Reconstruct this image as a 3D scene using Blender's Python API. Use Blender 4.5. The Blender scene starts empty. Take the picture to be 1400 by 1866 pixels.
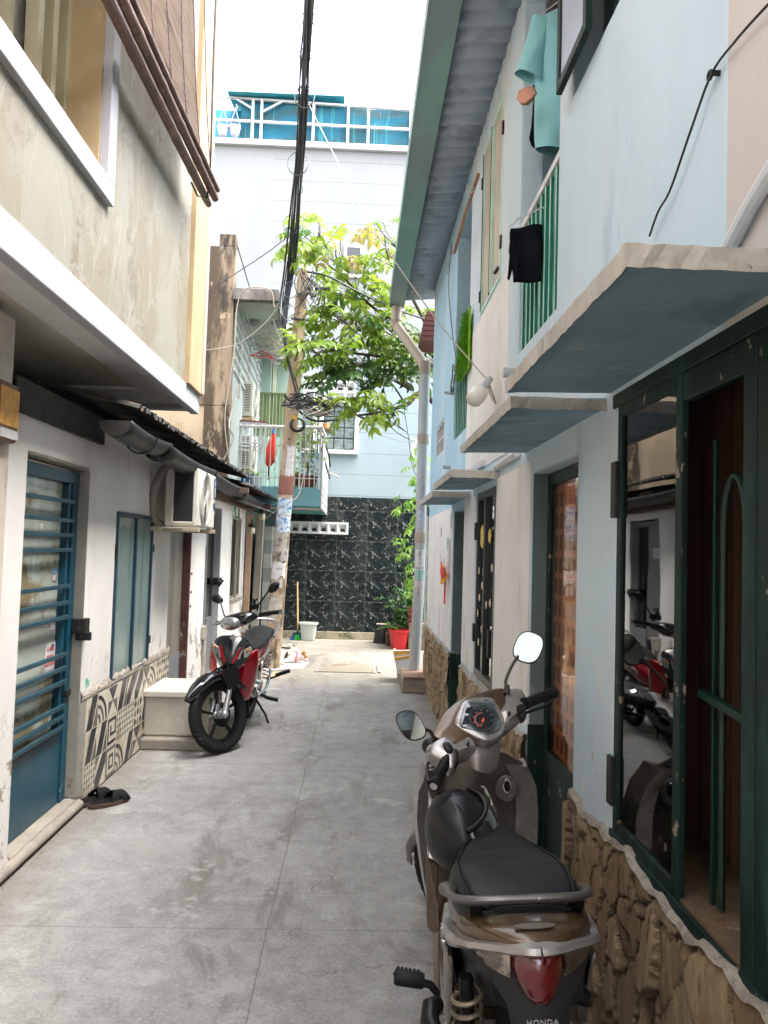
import bpy, bmesh, math, random
import numpy as np
from math import sin, cos, pi, radians, sqrt, atan2, hypot
from mathutils import Vector, Matrix, noise as mnoise
random.seed(7)
sc = bpy.context.scene
COL = sc.collection

# ---------------------------------------------------------------- camera
CAM_YAW, CAM_PITCH, CAM_ROLL, CAM_H = radians(-1.84), radians(2.74), radians(1.66), 1.6
cam_data = bpy.data.cameras.new('camera'); cam = bpy.data.objects.new('camera', cam_data); COL.objects.link(cam)
cam_data.sensor_fit = 'HORIZONTAL'; cam_data.sensor_width = 36.0; cam_data.lens = 36.0
cam_data.clip_start = 0.05; cam_data.clip_end = 500.0
CAM_R = Matrix.Rotation(CAM_YAW, 3, 'Z') @ Matrix.Rotation(pi/2 + CAM_PITCH, 3, 'X') @ Matrix.Rotation(CAM_ROLL, 3, 'Z')
cam.matrix_world = Matrix.Translation((0, 0, CAM_H)) @ CAM_R.to_4x4()
sc.camera = cam
# ---------------------------------------------------------------- world + sun
SUN_EL, SUN_AZ = radians(66), radians(105)
world = bpy.data.worlds.new("World"); sc.world = world; world.use_nodes = True
wn, wl = world.node_tree.nodes, world.node_tree.links
sky = wn.new('ShaderNodeTexSky'); sky.sky_type = 'NISHITA'; sky.sun_disc = False
sky.sun_elevation = SUN_EL; sky.sun_rotation = SUN_AZ; sky.air_density = 1.0; sky.dust_density = 6.0; sky.ozone_density = 0.4
hsv = wn.new('ShaderNodeHueSaturation'); hsv.inputs['Saturation'].default_value = 0.38; hsv.inputs['Value'].default_value = 1.35
wl.new(sky.outputs[0], hsv.inputs['Color']); wl.new(hsv.outputs[0], wn['Background'].inputs[0])
wn['Background'].inputs[1].default_value = 0.15
sun_data = bpy.data.lights.new('sun', 'SUN'); sun = bpy.data.objects.new('sun', sun_data); COL.objects.link(sun)
sun_data.energy = 0.5; sun_data.angle = radians(30); sun_data.color = (1.0, 0.95, 0.87)
# the sun lamp shines from azimuth SUN_AZ (sky rotation measured clockwise from +Y)
sdir = Vector((sin(SUN_AZ)*cos(SUN_EL), cos(SUN_AZ)*cos(SUN_EL), sin(SUN_EL)))
sun.rotation_euler = sdir.to_track_quat('Z', 'Y').to_euler(); sun.location = sdir*20
sc.view_settings.view_transform = 'Standard'; sc.view_settings.look = 'None'
sc.view_settings.exposure = 2.5; sc.view_settings.gamma = 1.0; sc.view_settings.use_curve_mapping = False
sc.cycles.max_bounces = 8; sc.cycles.diffuse_bounces = 5; sc.cycles.glossy_bounces = 4; sc.cycles.transparent_max_bounces = 12
sc.cycles.caustics_reflective = False; sc.cycles.caustics_refractive = False

# ---------------------------------------------------------------- helpers
def at(px, py, Y=None, X=None, Z=None):
    """world point measured on the photograph (1400 px wide) at a known depth plane"""
    d = CAM_R @ Vector(((px-700)/1400., -(py-933)/1400., -1.0))
    if Y is not None: t = Y/d.y
    elif X is not None: t = X/d.x
    else: t = (Z-CAM_H)/d.z
    return Vector((d.x*t, d.y*t, CAM_H+d.z*t))

MW = {}
def tag(o, label=None, cat=None, group=None, kind=None):
    if label: o['label'] = label
    if cat: o['category'] = cat
    if group: o['group'] = group
    if kind: o['kind'] = kind
    return o
def thing(name, label, cat, loc=(0, 0, 0), mat=None, group=None):
    o = bpy.data.objects.new(name, None); COL.objects.link(o); o.empty_display_size = 0.1
    m = mat if mat is not None else Matrix.Translation(Vector(loc))
    o.matrix_world = m; MW[o.name] = m.copy()
    return tag(o, label, cat, group)

class G:
    """collects geometry for ONE mesh object"""
    def __init__(s): s.v = []; s.f = []; s.mi = []; s.cur = 0; s.xf = None
    def add(s, vs, fs):
        b = len(s.v)
        if s.xf is not None: vs = [s.xf @ Vector(p) for p in vs]
        s.v.extend([tuple(p) for p in vs]); s.f.extend([tuple(b+i for i in f) for f in fs]); s.mi.extend([s.cur]*len(fs)); return s
    def box(s, x0, x1, y0, y1, z0, z1):
        if x0 > x1: x0, x1 = x1, x0
        if y0 > y1: y0, y1 = y1, y0
        if z0 > z1: z0, z1 = z1, z0
        return s.add([(x0,y0,z0),(x1,y0,z0),(x1,y1,z0),(x0,y1,z0),(x0,y0,z1),(x1,y0,z1),(x1,y1,z1),(x0,y1,z1)],
                     [(0,3,2,1),(4,5,6,7),(0,1,5,4),(1,2,6,5),(2,3,7,6),(3,0,4,7)])
    def bar(s, a, b, w, h, up=(0,0,1)):
        a, b = Vector(a), Vector(b); d = (b-a).normalized(); u = Vector(up)
        if abs(d.dot(u)) > .98: u = Vector((1,0,0))
        r = d.cross(u).normalized(); u = r.cross(d)
        vs = [p + r*sx*w/2 + u*sz*h/2 for p in (a, b) for sx, sz in ((-1,-1),(1,-1),(1,1),(-1,1))]
        return s.add(vs, [(0,1,2,3)[::-1],(4,5,6,7),(0,1,5,4),(1,2,6,5),(2,3,7,6),(3,0,4,7)])
    def prism(s, pts, vec):
        n = len(pts); vec = Vector(vec); vs = [Vector(p) for p in pts] + [Vector(p)+vec for p in pts]
        return s.add(vs, [tuple(range(n))[::-1], tuple(range(n, 2*n))] + [(i,(i+1)%n,n+(i+1)%n,n+i) for i in range(n)])
    def poly(s, pts): return s.add(pts, [tuple(range(len(pts)))])
    def loft(s, rings, cap=True, close=True):
        n = len(rings[0]); vs = [p for r in rings for p in r]; fs = []
        for k in range(len(rings)-1):
            for i in range(n if close else n-1):
                j = (i+1) % n; fs.append((k*n+i, k*n+j, (k+1)*n+j, (k+1)*n+i))
        if cap: fs.append(tuple(range(n))[::-1]); fs.append(tuple((len(rings)-1)*n+i for i in range(n)))
        return s.add(vs, fs)
    def tube(s, pts, r, seg=8, closed=False, cap=True, flat=1.0, up=None):
        pts = [Vector(p) for p in pts]; n = len(pts); rings = []
        prev = None
        for i, p in enumerate(pts):
            if closed: d = pts[(i+1) % n]-pts[i-1]
            else: d = pts[min(i+1, n-1)]-pts[max(i-1, 0)]
            if d.length < 1e-9: d = Vector((0,0,1))
            d.normalize()
            if prev is None:
                u = Vector(up) if up is not None else (Vector((0,0,1)) if abs(d.z) < .9 else Vector((1,0,0)))
                u = (u - d*u.dot(d)).normalized()
            else:
                u = prev - d*prev.dot(d)
                u = u.normalized() if u.length > 1e-6 else prev
            prev = u; w = d.cross(u)
            ri = r[i] if isinstance(r, (list, tuple)) else r
            rings.append([p + (w*cos(2*pi*k/seg) + u*sin(2*pi*k/seg)*flat)*ri for k in range(seg)])
        if closed: rings.append(rings[0]); return s.loft(rings, cap=False)
        return s.loft(rings, cap=cap)
    def cyl(s, a, b, r0, r1=None, seg=16): return s.tube([a, b], [r0, r0 if r1 is None else r1], seg)
    def lathe(s, prof, c=(0,0,0), axis='Z', seg=24, sweep=2*pi, cap=False):
        rings = []; full = abs(sweep-2*pi) < 1e-6; n = seg if full else seg+1
        for r, h in prof:
            ring = []
            for k in range(n):
                a = sweep*k/seg
                p = (r*cos(a), r*sin(a), h) if axis == 'Z' else ((h, r*cos(a), r*sin(a)) if axis == 'X' else (r*sin(a), h, r*cos(a)))
                ring.append(Vector(p)+Vector(c))
            rings.append(ring)
        return s.loft(rings, cap=cap, close=full)
    def ball(s, c, r, seg=16, rows=10, rot=None):
        if not isinstance(r, (list, tuple)): r = (r, r, r)
        rings = []
        for i in range(rows+1):
            t = -pi/2 + pi*i/rows; rr = max(cos(t), .001)
            ring = [Vector((r[0]*rr*cos(2*pi*k/seg), r[1]*rr*sin(2*pi*k/seg), r[2]*sin(t))) for k in range(seg)]
            if rot is not None: ring = [rot @ p for p in ring]
            rings.append([p+Vector(c) for p in ring])
        return s.loft(rings)
    def islands(s):
        pr = list(range(len(s.v)))
        def fd(a):
            while pr[a] != a: pr[a] = pr[pr[a]]; a = pr[a]
            return a
        for f in s.f:
            r = fd(f[0])
            for i in f[1:]: pr[fd(i)] = r
        gr = {}
        for k, f in enumerate(s.f): gr.setdefault(fd(f[0]), []).append(k)
        out = []
        for ks in gr.values():
            q = G(); mp = {}
            for k in ks:
                for i in s.f[k]:
                    if i not in mp: mp[i] = len(q.v); q.v.append(s.v[i])
                q.f.append(tuple(mp[i] for i in s.f[k])); q.mi.append(s.mi[k])
            out.append(q)
        return out
    def build_each(s, name, mat, parent=None, **k): return [q.build(name, mat, parent, **k) for q in s.islands()]
    def build(s, name, mat, parent=None, smooth=False, bevel=0, subsurf=0, local=False, merge=False, bseg=2, solid=0, kind=None, label=None, angle=40):
        vs = s.v; org = Vector((0, 0, 0))
        if parent is not None:
            Mp = MW[parent.name]
            if not local:
                inv = Mp.inverted(); vs = [inv @ Vector(p) for p in vs]
        elif not local:
            a = np.array(vs); org = Vector(((a[:,0].min()+a[:,0].max())/2, (a[:,1].min()+a[:,1].max())/2, a[:,2].min()))
            vs = [Vector(p)-org for p in vs]
        me = bpy.data.meshes.new(name); me.from_pydata([tuple(p) for p in vs], [], s.f)
        mats = mat if isinstance(mat, (list, tuple)) else [mat]
        for m in mats: me.materials.append(m)
        if len(mats) > 1: me.polygons.foreach_set('material_index', s.mi)
        if merge:
            b = bmesh.new(); b.from_mesh(me); bmesh.ops.remove_doubles(b, verts=b.verts, dist=1e-5); bmesh.ops.recalc_face_normals(b, faces=b.faces); b.to_mesh(me); b.free()
        me.update()
        if smooth:
            me.polygons.foreach_set('use_smooth', [True]*len(me.polygons))
            if not subsurf:
                try: me.set_sharp_from_angle(angle=radians(angle))
                except Exception: pass
        o = bpy.data.objects.new(name, me); COL.objects.link(o)
        if parent is not None: o.parent = parent; MW[o.name] = MW[parent.name]
        else: o.location = org; MW[o.name] = Matrix.Translation(org)
        if solid:
            md = o.modifiers.new('solid', 'SOLIDIFY'); md.thickness = solid; md.offset = 0
        if bevel:
            md = o.modifiers.new('bevel', 'BEVEL'); md.width = bevel; md.segments = bseg; md.limit_method = 'ANGLE'; md.angle_limit = radians(35)
        if subsurf:
            md = o.modifiers.new('sub', 'SUBSURF'); md.levels = subsurf; md.render_levels = subsurf
        if kind: o['kind'] = kind
        if label: o['label'] = label
        return o

def copy_tree(o, M):
    c = o.copy(); COL.objects.link(c); c.matrix_world = M; MW[c.name] = M.copy()
    for ch in list(o.children):
        k = ch.copy(); COL.objects.link(k); k.parent = c
        for g in ch.children:
            q = g.copy(); COL.objects.link(q); q.parent = k
    return c

def holes(plane, c, u0, u1, v0, v1, H, th, side, mat_extra=None, nsub=0.0):
    """wall sheet with openings. plane 'X': u=y v=z at x=c ; plane 'Y': u=x v=z at y=c. side=+1/-1 direction of thickness."""
    us = sorted(set([u0, u1] + [h[i] for h in H for i in (0, 1) if u0 < h[i] < u1])); vs_ = sorted(set([v0, v1] + [h[i] for h in H for i in (2, 3) if v0 < h[i] < v1]))
    g = G()
    def P(u, v, t): return (c+t*side, u, v) if plane == 'X' else (u, c+t*side, v)
    solid = lambda i, j: 0 <= i < len(us)-1 and 0 <= j < len(vs_)-1 and not any(h[0] <= (us[i]+us[i+1])/2 <= h[1] and h[2] <= (vs_[j]+vs_[j+1])/2 <= h[3] for h in H)
    for i in range(len(us)-1):
        for j in range(len(vs_)-1):
            if not solid(i, j): continue
            a, b, cc, d = us[i], us[i+1], vs_[j], vs_[j+1]
            g.poly([P(a,cc,0),P(b,cc,0),P(b,d,0),P(a,d,0)]); g.poly([P(a,cc,th),P(a,d,th),P(b,d,th),P(b,cc,th)])
            if not solid(i-1, j): g.poly([P(a,cc,0),P(a,d,0),P(a,d,th),P(a,cc,th)])
            if not solid(i+1, j): g.poly([P(b,cc,0),P(b,cc,th),P(b,d,th),P(b,d,0)])
            if not solid(i, j-1): g.poly([P(a,cc,0),P(a,cc,th),P(b,cc,th),P(b,cc,0)])
            if not solid(i, j+1): g.poly([P(a,d,0),P(b,d,0),P(b,d,th),P(a,d,th)])
    return g

def textmesh(name, s, size, M, mat, parent, depth=0.001, spacing=1.0, local=False, shear=0):
    cu = bpy.data.curves.new('t', 'FONT'); cu.body = s; cu.size = size; cu.extrude = depth; cu.align_x = 'CENTER'; cu.align_y = 'CENTER'
    cu.space_character = spacing; cu.shear = shear; cu.resolution_u = 3
    o = bpy.data.objects.new('t', cu); COL.objects.link(o); dg = bpy.context.evaluated_depsgraph_get(); dg.update()
    me = bpy.data.meshes.new_from_object(o.evaluated_get(dg)); bpy.data.objects.remove(o); bpy.data.curves.remove(cu)
    T = M if (local or parent is None) else MW[parent.name].inverted() @ M
    me.transform(T); me.materials.clear(); me.materials.append(mat)
    q = bpy.data.objects.new(name, me); COL.objects.link(q)
    if parent is not None: q.parent = parent; MW[q.name] = MW[parent.name]
    return q

def frameM(o, x, y):
    """matrix with local x,y axes along given vectors, origin o"""
    x = Vector(x).normalized(); y = Vector(y); z = x.cross(y).normalized(); y = z.cross(x)
    m = Matrix((x, y, z)).transposed().to_4x4(); m.translation = Vector(o); return m

# ---------------------------------------------------------------- materials
class NT:
    def __init__(s, name):
        s.m = bpy.data.materials.new(name); s.m.use_nodes = True; s.n = s.m.node_tree.nodes; s.l = s.m.node_tree.links
        s.b = s.n['Principled BSDF']; s.out = s.n['Material Output']
        s.geo = s.n.new('ShaderNodeNewGeometry'); s.tc = s.n.new('ShaderNodeTexCoord')
    def link(s, a, b): s.l.new(a, b)
    def val(s, node, i, v):
        if v is None: return
        if hasattr(v, 'links') or hasattr(v, 'is_output') : s.link(v, node.inputs[i])
        else: node.inputs[i].default_value = v
    def math(s, op, a, b=None, c=None, clamp=False):
        n = s.n.new('ShaderNodeMath'); n.operation = op; n.use_clamp = clamp
        s.val(n, 0, a); s.val(n, 1, b); s.val(n, 2, c); return n.outputs[0]
    def sep(s, v):
        n = s.n.new('ShaderNodeSeparateXYZ'); s.link(v, n.inputs[0]); return n.outputs
    def comb(s, x, y, z):
        n = s.n.new('ShaderNodeCombineXYZ'); s.val(n, 0, x); s.val(n, 1, y); s.val(n, 2, z); return n.outputs[0]
    def scale(s, v, sc3):
        n = s.n.new('ShaderNodeVectorMath'); n.operation = 'MULTIPLY'; s.link(v, n.inputs[0]); n.inputs[1].default_value = sc3; return n.outputs[0]
    def vadd(s, a, b):
        n = s.n.new('ShaderNodeVectorMath'); n.operation = 'ADD'; s.val(n, 0, a); s.val(n, 1, b); return n.outputs[0]
    def noise(s, v, sc_=5., det=4., rough=.6, dist=0.):
        n = s.n.new('ShaderNodeTexNoise'); s.link(v, n.inputs['Vector']); n.inputs['Scale'].default_value = sc_
        n.inputs['Detail'].default_value = det; n.inputs['Roughness'].default_value = rough; n.inputs['Distortion'].default_value = dist; return n.outputs
    def voro(s, v, sc_=5., feat='F1', rnd=1.):
        n = s.n.new('ShaderNodeTexVoronoi'); n.feature = feat; s.link(v, n.inputs['Vector']); n.inputs['Scale'].default_value = sc_; n.inputs['Randomness'].default_value = rnd; return n.outputs
    def ramp(s, f, lo, hi, a=0., b=1.):
        n = s.n.new('ShaderNodeMapRange'); n.interpolation_type = 'SMOOTHSTEP'; s.val(n, 0, f); n.inputs[1].default_value = lo; n.inputs[2].default_value = hi; n.inputs[3].default_value = a; n.inputs[4].default_value = b; return n.outputs[0]
    def mix(s, f, a, b):
        n = s.n.new('ShaderNodeMix'); n.data_type = 'RGBA'
        if hasattr(f, 'is_output'): s.link(f, n.inputs[0])
        else: n.inputs[0].default_value = f
        for i, v in ((6, a), (7, b)):
            if hasattr(v, 'is_output'): s.link(v, n.inputs[i])
            else: n.inputs[i].default_value = (v[0], v[1], v[2], 1)
        return n.outputs[2]
    def mul(s, a, f):
        n = s.n.new('ShaderNodeVectorMath'); n.operation = 'SCALE'; s.link(a, n.inputs[0]); s.val(n, 3, f); return n.outputs[0]
    def bump(s, h, st=.3, d=.01, prev=None):
        n = s.n.new('ShaderNodeBump'); s.link(h, n.inputs['Height']); n.inputs['Strength'].default_value = st; n.inputs['Distance'].default_value = d
        if prev is not None: s.link(prev, n.inputs['Normal'])
        return n.outputs[0]

def surf(name, col, rough=.7, metal=0., var=.12, vs=3., stains=(), bump=.2, bs=70., bd=.004, spec=.5, coat=0., world=True, sheen=0., stretch=(1,1,1), trans=0., rvar=0.):
    """stains: (colour, scale(x,y,z), lo, hi[, zmask(lo,hi)])  mask = noise between lo and hi, optionally only below a height"""
    t = NT(name); v = t.geo.outputs['Position'] if world else t.tc.outputs['Object']
    c = t.mix(0.0, col, col)
    n1 = t.noise(t.scale(v, stretch), vs, 5., .62)[0]
    if var: c = t.mul(c, t.ramp(n1, .3, .7, 1-var, 1+var))
    for i, stn in enumerate(stains):
        scl = stn[1] if isinstance(stn[1], tuple) else (stn[1],)*3
        vv = t.vadd(t.scale(v, scl), (i*7.3, i*3.1, i*5.7)); m = t.noise(vv, 1., 7., .65)[0]
        m = t.ramp(m, stn[2], stn[3])
        if len(stn) > 4:
            zz = t.sep(v)[2]; a, b = stn[4]
            m = t.math('MULTIPLY', m, t.ramp(zz, a, b, 1, 0))
        c = t.mix(m, c, stn[0])
    t.link(c, t.b.inputs['Base Color'])
    if rvar: t.link(t.ramp(n1, .3, .7, max(rough-rvar, 0), min(rough+rvar, 1)), t.b.inputs['Roughness'])
    else: t.b.inputs['Roughness'].default_value = rough
    t.b.inputs['Metallic'].default_value = metal; t.b.inputs['Specular IOR Level'].default_value = spec
    t.b.inputs['Coat Weight'].default_value = coat; t.b.inputs['Coat Roughness'].default_value = .08
    if trans: t.b.inputs['Transmission Weight'].default_value = trans
    if sheen: t.b.inputs['Sheen Weight'].default_value = sheen
    if bump:
        n2 = t.noise(v, bs, 6., .65)[0]; t.link(t.bump(n2, bump, bd), t.b.inputs['Normal'])
    return t.m
def glass(name, tint=(.5,.6,.6), dens=.5, rough=.02, spec=1.0, refl=1.3):
    """window pane: see-through tinted sheet with a mirror coat"""
    t = NT(name); t.n.remove(t.b)
    tr = t.n.new('ShaderNodeBsdfTransparent'); tr.inputs[0].default_value = (tint[0]*dens, tint[1]*dens, tint[2]*dens, 1)
    gl = t.n.new('ShaderNodeBsdfGlossy'); gl.inputs['Roughness'].default_value = rough; gl.inputs[0].default_value = (spec,)*3+(1,)
    fr = t.n.new('ShaderNodeFresnel'); fr.inputs[0].default_value = 1.6
    f2 = t.math('MULTIPLY_ADD', fr.outputs[0], refl, .03, clamp=True)
    mx = t.n.new('ShaderNodeMixShader'); t.link(f2, mx.inputs[0]); t.link(tr.outputs[0], mx.inputs[1]); t.link(gl.outputs[0], mx.inputs[2])
    nb = t.noise(t.geo.outputs['Position'], 2.5, 2.)[0]; t.link(t.bump(nb, .05, .02), gl.inputs['Normal'])
    t.link(mx.outputs[0], t.out.inputs[0]); return t.m
# ---------------------------------------------------------------- material library
DIRT = (.20,.18,.15)
m_plaster_blue = surf('plaster_pale_blue', (.54,.66,.74), .8, var=.06, vs=1.5, bump=.35, bs=35, stretch=(1,1,.35), stains=[
    ((.63,.67,.70), (1.4,1.4,.5), .48, .66), ((.42,.55,.64), (2.2,2.2,.8), .58, .72), ((.52,.58,.61), (12,12,.45), .60, .74), ((.60,.62,.60), (3.,3.,1.2), .66, .70), ((.30,.31,.30), (9,9,3), .72, .78), ((.72,.71,.68), (6,6,3.5), .63, .65, (.9, 1.4)), ((.45,.40,.33), (9,9,7), .63, .65, (.8, 1.15)), ((.16,.15,.14), (22,22,14), .745, .765)])
m_plaster_sky = surf('plaster_sky_blue', (.38,.58,.71), .8, var=.05, bump=.2, bs=45, stains=[((.55,.66,.72), (2,2,.8), .5, .7)])
m_plaster_cream = surf('plaster_pinkish', (.56,.51,.48), .8, var=.05, bump=.25, bs=45, stains=[((.62,.55,.5), (3,3,1.2), .55, .7)])
m_white_r = surf('plaster_white_patch', (.78,.76,.74), .8, var=.05, bump=.2, bs=45, stains=[((.66,.60,.50), (4,4,1.4), .55, .7), ((.62,.44,.34), (5,5,2), .58, .66, (.7,1.3))])
m_slab = surf('canopy_slab_shaded_paint', (.22,.33,.40), .85, var=.10, vs=4, bump=.35, bs=50, stains=[((.15,.24,.29), (2.5,2.5,2.5), .5, .62), ((.33,.40,.42), (6,6,6), .60, .66), ((.62,.60,.55), (30,30,30), .72, .75), ((.15,.15,.14), (22,22,22), .735, .76)])  # base colour darkened, so the underside's shade is partly in the paint
m_slab_edge = surf('canopy_edge_worn', (.46,.43,.38), .9, var=.15, vs=6, bump=.6, bs=40, bd=.008, stains=[((.34,.31,.27), (14,14,5), .50, .66), ((.50,.48,.44), (7,7,7), .52, .68), ((.16,.10,.08), (18,18,18), .66, .69), ((.28,.17,.12), (9,9,9), .68, .70)])
m_shack = surf('plaster_shack_white', (.76,.745,.715), .85, var=.07, vs=1.3, bump=.3, bs=40, stains=[
    ((.68,.66,.61), (1.2,1.2,.6), .5, .66), ((.55,.52,.46), (12,12,.5), .62, .74), ((.08,.42,.34), (1.9,1.9,1.3), .66, .675, (.75,1.25)), ((.34,.28,.21), (6,6,5), .56, .58, (.62,.95)), ((.62,.60,.53), (9,9,8), .56, .60, (.62,.88)), ((.13,.13,.12), (26,26,16), .74, .76)])
m_cement = surf('bare_cement', (.27,.26,.22), .9, var=.16, vs=5, bump=.4, bs=60, stains=[((.14,.12,.09), (5,5,5), .58, .66, (.1,.9)), ((.40,.38,.33), (6,6,3), .56, .66)])
m_green_dark = surf('old_green_paint', (.005,.019,.016), .55, var=.2, vs=8, bump=.3, bs=60, spec=.28, stains=[((.30,.24,.18), (14,14,10), .64, .66), ((.014,.045,.038), (5,5,2), .52, .64), ((.25,.24,.21), (40,40,40), .76, .77)])
m_green_rail = surf('green_gloss_paint', (.012,.19,.135), .4, var=.15, vs=8, bump=.1, stains=[((.25,.30,.27), (30,30,8), .70, .74)])
m_green_pale = surf('pale_green_rail_edge', (.45,.66,.55), .5, var=.1, bump=.1)
m_blue_door = surf('blue_gloss_door', (.003,.058,.095), .38, var=.14, vs=3, bump=.12, bs=30, stains=[((.45,.50,.50), (16,16,9), .66, .675, (.12,.5)), ((.02,.07,.10), (5,5,3), .52, .66)])
m_blue_bar = surf('blue_grey_bars', (.014,.055,.078), .42, var=.15, bump=.15, stains=[((.25,.28,.28), (40,40,40), .72, .74)])
m_frost = surf('milky_glass_pane', (.46,.50,.45), .12, var=.10, vs=1.6, bump=.03, bs=6, stretch=(1,1,.4), stains=[((.55,.58,.54), (3,9,.7), .52, .62), ((.26,.21,.12), (1.4,2.5,2.8), .46, .60), ((.30,.40,.36), (2,6,.6), .6, .7)])
m_frost_blue = surf('patterned_green_glass', (.20,.28,.27), .15, var=.12, vs=2, bump=.15, bs=60, stains=[((.13,.20,.20), (3,9,.7), .5, .65), ((.38,.44,.42), (30,30,20), .63, .69, (.9,1.3))])
m_glass_dark = glass('dark_window_glass', (.45,.44,.42), .55)
m_glass_door = glass('door_glass', (1.,.85,.75), .92, refl=.45)
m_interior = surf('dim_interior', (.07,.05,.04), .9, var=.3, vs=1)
m_curtain = surf('brown_curtain', (.15,.07,.048), .9, var=.25, vs=1, stretch=(9,9,.4), bump=.2)
m_brick_in = None
m_metal_grey = surf('grey_galvanised', (.055,.058,.062), .5, .6, var=.25, vs=4, bump=.15, stains=[((.03,.025,.02), (6,6,6), .55, .68)])
m_roof_dark = surf('old_corrugated_sheet', (.04,.038,.036), .8, .2, var=.3, vs=4, bump=.2, stains=[((.15,.09,.06), (5,5,5), .56, .68), ((.28,.28,.26), (9,9,9), .68, .74)])
m_roof_under = surf('corrugated_soffit', (.34,.40,.47), .6, .2, var=.10, vs=2, bump=.35, bs=120, stains=[((.22,.27,.31), (3,3,3), .5, .65)])
m_fascia = surf('green_gutter_paint', (.20,.36,.33), .55, .1, var=.10, vs=2, bump=.1, stains=[((.22,.29,.30), (2,.6,2), .45, .6), ((.10,.17,.15), (9,3,9), .68, .73)])
m_beige_soffit = surf('beige_soffit', (.74,.70,.58), .85, var=.04, bump=.3, bs=150)
m_cream_soffit = surf('pale_soffit', (.88,.88,.86), .85, var=.04, bump=.25, bs=100)
m_ledge = surf('white_ledge_paint', (.44,.45,.48), .7, var=.06, bump=.2, stains=[((.37,.37,.38), (9,2,9), .58, .72), ((.29,.27,.24), (14,14,1.2), .66, .78)])
m_yellow = surf('ochre_yellow_plaster', (.44,.33,.19), .8, var=.06, bump=.2, stains=[((.55,.42,.25), (4,4,1.2), .55, .68)])
m_yellow_frame = surf('pale_yellow_window_frame', (.42,.39,.26), .6, var=.1, bump=.15, stains=[((.20,.15,.10), (25,25,6), .70, .73)])
m_pole = surf('concrete_pole', (.46,.34,.225), .85, var=.12, vs=3, bump=.3, bs=50, stretch=(2,2,.6), stains=[((.12,.088,.055), (9,9,3.5), .42, .58, (1.3,2.2)), ((.22,.14,.10), (5,5,5), .60, .66), ((.40,.34,.27), (7,7,1.4), .56, .68)])
m_pole_red = surf('brown_painted_band', (.23,.10,.07), .8, var=.15)
m_wall_far = surf('far_wall_pale_blue', (.52,.62,.65), .8, var=.04, bump=.15, stains=[((.60,.67,.69), (1.2,1.2,.4), .48, .66)])
m_peach = surf('stained_tan_wall', (.33,.25,.17), .9, var=.2, vs=2, bump=.5, bs=30, bd=.01, stretch=(1,1,.3), stains=[
    ((.085,.06,.04), (3.5,3.5,.9), .38, .54), ((.04,.033,.027), (5,5,1.6), .50, .64), ((.38,.29,.19), (4,4,2), .62, .65), ((.22,.20,.17), (14,14,5), .62, .68)])
m_tanwall = surf('tan_side_wall', (.50,.40,.275), .9, var=.10, vs=1.2, bump=.3, stains=[((.40,.31,.21), (1.3,1.3,.8), .52, .64), ((.17,.14,.10), (3,3,1.2), .62, .72)])
m_white_paint = surf('white_painted_metal', (.62,.62,.62), .5, var=.06, bump=.05, stains=[((.40,.30,.22), (20,20,20), .70, .74)])
m_ac = surf('ivory_air_conditioner_case', (.60,.59,.53), .5, var=.05, bump=.05, stains=[((.45,.43,.37), (6,6,2), .58, .7)])
m_black = surf('black_plastic', (.012,.012,.013), .5, var=.1, bump=.1)
m_cable = surf('black_cable', (.015,.016,.018), .55, bump=0, var=.1)
m_cable_w = surf('off_white_cable', (.38,.34,.28), .6, bump=0, var=.1)
m_dark_metal = surf('dark_hinge_metal', (.03,.03,.03), .5, .6, var=.3, stains=[((.2,.13,.08), (40,40,40), .6, .7)])
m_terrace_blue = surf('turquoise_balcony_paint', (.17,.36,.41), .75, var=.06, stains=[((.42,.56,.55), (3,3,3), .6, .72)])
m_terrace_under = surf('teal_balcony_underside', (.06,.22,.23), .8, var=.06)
m_pipe = surf('grey_pvc_pipe', (.40,.42,.43), .4, var=.06, vs=3, bump=.08, stains=[((.50,.44,.36), (3,3,2), .56, .7), ((.28,.28,.28), (6,6,1.5), .6, .7)])
m_pipe_beige = surf('beige_pvc_pipe', (.50,.42,.34), .45, var=.06, bump=.08)
m_tape = surf('brown_pipe_collar', (.38,.31,.24), .8, var=.15)
m_foot = surf('rough_pink_cement', (.27,.225,.18), .95, var=.2, vs=8, bump=.7, bs=30, bd=.01, stains=[((.50,.47,.42), (9,9,9), .55, .66)])
m_step = surf('worn_cement_step', (.28,.25,.21), .95, var=.18, vs=6, bump=.4)
m_grout_top = surf('ragged_mortar', (.38,.34,.29), .95, var=.25, vs=9, bump=1., bs=45, bd=.015, stains=[((.25,.22,.19), (16,16,16), .55, .63)])

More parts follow.
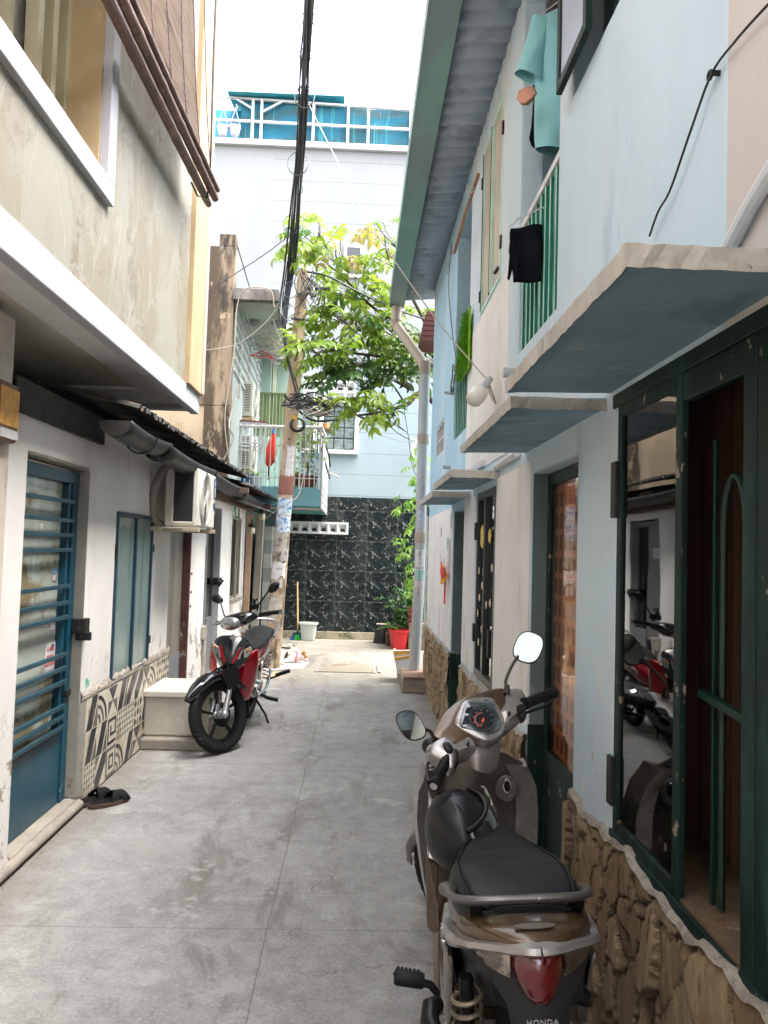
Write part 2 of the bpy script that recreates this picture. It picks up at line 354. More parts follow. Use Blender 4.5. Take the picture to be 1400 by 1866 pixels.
# concrete alley floor
def mk_ground():
    t = NT('worn_alley_concrete'); p = t.geo.outputs['Position']; x, y, z = t.sep(p)
    c = t.mix(0, (.25,.247,.24), (.3,.3,.3))
    c = t.mul(c, t.ramp(t.noise(p, .9, 5., .6)[0], .3, .7, .86, 1.14))
    c = t.mul(c, t.ramp(t.noise(p, 9., 6., .7)[0], .3, .7, .84, 1.16)); c = t.mul(c, t.ramp(t.noise(p, 70., 5., .75)[0], .3, .7, .80, 1.20))
    warm = t.ramp(y, 8.4, 9.6); warm = t.math('MULTIPLY', warm, .75)
    c = t.mix(warm, c, (.26,.235,.185))
    st = t.ramp(t.noise(t.scale(p, (1.5,.55,1)), 1.6, 7., .68, .6)[0], .52, .64, 0, .75); c = t.mix(st, c, (.14,.13,.113))
    st = t.ramp(t.noise(t.vadd(p, (9,3,0)), 3.3, 8., .72)[0], .56, .64, 0, .8); c = t.mix(st, c, (.34,.335,.32))
    st = t.ramp(t.noise(t.vadd(t.scale(p, (5,1.2,1)), (3,7,0)), 5., 6., .7)[0], .64, .74, 0, .6); c = t.mix(st, c, (.36,.36,.34))
    st = t.ramp(t.noise(t.vadd(p, (1,8,0)), 26., 5., .7)[0], .58, .68, 0, .55); c = t.mix(st, c, (.17,.16,.14))
    st = t.ramp(t.noise(t.vadd(p, (5,2,0)), 55., 3., .7)[0], .64, .70, 0, .6); c = t.mix(st, c, (.42,.41,.39))
    pt = t.ramp(t.noise(t.vadd(t.scale(p, (.8,.6,1)), (2,9,0)), .9, 3., .45)[0], .56, .575, 0, .35); c = t.mix(pt, c, (.28,.27,.25))
    oil = t.ramp(t.voro(t.vadd(p, t.mul(t.noise(p, 6., 4.)[1], .25)), .62)[0], .05, .13, .65, 0); c = t.mix(oil, c, (.075,.07,.062))
    # grime where the floor meets the walls
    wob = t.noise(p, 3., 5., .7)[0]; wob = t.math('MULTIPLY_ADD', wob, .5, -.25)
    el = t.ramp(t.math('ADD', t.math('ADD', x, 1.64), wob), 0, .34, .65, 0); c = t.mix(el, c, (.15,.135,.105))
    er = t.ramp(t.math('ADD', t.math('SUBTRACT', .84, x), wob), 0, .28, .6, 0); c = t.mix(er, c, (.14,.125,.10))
    # cast joints and cracks
    n4 = t.noise(t.scale(p, (3,1,1)), 2., 4., .6)[0]
    def line(coord, pos, w, amp, dark, col=(.10,.095,.085)):
        nonlocal c
        d = t.math('ABSOLUTE', t.math('SUBTRACT', t.math('ADD', coord, t.math('MULTIPLY_ADD', n4, amp, -amp/2)), pos))
        c = t.mix(t.ramp(d, w*.4, w, dark, 0), c, col)
        return d
    d1 = line(y, 5.72, .006, .012, .6); d2 = line(y, 3.30, .005, .012, .55); line(y, 8.35, .012, .02, .5); line(x, -.33, .0045, .03, .6); line(y, .9, .008, .02, .6)
    vo = t.voro(t.vadd(p, t.mul(t.noise(p, 2.2, 5.)[1], .5)), .55, 'DISTANCE_TO_EDGE')[0]
    c = t.mix(t.math('MULTIPLY', t.ramp(vo, .001, .003, .55, 0), t.ramp(t.noise(p, .5, 2.)[0], .47, .55)), c, (.12,.11,.10))
    t.link(c, t.b.inputs['Base Color']); t.b.inputs['Roughness'].default_value = .82
    t.link(t.ramp(t.noise(p, 2.5, 4.)[0], .35, .65, .65, .92), t.b.inputs['Roughness'])
    h = t.noise(p, 60., 7., .72)[0]; b1 = t.bump(h, .45, .006); h2 = t.noise(p, 5., 5., .6)[0]
    t.link(t.bump(h2, .35, .03, b1), t.b.inputs['Normal']); return t.m
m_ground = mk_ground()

# glossy black marble tiles, every tile printed with the same white veins
def mk_marble():
    t = NT('black_marble_tile'); p = t.geo.outputs['Position']; x, y, z = t.sep(p); S = .53
    u = t.math('DIVIDE', t.math('ADD', x, 3.03), S); v = t.math('DIVIDE', t.math('ADD', z, -.13), S)
    fu = t.math('FRACT', u); fv = t.math('FRACT', v); q = t.comb(t.math('MULTIPLY', fu, S), t.math('MULTIPLY', fv, S), 0.)
    dist = t.mul(t.noise(q, 7., 4., .6)[1], .28); q2 = t.vadd(q, dist)
    c = t.mix(t.ramp(t.noise(q, 3.5, 4.)[0], .42, .68), (.005,.010,.012), (.018,.026,.028))
    v1 = t.voro(q2, 7.5, 'DISTANCE_TO_EDGE')[0]; ms = t.ramp(t.noise(t.vadd(q, (4,4,0)), 6., 3.)[0], .50, .64)
    c = t.mix(t.math('MULTIPLY', t.ramp(v1, .006, .06, 1, 0), ms), c, (.50,.50,.45))
    v2 = t.voro(t.vadd(q2, (3,1,0)), 15., 'DISTANCE_TO_EDGE')[0]; ms = t.ramp(t.noise(t.vadd(q, (1,7,0)), 8., 3.)[0], .50, .60)
    c = t.mix(t.math('MULTIPLY', t.ramp(v2, .003, .04, .75, 0), ms), c, (.36,.33,.29))
    gl = t.math('MINIMUM', t.math('MINIMUM', fu, t.math('SUBTRACT', 1., fu)), t.math('MINIMUM', fv, t.math('SUBTRACT', 1., fv)))
    c = t.mix(t.ramp(gl, .004, .010, .6, 0), c, (.13,.14,.14))
    c = t.mix(t.ramp(t.noise(t.scale(p, (1,1,.5)), 2.2, 5.)[0], .45, .75, 0, .25), c, (.11,.11,.10))
    t.link(c, t.b.inputs['Base Color']); t.b.inputs['Roughness'].default_value = .22; t.b.inputs['Specular IOR Level'].default_value = .22
    t.link(t.bump(gl, .4, .004), t.b.inputs['Normal']); return t.m
m_marble = mk_marble()

# grey-beige cladding slabs of the overhanging house, with cracks and streaks
def mk_cladding():
    t = NT('stained_stone_cladding'); p = t.geo.outputs['Position']; x, y, z = t.sep(p)
    cy = t.math('FLOOR', t.math('DIVIDE', y, .47)); rnd = t.n.new('ShaderNodeTexWhiteNoise'); rnd.noise_dimensions = '1D'; t.link(cy, rnd.inputs['W'])
    c = t.mix(t.ramp(rnd.outputs[0], 0, 1), (.235,.195,.14), (.30,.29,.24))
    d = t.mul(t.noise(p, 2.3, 4.)[1], .8); pv = t.vadd(t.scale(p, (1,1,.55)), d)
    c = t.mix(t.ramp(t.noise(pv, 1.3, 6., .65, 1.2)[0], .46, .56, 0, .85), c, (.31,.305,.26))
    c = t.mix(t.ramp(t.noise(t.vadd(pv, (5,5,5)), 2.6, 7., .7, .8)[0], .54, .66, 0, .8), c, (.19,.16,.12))
    c = t.mix(t.ramp(t.noise(t.vadd(t.scale(p, (1,3,.5)), (2,4,1)), 2.4, 6., .7)[0], .60, .68, 0, .8), c, (.36,.36,.32))
    vo = t.voro(t.vadd(t.scale(p, (1,1,.6)), t.mul(t.noise(p, 1.1, 4., .6)[1], .55)), .8, 'DISTANCE_TO_EDGE')[0]
    c = t.mix(t.ramp(vo, .0015, .012, .4, 0), c, (.20,.17,.13))
    wn_ = t.noise(t.vadd(t.scale(p, (1,1,.45)), (9,1,4)), 1.3, 3., .5, 2.)[0]; c = t.mix(t.ramp(t.math('ABSOLUTE', t.math('SUBTRACT', wn_, .5)), .003, .012, .5, 0), c, (.38,.37,.33))
    fy = t.math('FRACT', t.math('DIVIDE', y, .47)); c = t.mix(t.ramp(fy, .004, .016, .45, 0), c, (.36,.34,.29))
    t.link(c, t.b.inputs['Base Color']); t.b.inputs['Roughness'].default_value = .55
    t.link(t.bump(t.noise(p, 40., 6.)[0], .25, .004), t.b.inputs['Normal']); return t.m
m_cladding = mk_cladding()

# split-stone wainscot: tone of each stone comes from a face attribute
def mk_stone(name, base, dark, light):
    t = NT(name); p = t.geo.outputs['Position']; a = t.n.new('ShaderNodeAttribute'); a.attribute_name = 'tone'
    c = t.mix(a.outputs['Fac'], dark, light)
    c = t.mul(c, t.ramp(t.noise(t.scale(p, (1,1,.3)), 26., 6., .7)[0], .3, .7, .72, 1.28))
    c = t.mix(t.ramp(t.noise(t.scale(p, (1,1,.35)), 9., 6., .7)[0], .54, .64, 0, .8), c, base)
    c = t.mix(t.ramp(t.noise(t.vadd(t.scale(p, (1,1,.25)), (3,3,3)), 34., 5., .7)[0], .60, .68, 0, .85), c, (.075,.048,.030))
    c = t.mix(t.ramp(t.noise(t.vadd(p, (7,3,3)), 5., 6., .7)[0], .60, .68, 0, .7), c, (.36,.34,.30))
    aj = t.n.new('ShaderNodeAttribute'); aj.attribute_name = 'joint'; c = t.mix(t.math('MULTIPLY', aj.outputs['Fac'], .7), c, (.13,.095,.06))
    t.link(c, t.b.inputs['Base Color']); t.b.inputs['Roughness'].default_value = .85
    h = t.noise(t.scale(p, (1,1,.2)), 38., 8., .8)[0]; t.link(t.bump(h, 1., .018), t.b.inputs['Normal']); return t.m
m_stone = mk_stone('split_stone', (.34,.21,.105), (.22,.135,.065), (.46,.34,.20))

def mk_interior_brick():
    t = NT('brown_interior_screen'); p = t.geo.outputs['Position']; x, y, z = t.sep(p)
    b = t.n.new('ShaderNodeTexBrick'); t.link(t.comb(y, z, 0.), b.inputs['Vector']); b.offset = 0.0
    b.inputs['Scale'].default_value = 1.; b.inputs['Brick Width'].default_value = .075; b.inputs['Row Height'].default_value = .10; b.inputs['Mortar Size'].default_value = .016
    b.inputs['Color1'].default_value = (.12,.07,.045,1); b.inputs['Color2'].default_value = (.20,.11,.06,1); b.inputs['Mortar'].default_value = (.70,.42,.26,1)
    t.link(b.outputs[0], t.b.inputs['Base Color']); t.b.inputs['Roughness'].default_value = .8; return t.m
m_brick_in = mk_interior_brick()

# ---------------------------------------------------------------- ground
g = G(); g.add([(-90,-60,0),(90,-60,0),(90,150,0),(-90,150,0)], [(0,1,2,3)])
g.build('ground', m_ground, kind='structure')
tag(bpy.data.objects['ground'], None, None, None, 'structure')

XL, XR = -1.64, .82
# ================================================================ RIGHT HOUSE ROW
def window_part(T, name, X, y0, y1, z0, z1, mat_f, mat_g, side, cuts=(), fw=.035, depth=.04, rec=.02, label=None, hbars=(), glass_part='pane'):
    """framed opening on an X wall; frame named `name` with panes as sub-parts"""
    g = G(); xf = X+side*rec
    a, b = xf, xf+side*depth
    g.box(a, b, y0, y0+fw, z0, z1); g.box(a, b, y1-fw, y1, z0, z1); g.box(a, b, y0+fw, y1-fw, z1-fw, z1); g.box(a, b, y0+fw, y1-fw, z0, z0+fw)
    for c in cuts: g.box(a-side*.004, b, c-fw*.5, c+fw*.5, z0+fw, z1-fw)
    for h in hbars: g.box(a+side*.002, b-side*.002, y0+fw, y1-fw, h-fw*.35, h+fw*.35)
    f = g.build(name, mat_f, T, bevel=.003, label=label)
    es = [y0+fw*.5]+sorted(cuts)+[y1-fw*.5]
    for i in range(len(es)-1):
        p = G(); p.box(X+side*(rec+depth*.5), X+side*(rec+depth*.5+.005), es[i]+fw*.45, es[i+1]-fw*.45, z0+fw*.9, z1-fw*.9)
        p.build(glass_part, mat_g, f)
    return f

RH = thing('row_house', 'two-storey pale blue row house with concrete canopies and rough stone base on the right', 'house', (XR, 3.5, 0))
Hs = [(1.30, 2.42, .74, 2.08), (2.87, 3.62, .06, 1.98), (4.60, 5.32, .76, 2.0), (5.97, 6.62, .06, 1.94),
      (3.24, 4.07, 2.66, 4.62), (4.62, 5.38, 3.28, 4.46), (5.95, 6.85, 2.58, 4.44), (2.30, 3.03, 3.47, 4.55), (7.62, 8.38, 2.60, 2.93), (-.6, .9, .74, 2.08)]
holes('X', XR, 1.70, 6.0, 0, 4.72, Hs, .13, +1).build('wall', m_plaster_blue, RH, merge=True, bevel=.012)
holes('X', XR, 6.0, 8.98, 0, 4.72, Hs, .13, +1).build('far_wall', m_plaster_sky, RH, merge=True, bevel=.012, label='sky blue far stretch of the wall')
holes('X', XR-.003, -7, 1.70, 0, 4.72, Hs, .13, +1).build('near_wall', m_plaster_cream, RH, merge=True, bevel=.01, label='pinkish cream near stretch of the wall')
g = G(); g.box(XR+.13, 4.5, 8.85, 8.975, 0, 4.9); g.box(4.4, 4.5, -7, 8.85, 0, 4.7); g.box(XR+.13, 4.4, -7, -6.9, 0, 4.7)
g.build('end_wall', m_plaster_sky, RH)
g = G(); g.box(XR+.13, 4.4, -4.9, 8.85, 2.30, 2.42); g.box(XR+.13, 4.4, 2.55, 2.64, 0, 2.3); g.box(XR+.13, 4.4, 3.85, 3.93, 0, 2.3); g.box(XR+.13, 4.4, 5.5, 5.6, 0, 2.3)
g.box(2.6, 2.66, -4.9, 8.85, 0, 2.3); g.box(XR+.13, 4.4, -4.9, 8.85, -.02, .012); g.box(XR+.13, 4.4, -4.9, 8.8, 4.5, 4.6); 
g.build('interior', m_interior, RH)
g = G(); g.box(XR+.105, XR+.115, 2.875, 3.60, .06, 1.97); g.build('lattice_screen', m_brick_in, RH)
# white patches: pillar beside the first door, plastered band above the canopies
g = G(); g.box(XR-.005, XR, 4.30, 5.94, 2.16, 3.24); g.box(XR-.0045, XR, 3.64, 4.56, .78, 2.04); g.box(XR-.0045, XR, 5.36, 5.94, .76, 1.98); g.box(XR-.0045, XR, 6.64, 8.94, .74, 1.98)
g.build('white_plaster', m_white_r, RH, label='whitewashed patches of the wall')

# stone wainscot as real relief
def stone_wall(name, y0, y1, z1f, X, step, gaps, T, seed=3):
    rnd = np.random.RandomState(seed)
    ys = np.arange(y0, y1+1e-6, step); nz = int(.78/step); zs = np.linspace(0, 1, nz)
    A = (y1-y0)*.78; n = int(A/.014)
    sy = rnd.uniform(y0, y1, n); sz = rnd.uniform(-.02, .80, n); ang = np.full(n, .38); asp = np.full(n, .72)
    hgt = rnd.uniform(.003, .020, n); tone = rnd.uniform(0, 1, n); tilt = rnd.uniform(-.2, .2, (n, 2))
    Yg, Zf = np.meshgrid(ys, zs, indexing='ij'); Zg = Zf*z1f(Yg)
    wy = Yg + .009*np.sin(Zg*31+Yg*17) + .005*np.sin(Zg*67-Yg*41) + .004*np.sin(Zg*190+Yg*60); wz = Zg + .010*np.sin(Yg*37) + .005*np.sin(Yg*91+Zg*50) + .004*np.sin(Yg*210)
    best = np.full(Yg.shape, 9.); sec = np.full(Yg.shape, 9.); idx = np.zeros(Yg.shape, int)
    for k in range(n):
        dy, dz = wy-sy[k], wz-sz[k]; a = dy*cos(ang[k])+dz*sin(ang[k]); b = -dy*sin(ang[k])+dz*cos(ang[k]); d = np.sqrt((a/asp[k])**2+(b*1.0)**2)
        m = d < best; sec = np.where(m, best, np.minimum(sec, d)); idx = np.where(m, k, idx); best = np.where(m, d, best)
    edge = np.clip((sec-best-.002)/.016, 0, 1)**.6
    rg = np.array([[mnoise.fractal(Vector((float(a)*14, float(b)*5, 3)), 1.0, 2.1, 4) for a, b in zip(ra, rb)] for ra, rb in zip(Yg, Zg)])
    dh = (.012+hgt[idx]+tilt[idx, 0]*(Yg-sy[idx])*.5+tilt[idx, 1]*(Zg-sz[idx])*.4+rg*.004)*edge
    topf = np.clip((1-Zf)/.06, 0, 1); bt = np.clip((1-Zf)*3, .6, 1)
    Xg = X - .004 - np.clip(dh, 0, .05)*np.sqrt(topf)
    vs = np.stack([Xg, Yg, Zg], -1).reshape(-1, 3); m = len(zs); fs = []; tn = []; jn = []
    tv = tone[idx]
    for i in range(len(ys)-1):
        yc = (ys[i]+ys[i+1])/2
        if any(a < yc < b for a, b in gaps): continue
        for j in range(m-1):
            q = i*m+j; fs.append((q, q+1, q+m+1, q+m)); tn.append(float(tv[i, j])); jn.append(float(1-min(edge[i, j], edge[i+1, j+1])))
    inv = MW[T.name].inverted(); me = bpy.data.meshes.new(name); me.from_pydata([tuple(inv @ Vector(p)) for p in vs.tolist()], [], fs)
    at_ = me.attributes.new('tone', 'FLOAT', 'FACE'); at_.data.foreach_set('value', tn); a2_ = me.attributes.new('joint', 'FLOAT', 'FACE'); a2_.data.foreach_set('value', jn); me.materials.append(m_stone)
    me.polygons.foreach_set('use_smooth', [True]*len(me.polygons))
    try: me.set_sharp_from_angle(angle=radians(48))
    except Exception: pass
    o = bpy.data.objects.new(name, me); COL.objects.link(o); o.parent = T; MW[o.name] = MW[T.name]; return o
zt = lambda Y: .72+.012*np.sin(Y*9)+.008*np.sin(Y*23)+.006*np.sin(Y*51)
stone_wall('stone_base', .9, 3.72, zt, XR, .0085, [(2.87, 3.62)], RH, 5)
stone_wall('stone_base', 3.62, 8.95, zt, XR, .022, [(5.97, 6.62)], RH, 9)
# ragged mortar along its top
g = G(); random.seed(11)
for a, b in ((.9, 2.86), (3.63, 5.96), (6.63, 8.95)):
    y = a; ring = []
    while y < b:
        h = .008+random.random()*.006; w = .020+random.random()*.006; zz = .722+.012*sin(y*9)+.008*sin(y*23)+.006*sin(y*51)
        ring.append([(XR-.002, y, zz-h), (XR-w, y, zz-h*.6), (XR-w*.8, y, zz+h*.2), (XR-w*.2, y, zz+h*.8), (XR, y, zz+h*.8)]); y += .03
    g.loft(ring, cap=False, close=False)
g.build('mortar_ridge', m_grout_top, RH, smooth=True)

# canopies
def canopy(y0, y1, xo, z0, z1, sag=0.):
    g = G(); n = 14; rings = []
    random.seed(int(y0*100))
    for i in range(n+1):
        y = y0+(y1-y0)*i/n; j = .003*(random.random()-.5)
        rings.append([(XR, y, z0+.012), (xo+.035, y, z0+.004), (xo+.004, y, z0+j), (xo+j, y, z0+.012), (xo+j*1.5, y, z1-.006), (xo+.008, y, z1+j), (XR, y, z1+.01)])
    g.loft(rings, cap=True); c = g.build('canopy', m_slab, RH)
    e = G(); rings = []
    for i in range(n*3+1):
        y = y0-.006+(y1-y0+.012)*i/(n*3); j = .0035*(random.random()-.5); k = .003*(random.random()-.5)
        rings.append([(xo-.006+j, y, z0-.004+k), (xo-.008+j, y, z1+.003+k), (xo+.02, y, z1+.006), (xo+.02, y, z0+.02)])
    e.loft(rings, cap=True)
    rings = []
    for i in range(15):
        x = xo-.0065+(XR-xo+.0065)*i/14; j = .005*(random.random()-.5)
        rings.append([(x, y0-.007+j, z0-.002+j), (x, y0-.007-j, z1+.004-j), (x, y0+.02, z1+.012), (x, y0+.02, z0+.02)])
    e.loft(rings, cap=True); e.build('worn_edge', m_slab_edge, c, smooth=False, label='chipped bare cement edge of the canopy' if y0 < 2 else None)
canopy(1.36, 2.50, .475, 2.125, 2.163)
canopy(2.54, 3.78, .50, 2.085, 2.118)
canopy(4.50, 5.55, .535, 2.035, 2.072)
canopy(5.62, 6.80, .535, 1.995, 2.03)

# big window with grille behind (nearest)
f = window_part(RH, 'window', XR, 1.93, 2.42, .74, 2.08, m_green_dark, m_glass_dark, +1, (), .04, .018, .0, label='dark green framed window leaf with smoky glass beside the open grille')
g = G(); g.box(XR-.012, XR+.03, 2.405, 2.45, 1.72, 1.90); g.box(XR-.012, XR+.03, 2.405, 2.45, .82, .97); g.build_each('hinge', m_dark_metal, f, bevel=.003)
f = window_part(RH, 'window', XR, 1.02, 1.56, .74, 2.08, m_green_dark, m_glass_dark, +1, (), .05, .02, .0)
g = G(); g.box(XR-.004, XR+.03, 1.56, 1.61, .742, 2.075); g.box(XR+.002, XR+.03, 1.61, 1.93, 2.0, 2.075)
g.box(XR-.006, XR+.0064, 1.0, 2.44, .705, .7445); g.box(XR-.006, XR+.006, 1.0, 2.46, 2.075, 2.12); g.build('window_frame', m_green_dark, RH, bevel=.004)
g = G(); X = XR+.075
g.bar((X, 1.90, .75), (X, 1.90, 1.9), .012, .012)
for y0, w, zt_ in ((1.80, .11, 1.80), (1.66, .07, 1.62)):
    pts = [(X, y0-w/2, .76), (X, y0-w/2, zt_-.12)]+[(X, y0-w/2*cos(a), zt_-.12+.12*sin(a)) for a in np.linspace(.3, pi-.3, 7)]+[(X, y0+w/2, zt_-.12), (X, y0+w/2, .76)]
    g.tube(pts, .0095, 6)
for zb in (1.17, 1.30): g.bar((X-.012, 1.56, zb), (X-.012, 1.72, zb), .02, .014)
g.bar((X-.02, 1.66, 1.24), (X-.02, 1.93, 1.26), .02, .02)
g.build('window_grille', surf('dark_green_grille', (.006,.035,.025), .4, var=.2, bump=.05), RH, bevel=.002)
g = G(); g.box(XR+.0065, XR+.30, 1.45, 2.35, .742, .752); g.build('inner_sill', surf('dusty_stone_sill', (.15,.10,.06), .8, var=.3, vs=9, bump=.3, stains=[((.34,.32,.28), (6,6,6), .54, .6), ((.12,.07,.035), (8,8,8), .55, .65)]), RH)
g = G(); n = 90
g.loft([[(1.08+.02*sin(i*1.1)+.01*sin(i*2.3), 1.0+i*.017, z) for z in (.3, 2.3)] for i in range(n)], cap=False, close=False)
g.build('curtain', m_curtain, RH, smooth=True)

# glazed door in its recess
D1 = G(); D1.box(XR+.07, XR+.088, 2.872, 2.92, .06, 1.975); D1.box(XR+.07, XR+.088, 3.56, 3.607, .06, 1.975); D1.box(XR+.07, XR+.088, 2.92, 3.56, 1.92, 1.975); D1.box(XR+.072, XR+.088, 2.92, 3.56, .60, .70); D1.box(XR+.078, XR+.086, 2.92, 3.56, .06, .60)
d = D1.build('door', m_green_dark, RH, bevel=.004)
g = G(); g.box(XR+.078, XR+.081, 2.915, 3.565, .695, 1.925); g.build('pane', m_glass_door, d)
g = G(); g.box(XR-.003, XR+.0, 2.80, 2.868, .70, 1.99); g.box(XR+.001, XR+.128, 2.862, 2.8705, .70, .75)
g = G(); g.box(XR-.002, XR+.13, 3.612, 3.617, .02, .80); g.box(XR-.002, XR+.13, 6.612, 6.617, .02, .72); g.box(XR-.0055, XR, 3.55, 3.60, .02, .3); g.box(XR+.132, XR+.135, 5.97, 6.62, .0, .1)
g.build_each('painted_dado', m_green_dark, RH)
g = G(); g.box(XR+.004, XR+.128, 3.609, 3.6165, .80, 1.975); g.box(XR+.004, XR+.128, 6.609, 6.6165, .72, 1.935); g.build_each('door_jamb', surf('slate_jamb_paint', (.14,.19,.20), .8, var=.1, bump=.3, stains=[((.36,.32,.25), (9,9,7), .60, .62, (.8,1.3))]), RH)
g = G(); g.box(XR-.04, XR+.129, 2.873, 3.606, 0, .065); g.box(XR-.02, XR+.129, 5.973, 6.606, 0, .065); g.build_each('door_step', m_step, RH, bevel=.01)
# far window with two leaves and stickers
f = window_part(RH, 'window', XR, 4.60, 5.32, .76, 2.0, surf('black_window_paint', (.02,.025,.027), .4), m_glass_dark, +1, (4.97,), .05, .04, .0, label='black framed two-leaf window with paper stickers')
g = G(); g.box(XR-.012, XR+.02, 5.30, 5.36, 1.68, 1.80); g.box(XR-.012, XR+.02, 5.30, 5.36, .98, 1.10); g.box(XR-.012, XR+.02, 4.70, 4.74, .95, 1.12); g.build_each('hinge', m_dark_metal, f, bevel=.003)
g = G(); g.box(XR-.010, XR+.03, 4.58, 5.36, .725, .758); g.build('sill', m_slab_edge, f)
m_yel_st = surf('yellow_sticker', (.75,.55,.10), .6, var=.1, bump=0); m_crm_st = surf('cream_sticker', (.70,.58,.42), .6, var=.1, bump=0)
def flower(g, y, z, ry, rz):
    n = 28; pts = []
    for k in range(n):
        a = 2*pi*k/n; r = 1+.22*abs(sin(a*2.5)); pts.append((XR+.011, y+ry*r*cos(a)*.8, z+rz*r*sin(a)*.8))
    g.prism(pts, (-.002, 0, 0))
g = G(); flower(g, 5.14, 1.70, .075, .085); flower(g, 4.84, 1.70, .06, .05); g.build_each('yellow_flower_sticker', m_yel_st, f)
g = G()
for y, z in ((5.24,1.47),(5.10,1.375),(5.20,1.29),(4.92,1.26),(4.78,1.28),(5.26,1.18),(5.08,1.09),(5.20,.99),(4.76,1.06),(4.74,1.5),(5.06,1.46)): flower(g, y, z, .032, .028)
g.build_each('small_flower_sticker', m_crm_st, f)
# dark open doorway far
g = G(); g.box(XR+.13, XR+.17, 5.97, 6.03, .06, 1.94); g.box(XR+.13, XR+.17, 6.56, 6.62, .06, 1.94); g.box(XR+.14, XR+.165, 6.03, 6.56, .06, 1.94); g.build('door', m_green_dark, RH)

# upper storey: openings
m_frosted_pink = surf('pinkish_shutter_glass', (.62,.50,.44), .25, var=.05, bump=.03)
f = window_part(RH, 'window', XR, 4.62, 5.38, 3.28, 4.46, m_green_pale, m_frosted_pink, +1, (4.98,), .03, .03, -.004, label='tall upper window with pinkish panes')
f2 = G(); f2.box(XR-.012, XR+.0, 4.990, 4.998, 3.30, 4.44); f2.box(XR-.009, XR+.002, 5.352, 5.360, 3.30, 4.44); f2.build('dark_seal', m_black, f)
g = G(); 
for y, z in ((5.40,4.25),(5.40,3.42),(4.60,4.22),(4.60,3.5)): g.box(XR-.012, XR+.01, y-.015, y+.015, z-.04, z+.04)
g.tube([(XR-.03, 4.66, 3.32), (XR-.005, 4.64, 3.36)], .012, 6); g.build_each('hinge', m_dark_metal, f, bevel=.003)
# open green shutter of the near upper window
g = G(); A = Vector((XR-.055, 3.03, 3.47)); 
def shutter(g, y0, y1, z0, z1, x0, fw):
    g.box(x0-.025, x0, y0, y0+fw, z0, z1); g.box(x0-.025, x0, y1-fw, y1, z0, z1); g.box(x0-.025, x0, y0+fw, y1-fw, z0, z0+fw); g.box(x0-.025, x0, y0+fw, y1-fw, z1-fw, z1)
shutter(g, 2.62, 3.03, 3.47, 4.6, XR-.045, .04); f = g.build('window_shutter', m_green_dark, RH, bevel=.003)
g = G(); g.box(XR-.06, XR-.055, 2.65, 3.0, 3.5, 4.56); g.build('pane', surf('pale_lilac_glass', (.52,.56,.68), .1, var=.08, bump=.02), f)
g = G(); shutter(g, 2.30, 2.60, 3.47, 4.6, XR+.05, .04); f = g.build('window_shutter', m_green_dark, RH, bevel=.003); g = G(); g.box(XR+.03, XR+.035, 2.33, 2.57, 3.5, 4.56); g.build('pane', m_glass_dark, f)
# recessed balconies
for (a, b, z0, z1, lab) in ((3.24, 4.07, 2.66, 4.62, None), (5.95, 6.85, 2.58, 4.44, None)):
    g = G(); g.box(XR+.13, XR+1.1, a-.08, a, z0-.1, z1+.1); g.box(XR+.13, XR+1.1, b, b+.08, z0-.1, z1+.1); g.box(XR+1.1, XR+1.18, a-.08, b+.08, z0-.1, z1+.1); g.box(XR+.13, XR+1.1, a, b, z1, z1+.08); g.box(XR+.13, XR+1.1, a, b, z0-.06, z0+.0)
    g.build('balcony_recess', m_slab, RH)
    top = z0+.70; r = G(); r.bar((XR+.035, a+.01, top), (XR+.035, b-.01, top), .05, .035); q = r.build('balcony_railing', m_white_paint if a < 4 else m_green_rail, RH, bevel=.003)
    n = 9 if a < 4 else 9
    for k in range(n):
        y = a+.03+(b-a-.06)*k/(n-1)
        r = G(); w = .05 if k % 3 == 1 else .03
        r.cur = 0; r.box(XR+.02, XR+.05, y-w/2, y+w/2, z0+.01, top-.018); r.cur = 1; r.box(XR+.017, XR+.0198, y-w/2-.001, y-w/2+.010, z0+.01, top-.018); r.build('baluster', [m_green_rail, m_green_pale], q)
# little vent grid
g = G()
for k in range(4): g.box(XR+.01, XR+.05, 7.62+k*.25, 7.625+.02+k*.25, 2.60, 2.93)
for z in (2.60, 2.755, 2.91): g.box(XR+.012, XR+.048, 7.62, 8.38, z, z+.02)
g.build('vent_grid', m_white_paint, RH); g = G(); g.box(XR+.09, XR+.1, 7.6, 8.4, 2.58, 2.95); g.build('vent_backing', m_interior, RH)

# roof: corrugated sheet + box gutter, downpipe
def corrugated(x0, x1, z0, z1, y0, y1, pitch, amp, n, axis_n=2, ragged=0.):
    """waves run along Y, sheet spans from (x0,z0) to (x1,z1)"""
    g = G(); rings = []
    for i in range(n+1):
        y = y0+(y1-y0)*i/n; w = amp*sin(2*pi*y/pitch); rg = ragged*(random.random()-.5) if ragged else 0
        rings.append([(x0+(x1-x0)*k/axis_n+(rg if k == axis_n else 0), y, z0+(z1-z0)*k/axis_n+w) for k in range(axis_n+1)])
    g.loft(rings, cap=False, close=False); return g
g = corrugated(.49, XR+.05, 4.665, 4.70, -5, 9.35, .15, .018, 860); roof = g.build('corrugated_eave', m_roof_under, RH, smooth=True, solid=.004)
g = G(); g.box(XR, 4.6, -7, 9.3, 4.74, 4.78); g.add([(.45,-7,4.73),(.45,9.35,4.73),(3.0,9.35,5.6),(3.0,-7,5.6),(4.7,-7,4.8),(4.7,9.35,4.8)], [(0,1,2,3),(3,2,5,4)]); g.build('roof', m_roof_dark, RH)
g = G(); g.box(.30, .475, -5, 9.5, 4.625, 4.635); g.box(.295, .305, -5, 9.5, 4.62, 4.76); g.box(.472, .482, -5, 9.5, 4.62, 4.73); g.box(.305, .472, 9.49, 9.5, 4.635, 4.75)
gut = g.build('gutter', m_fascia, RH)
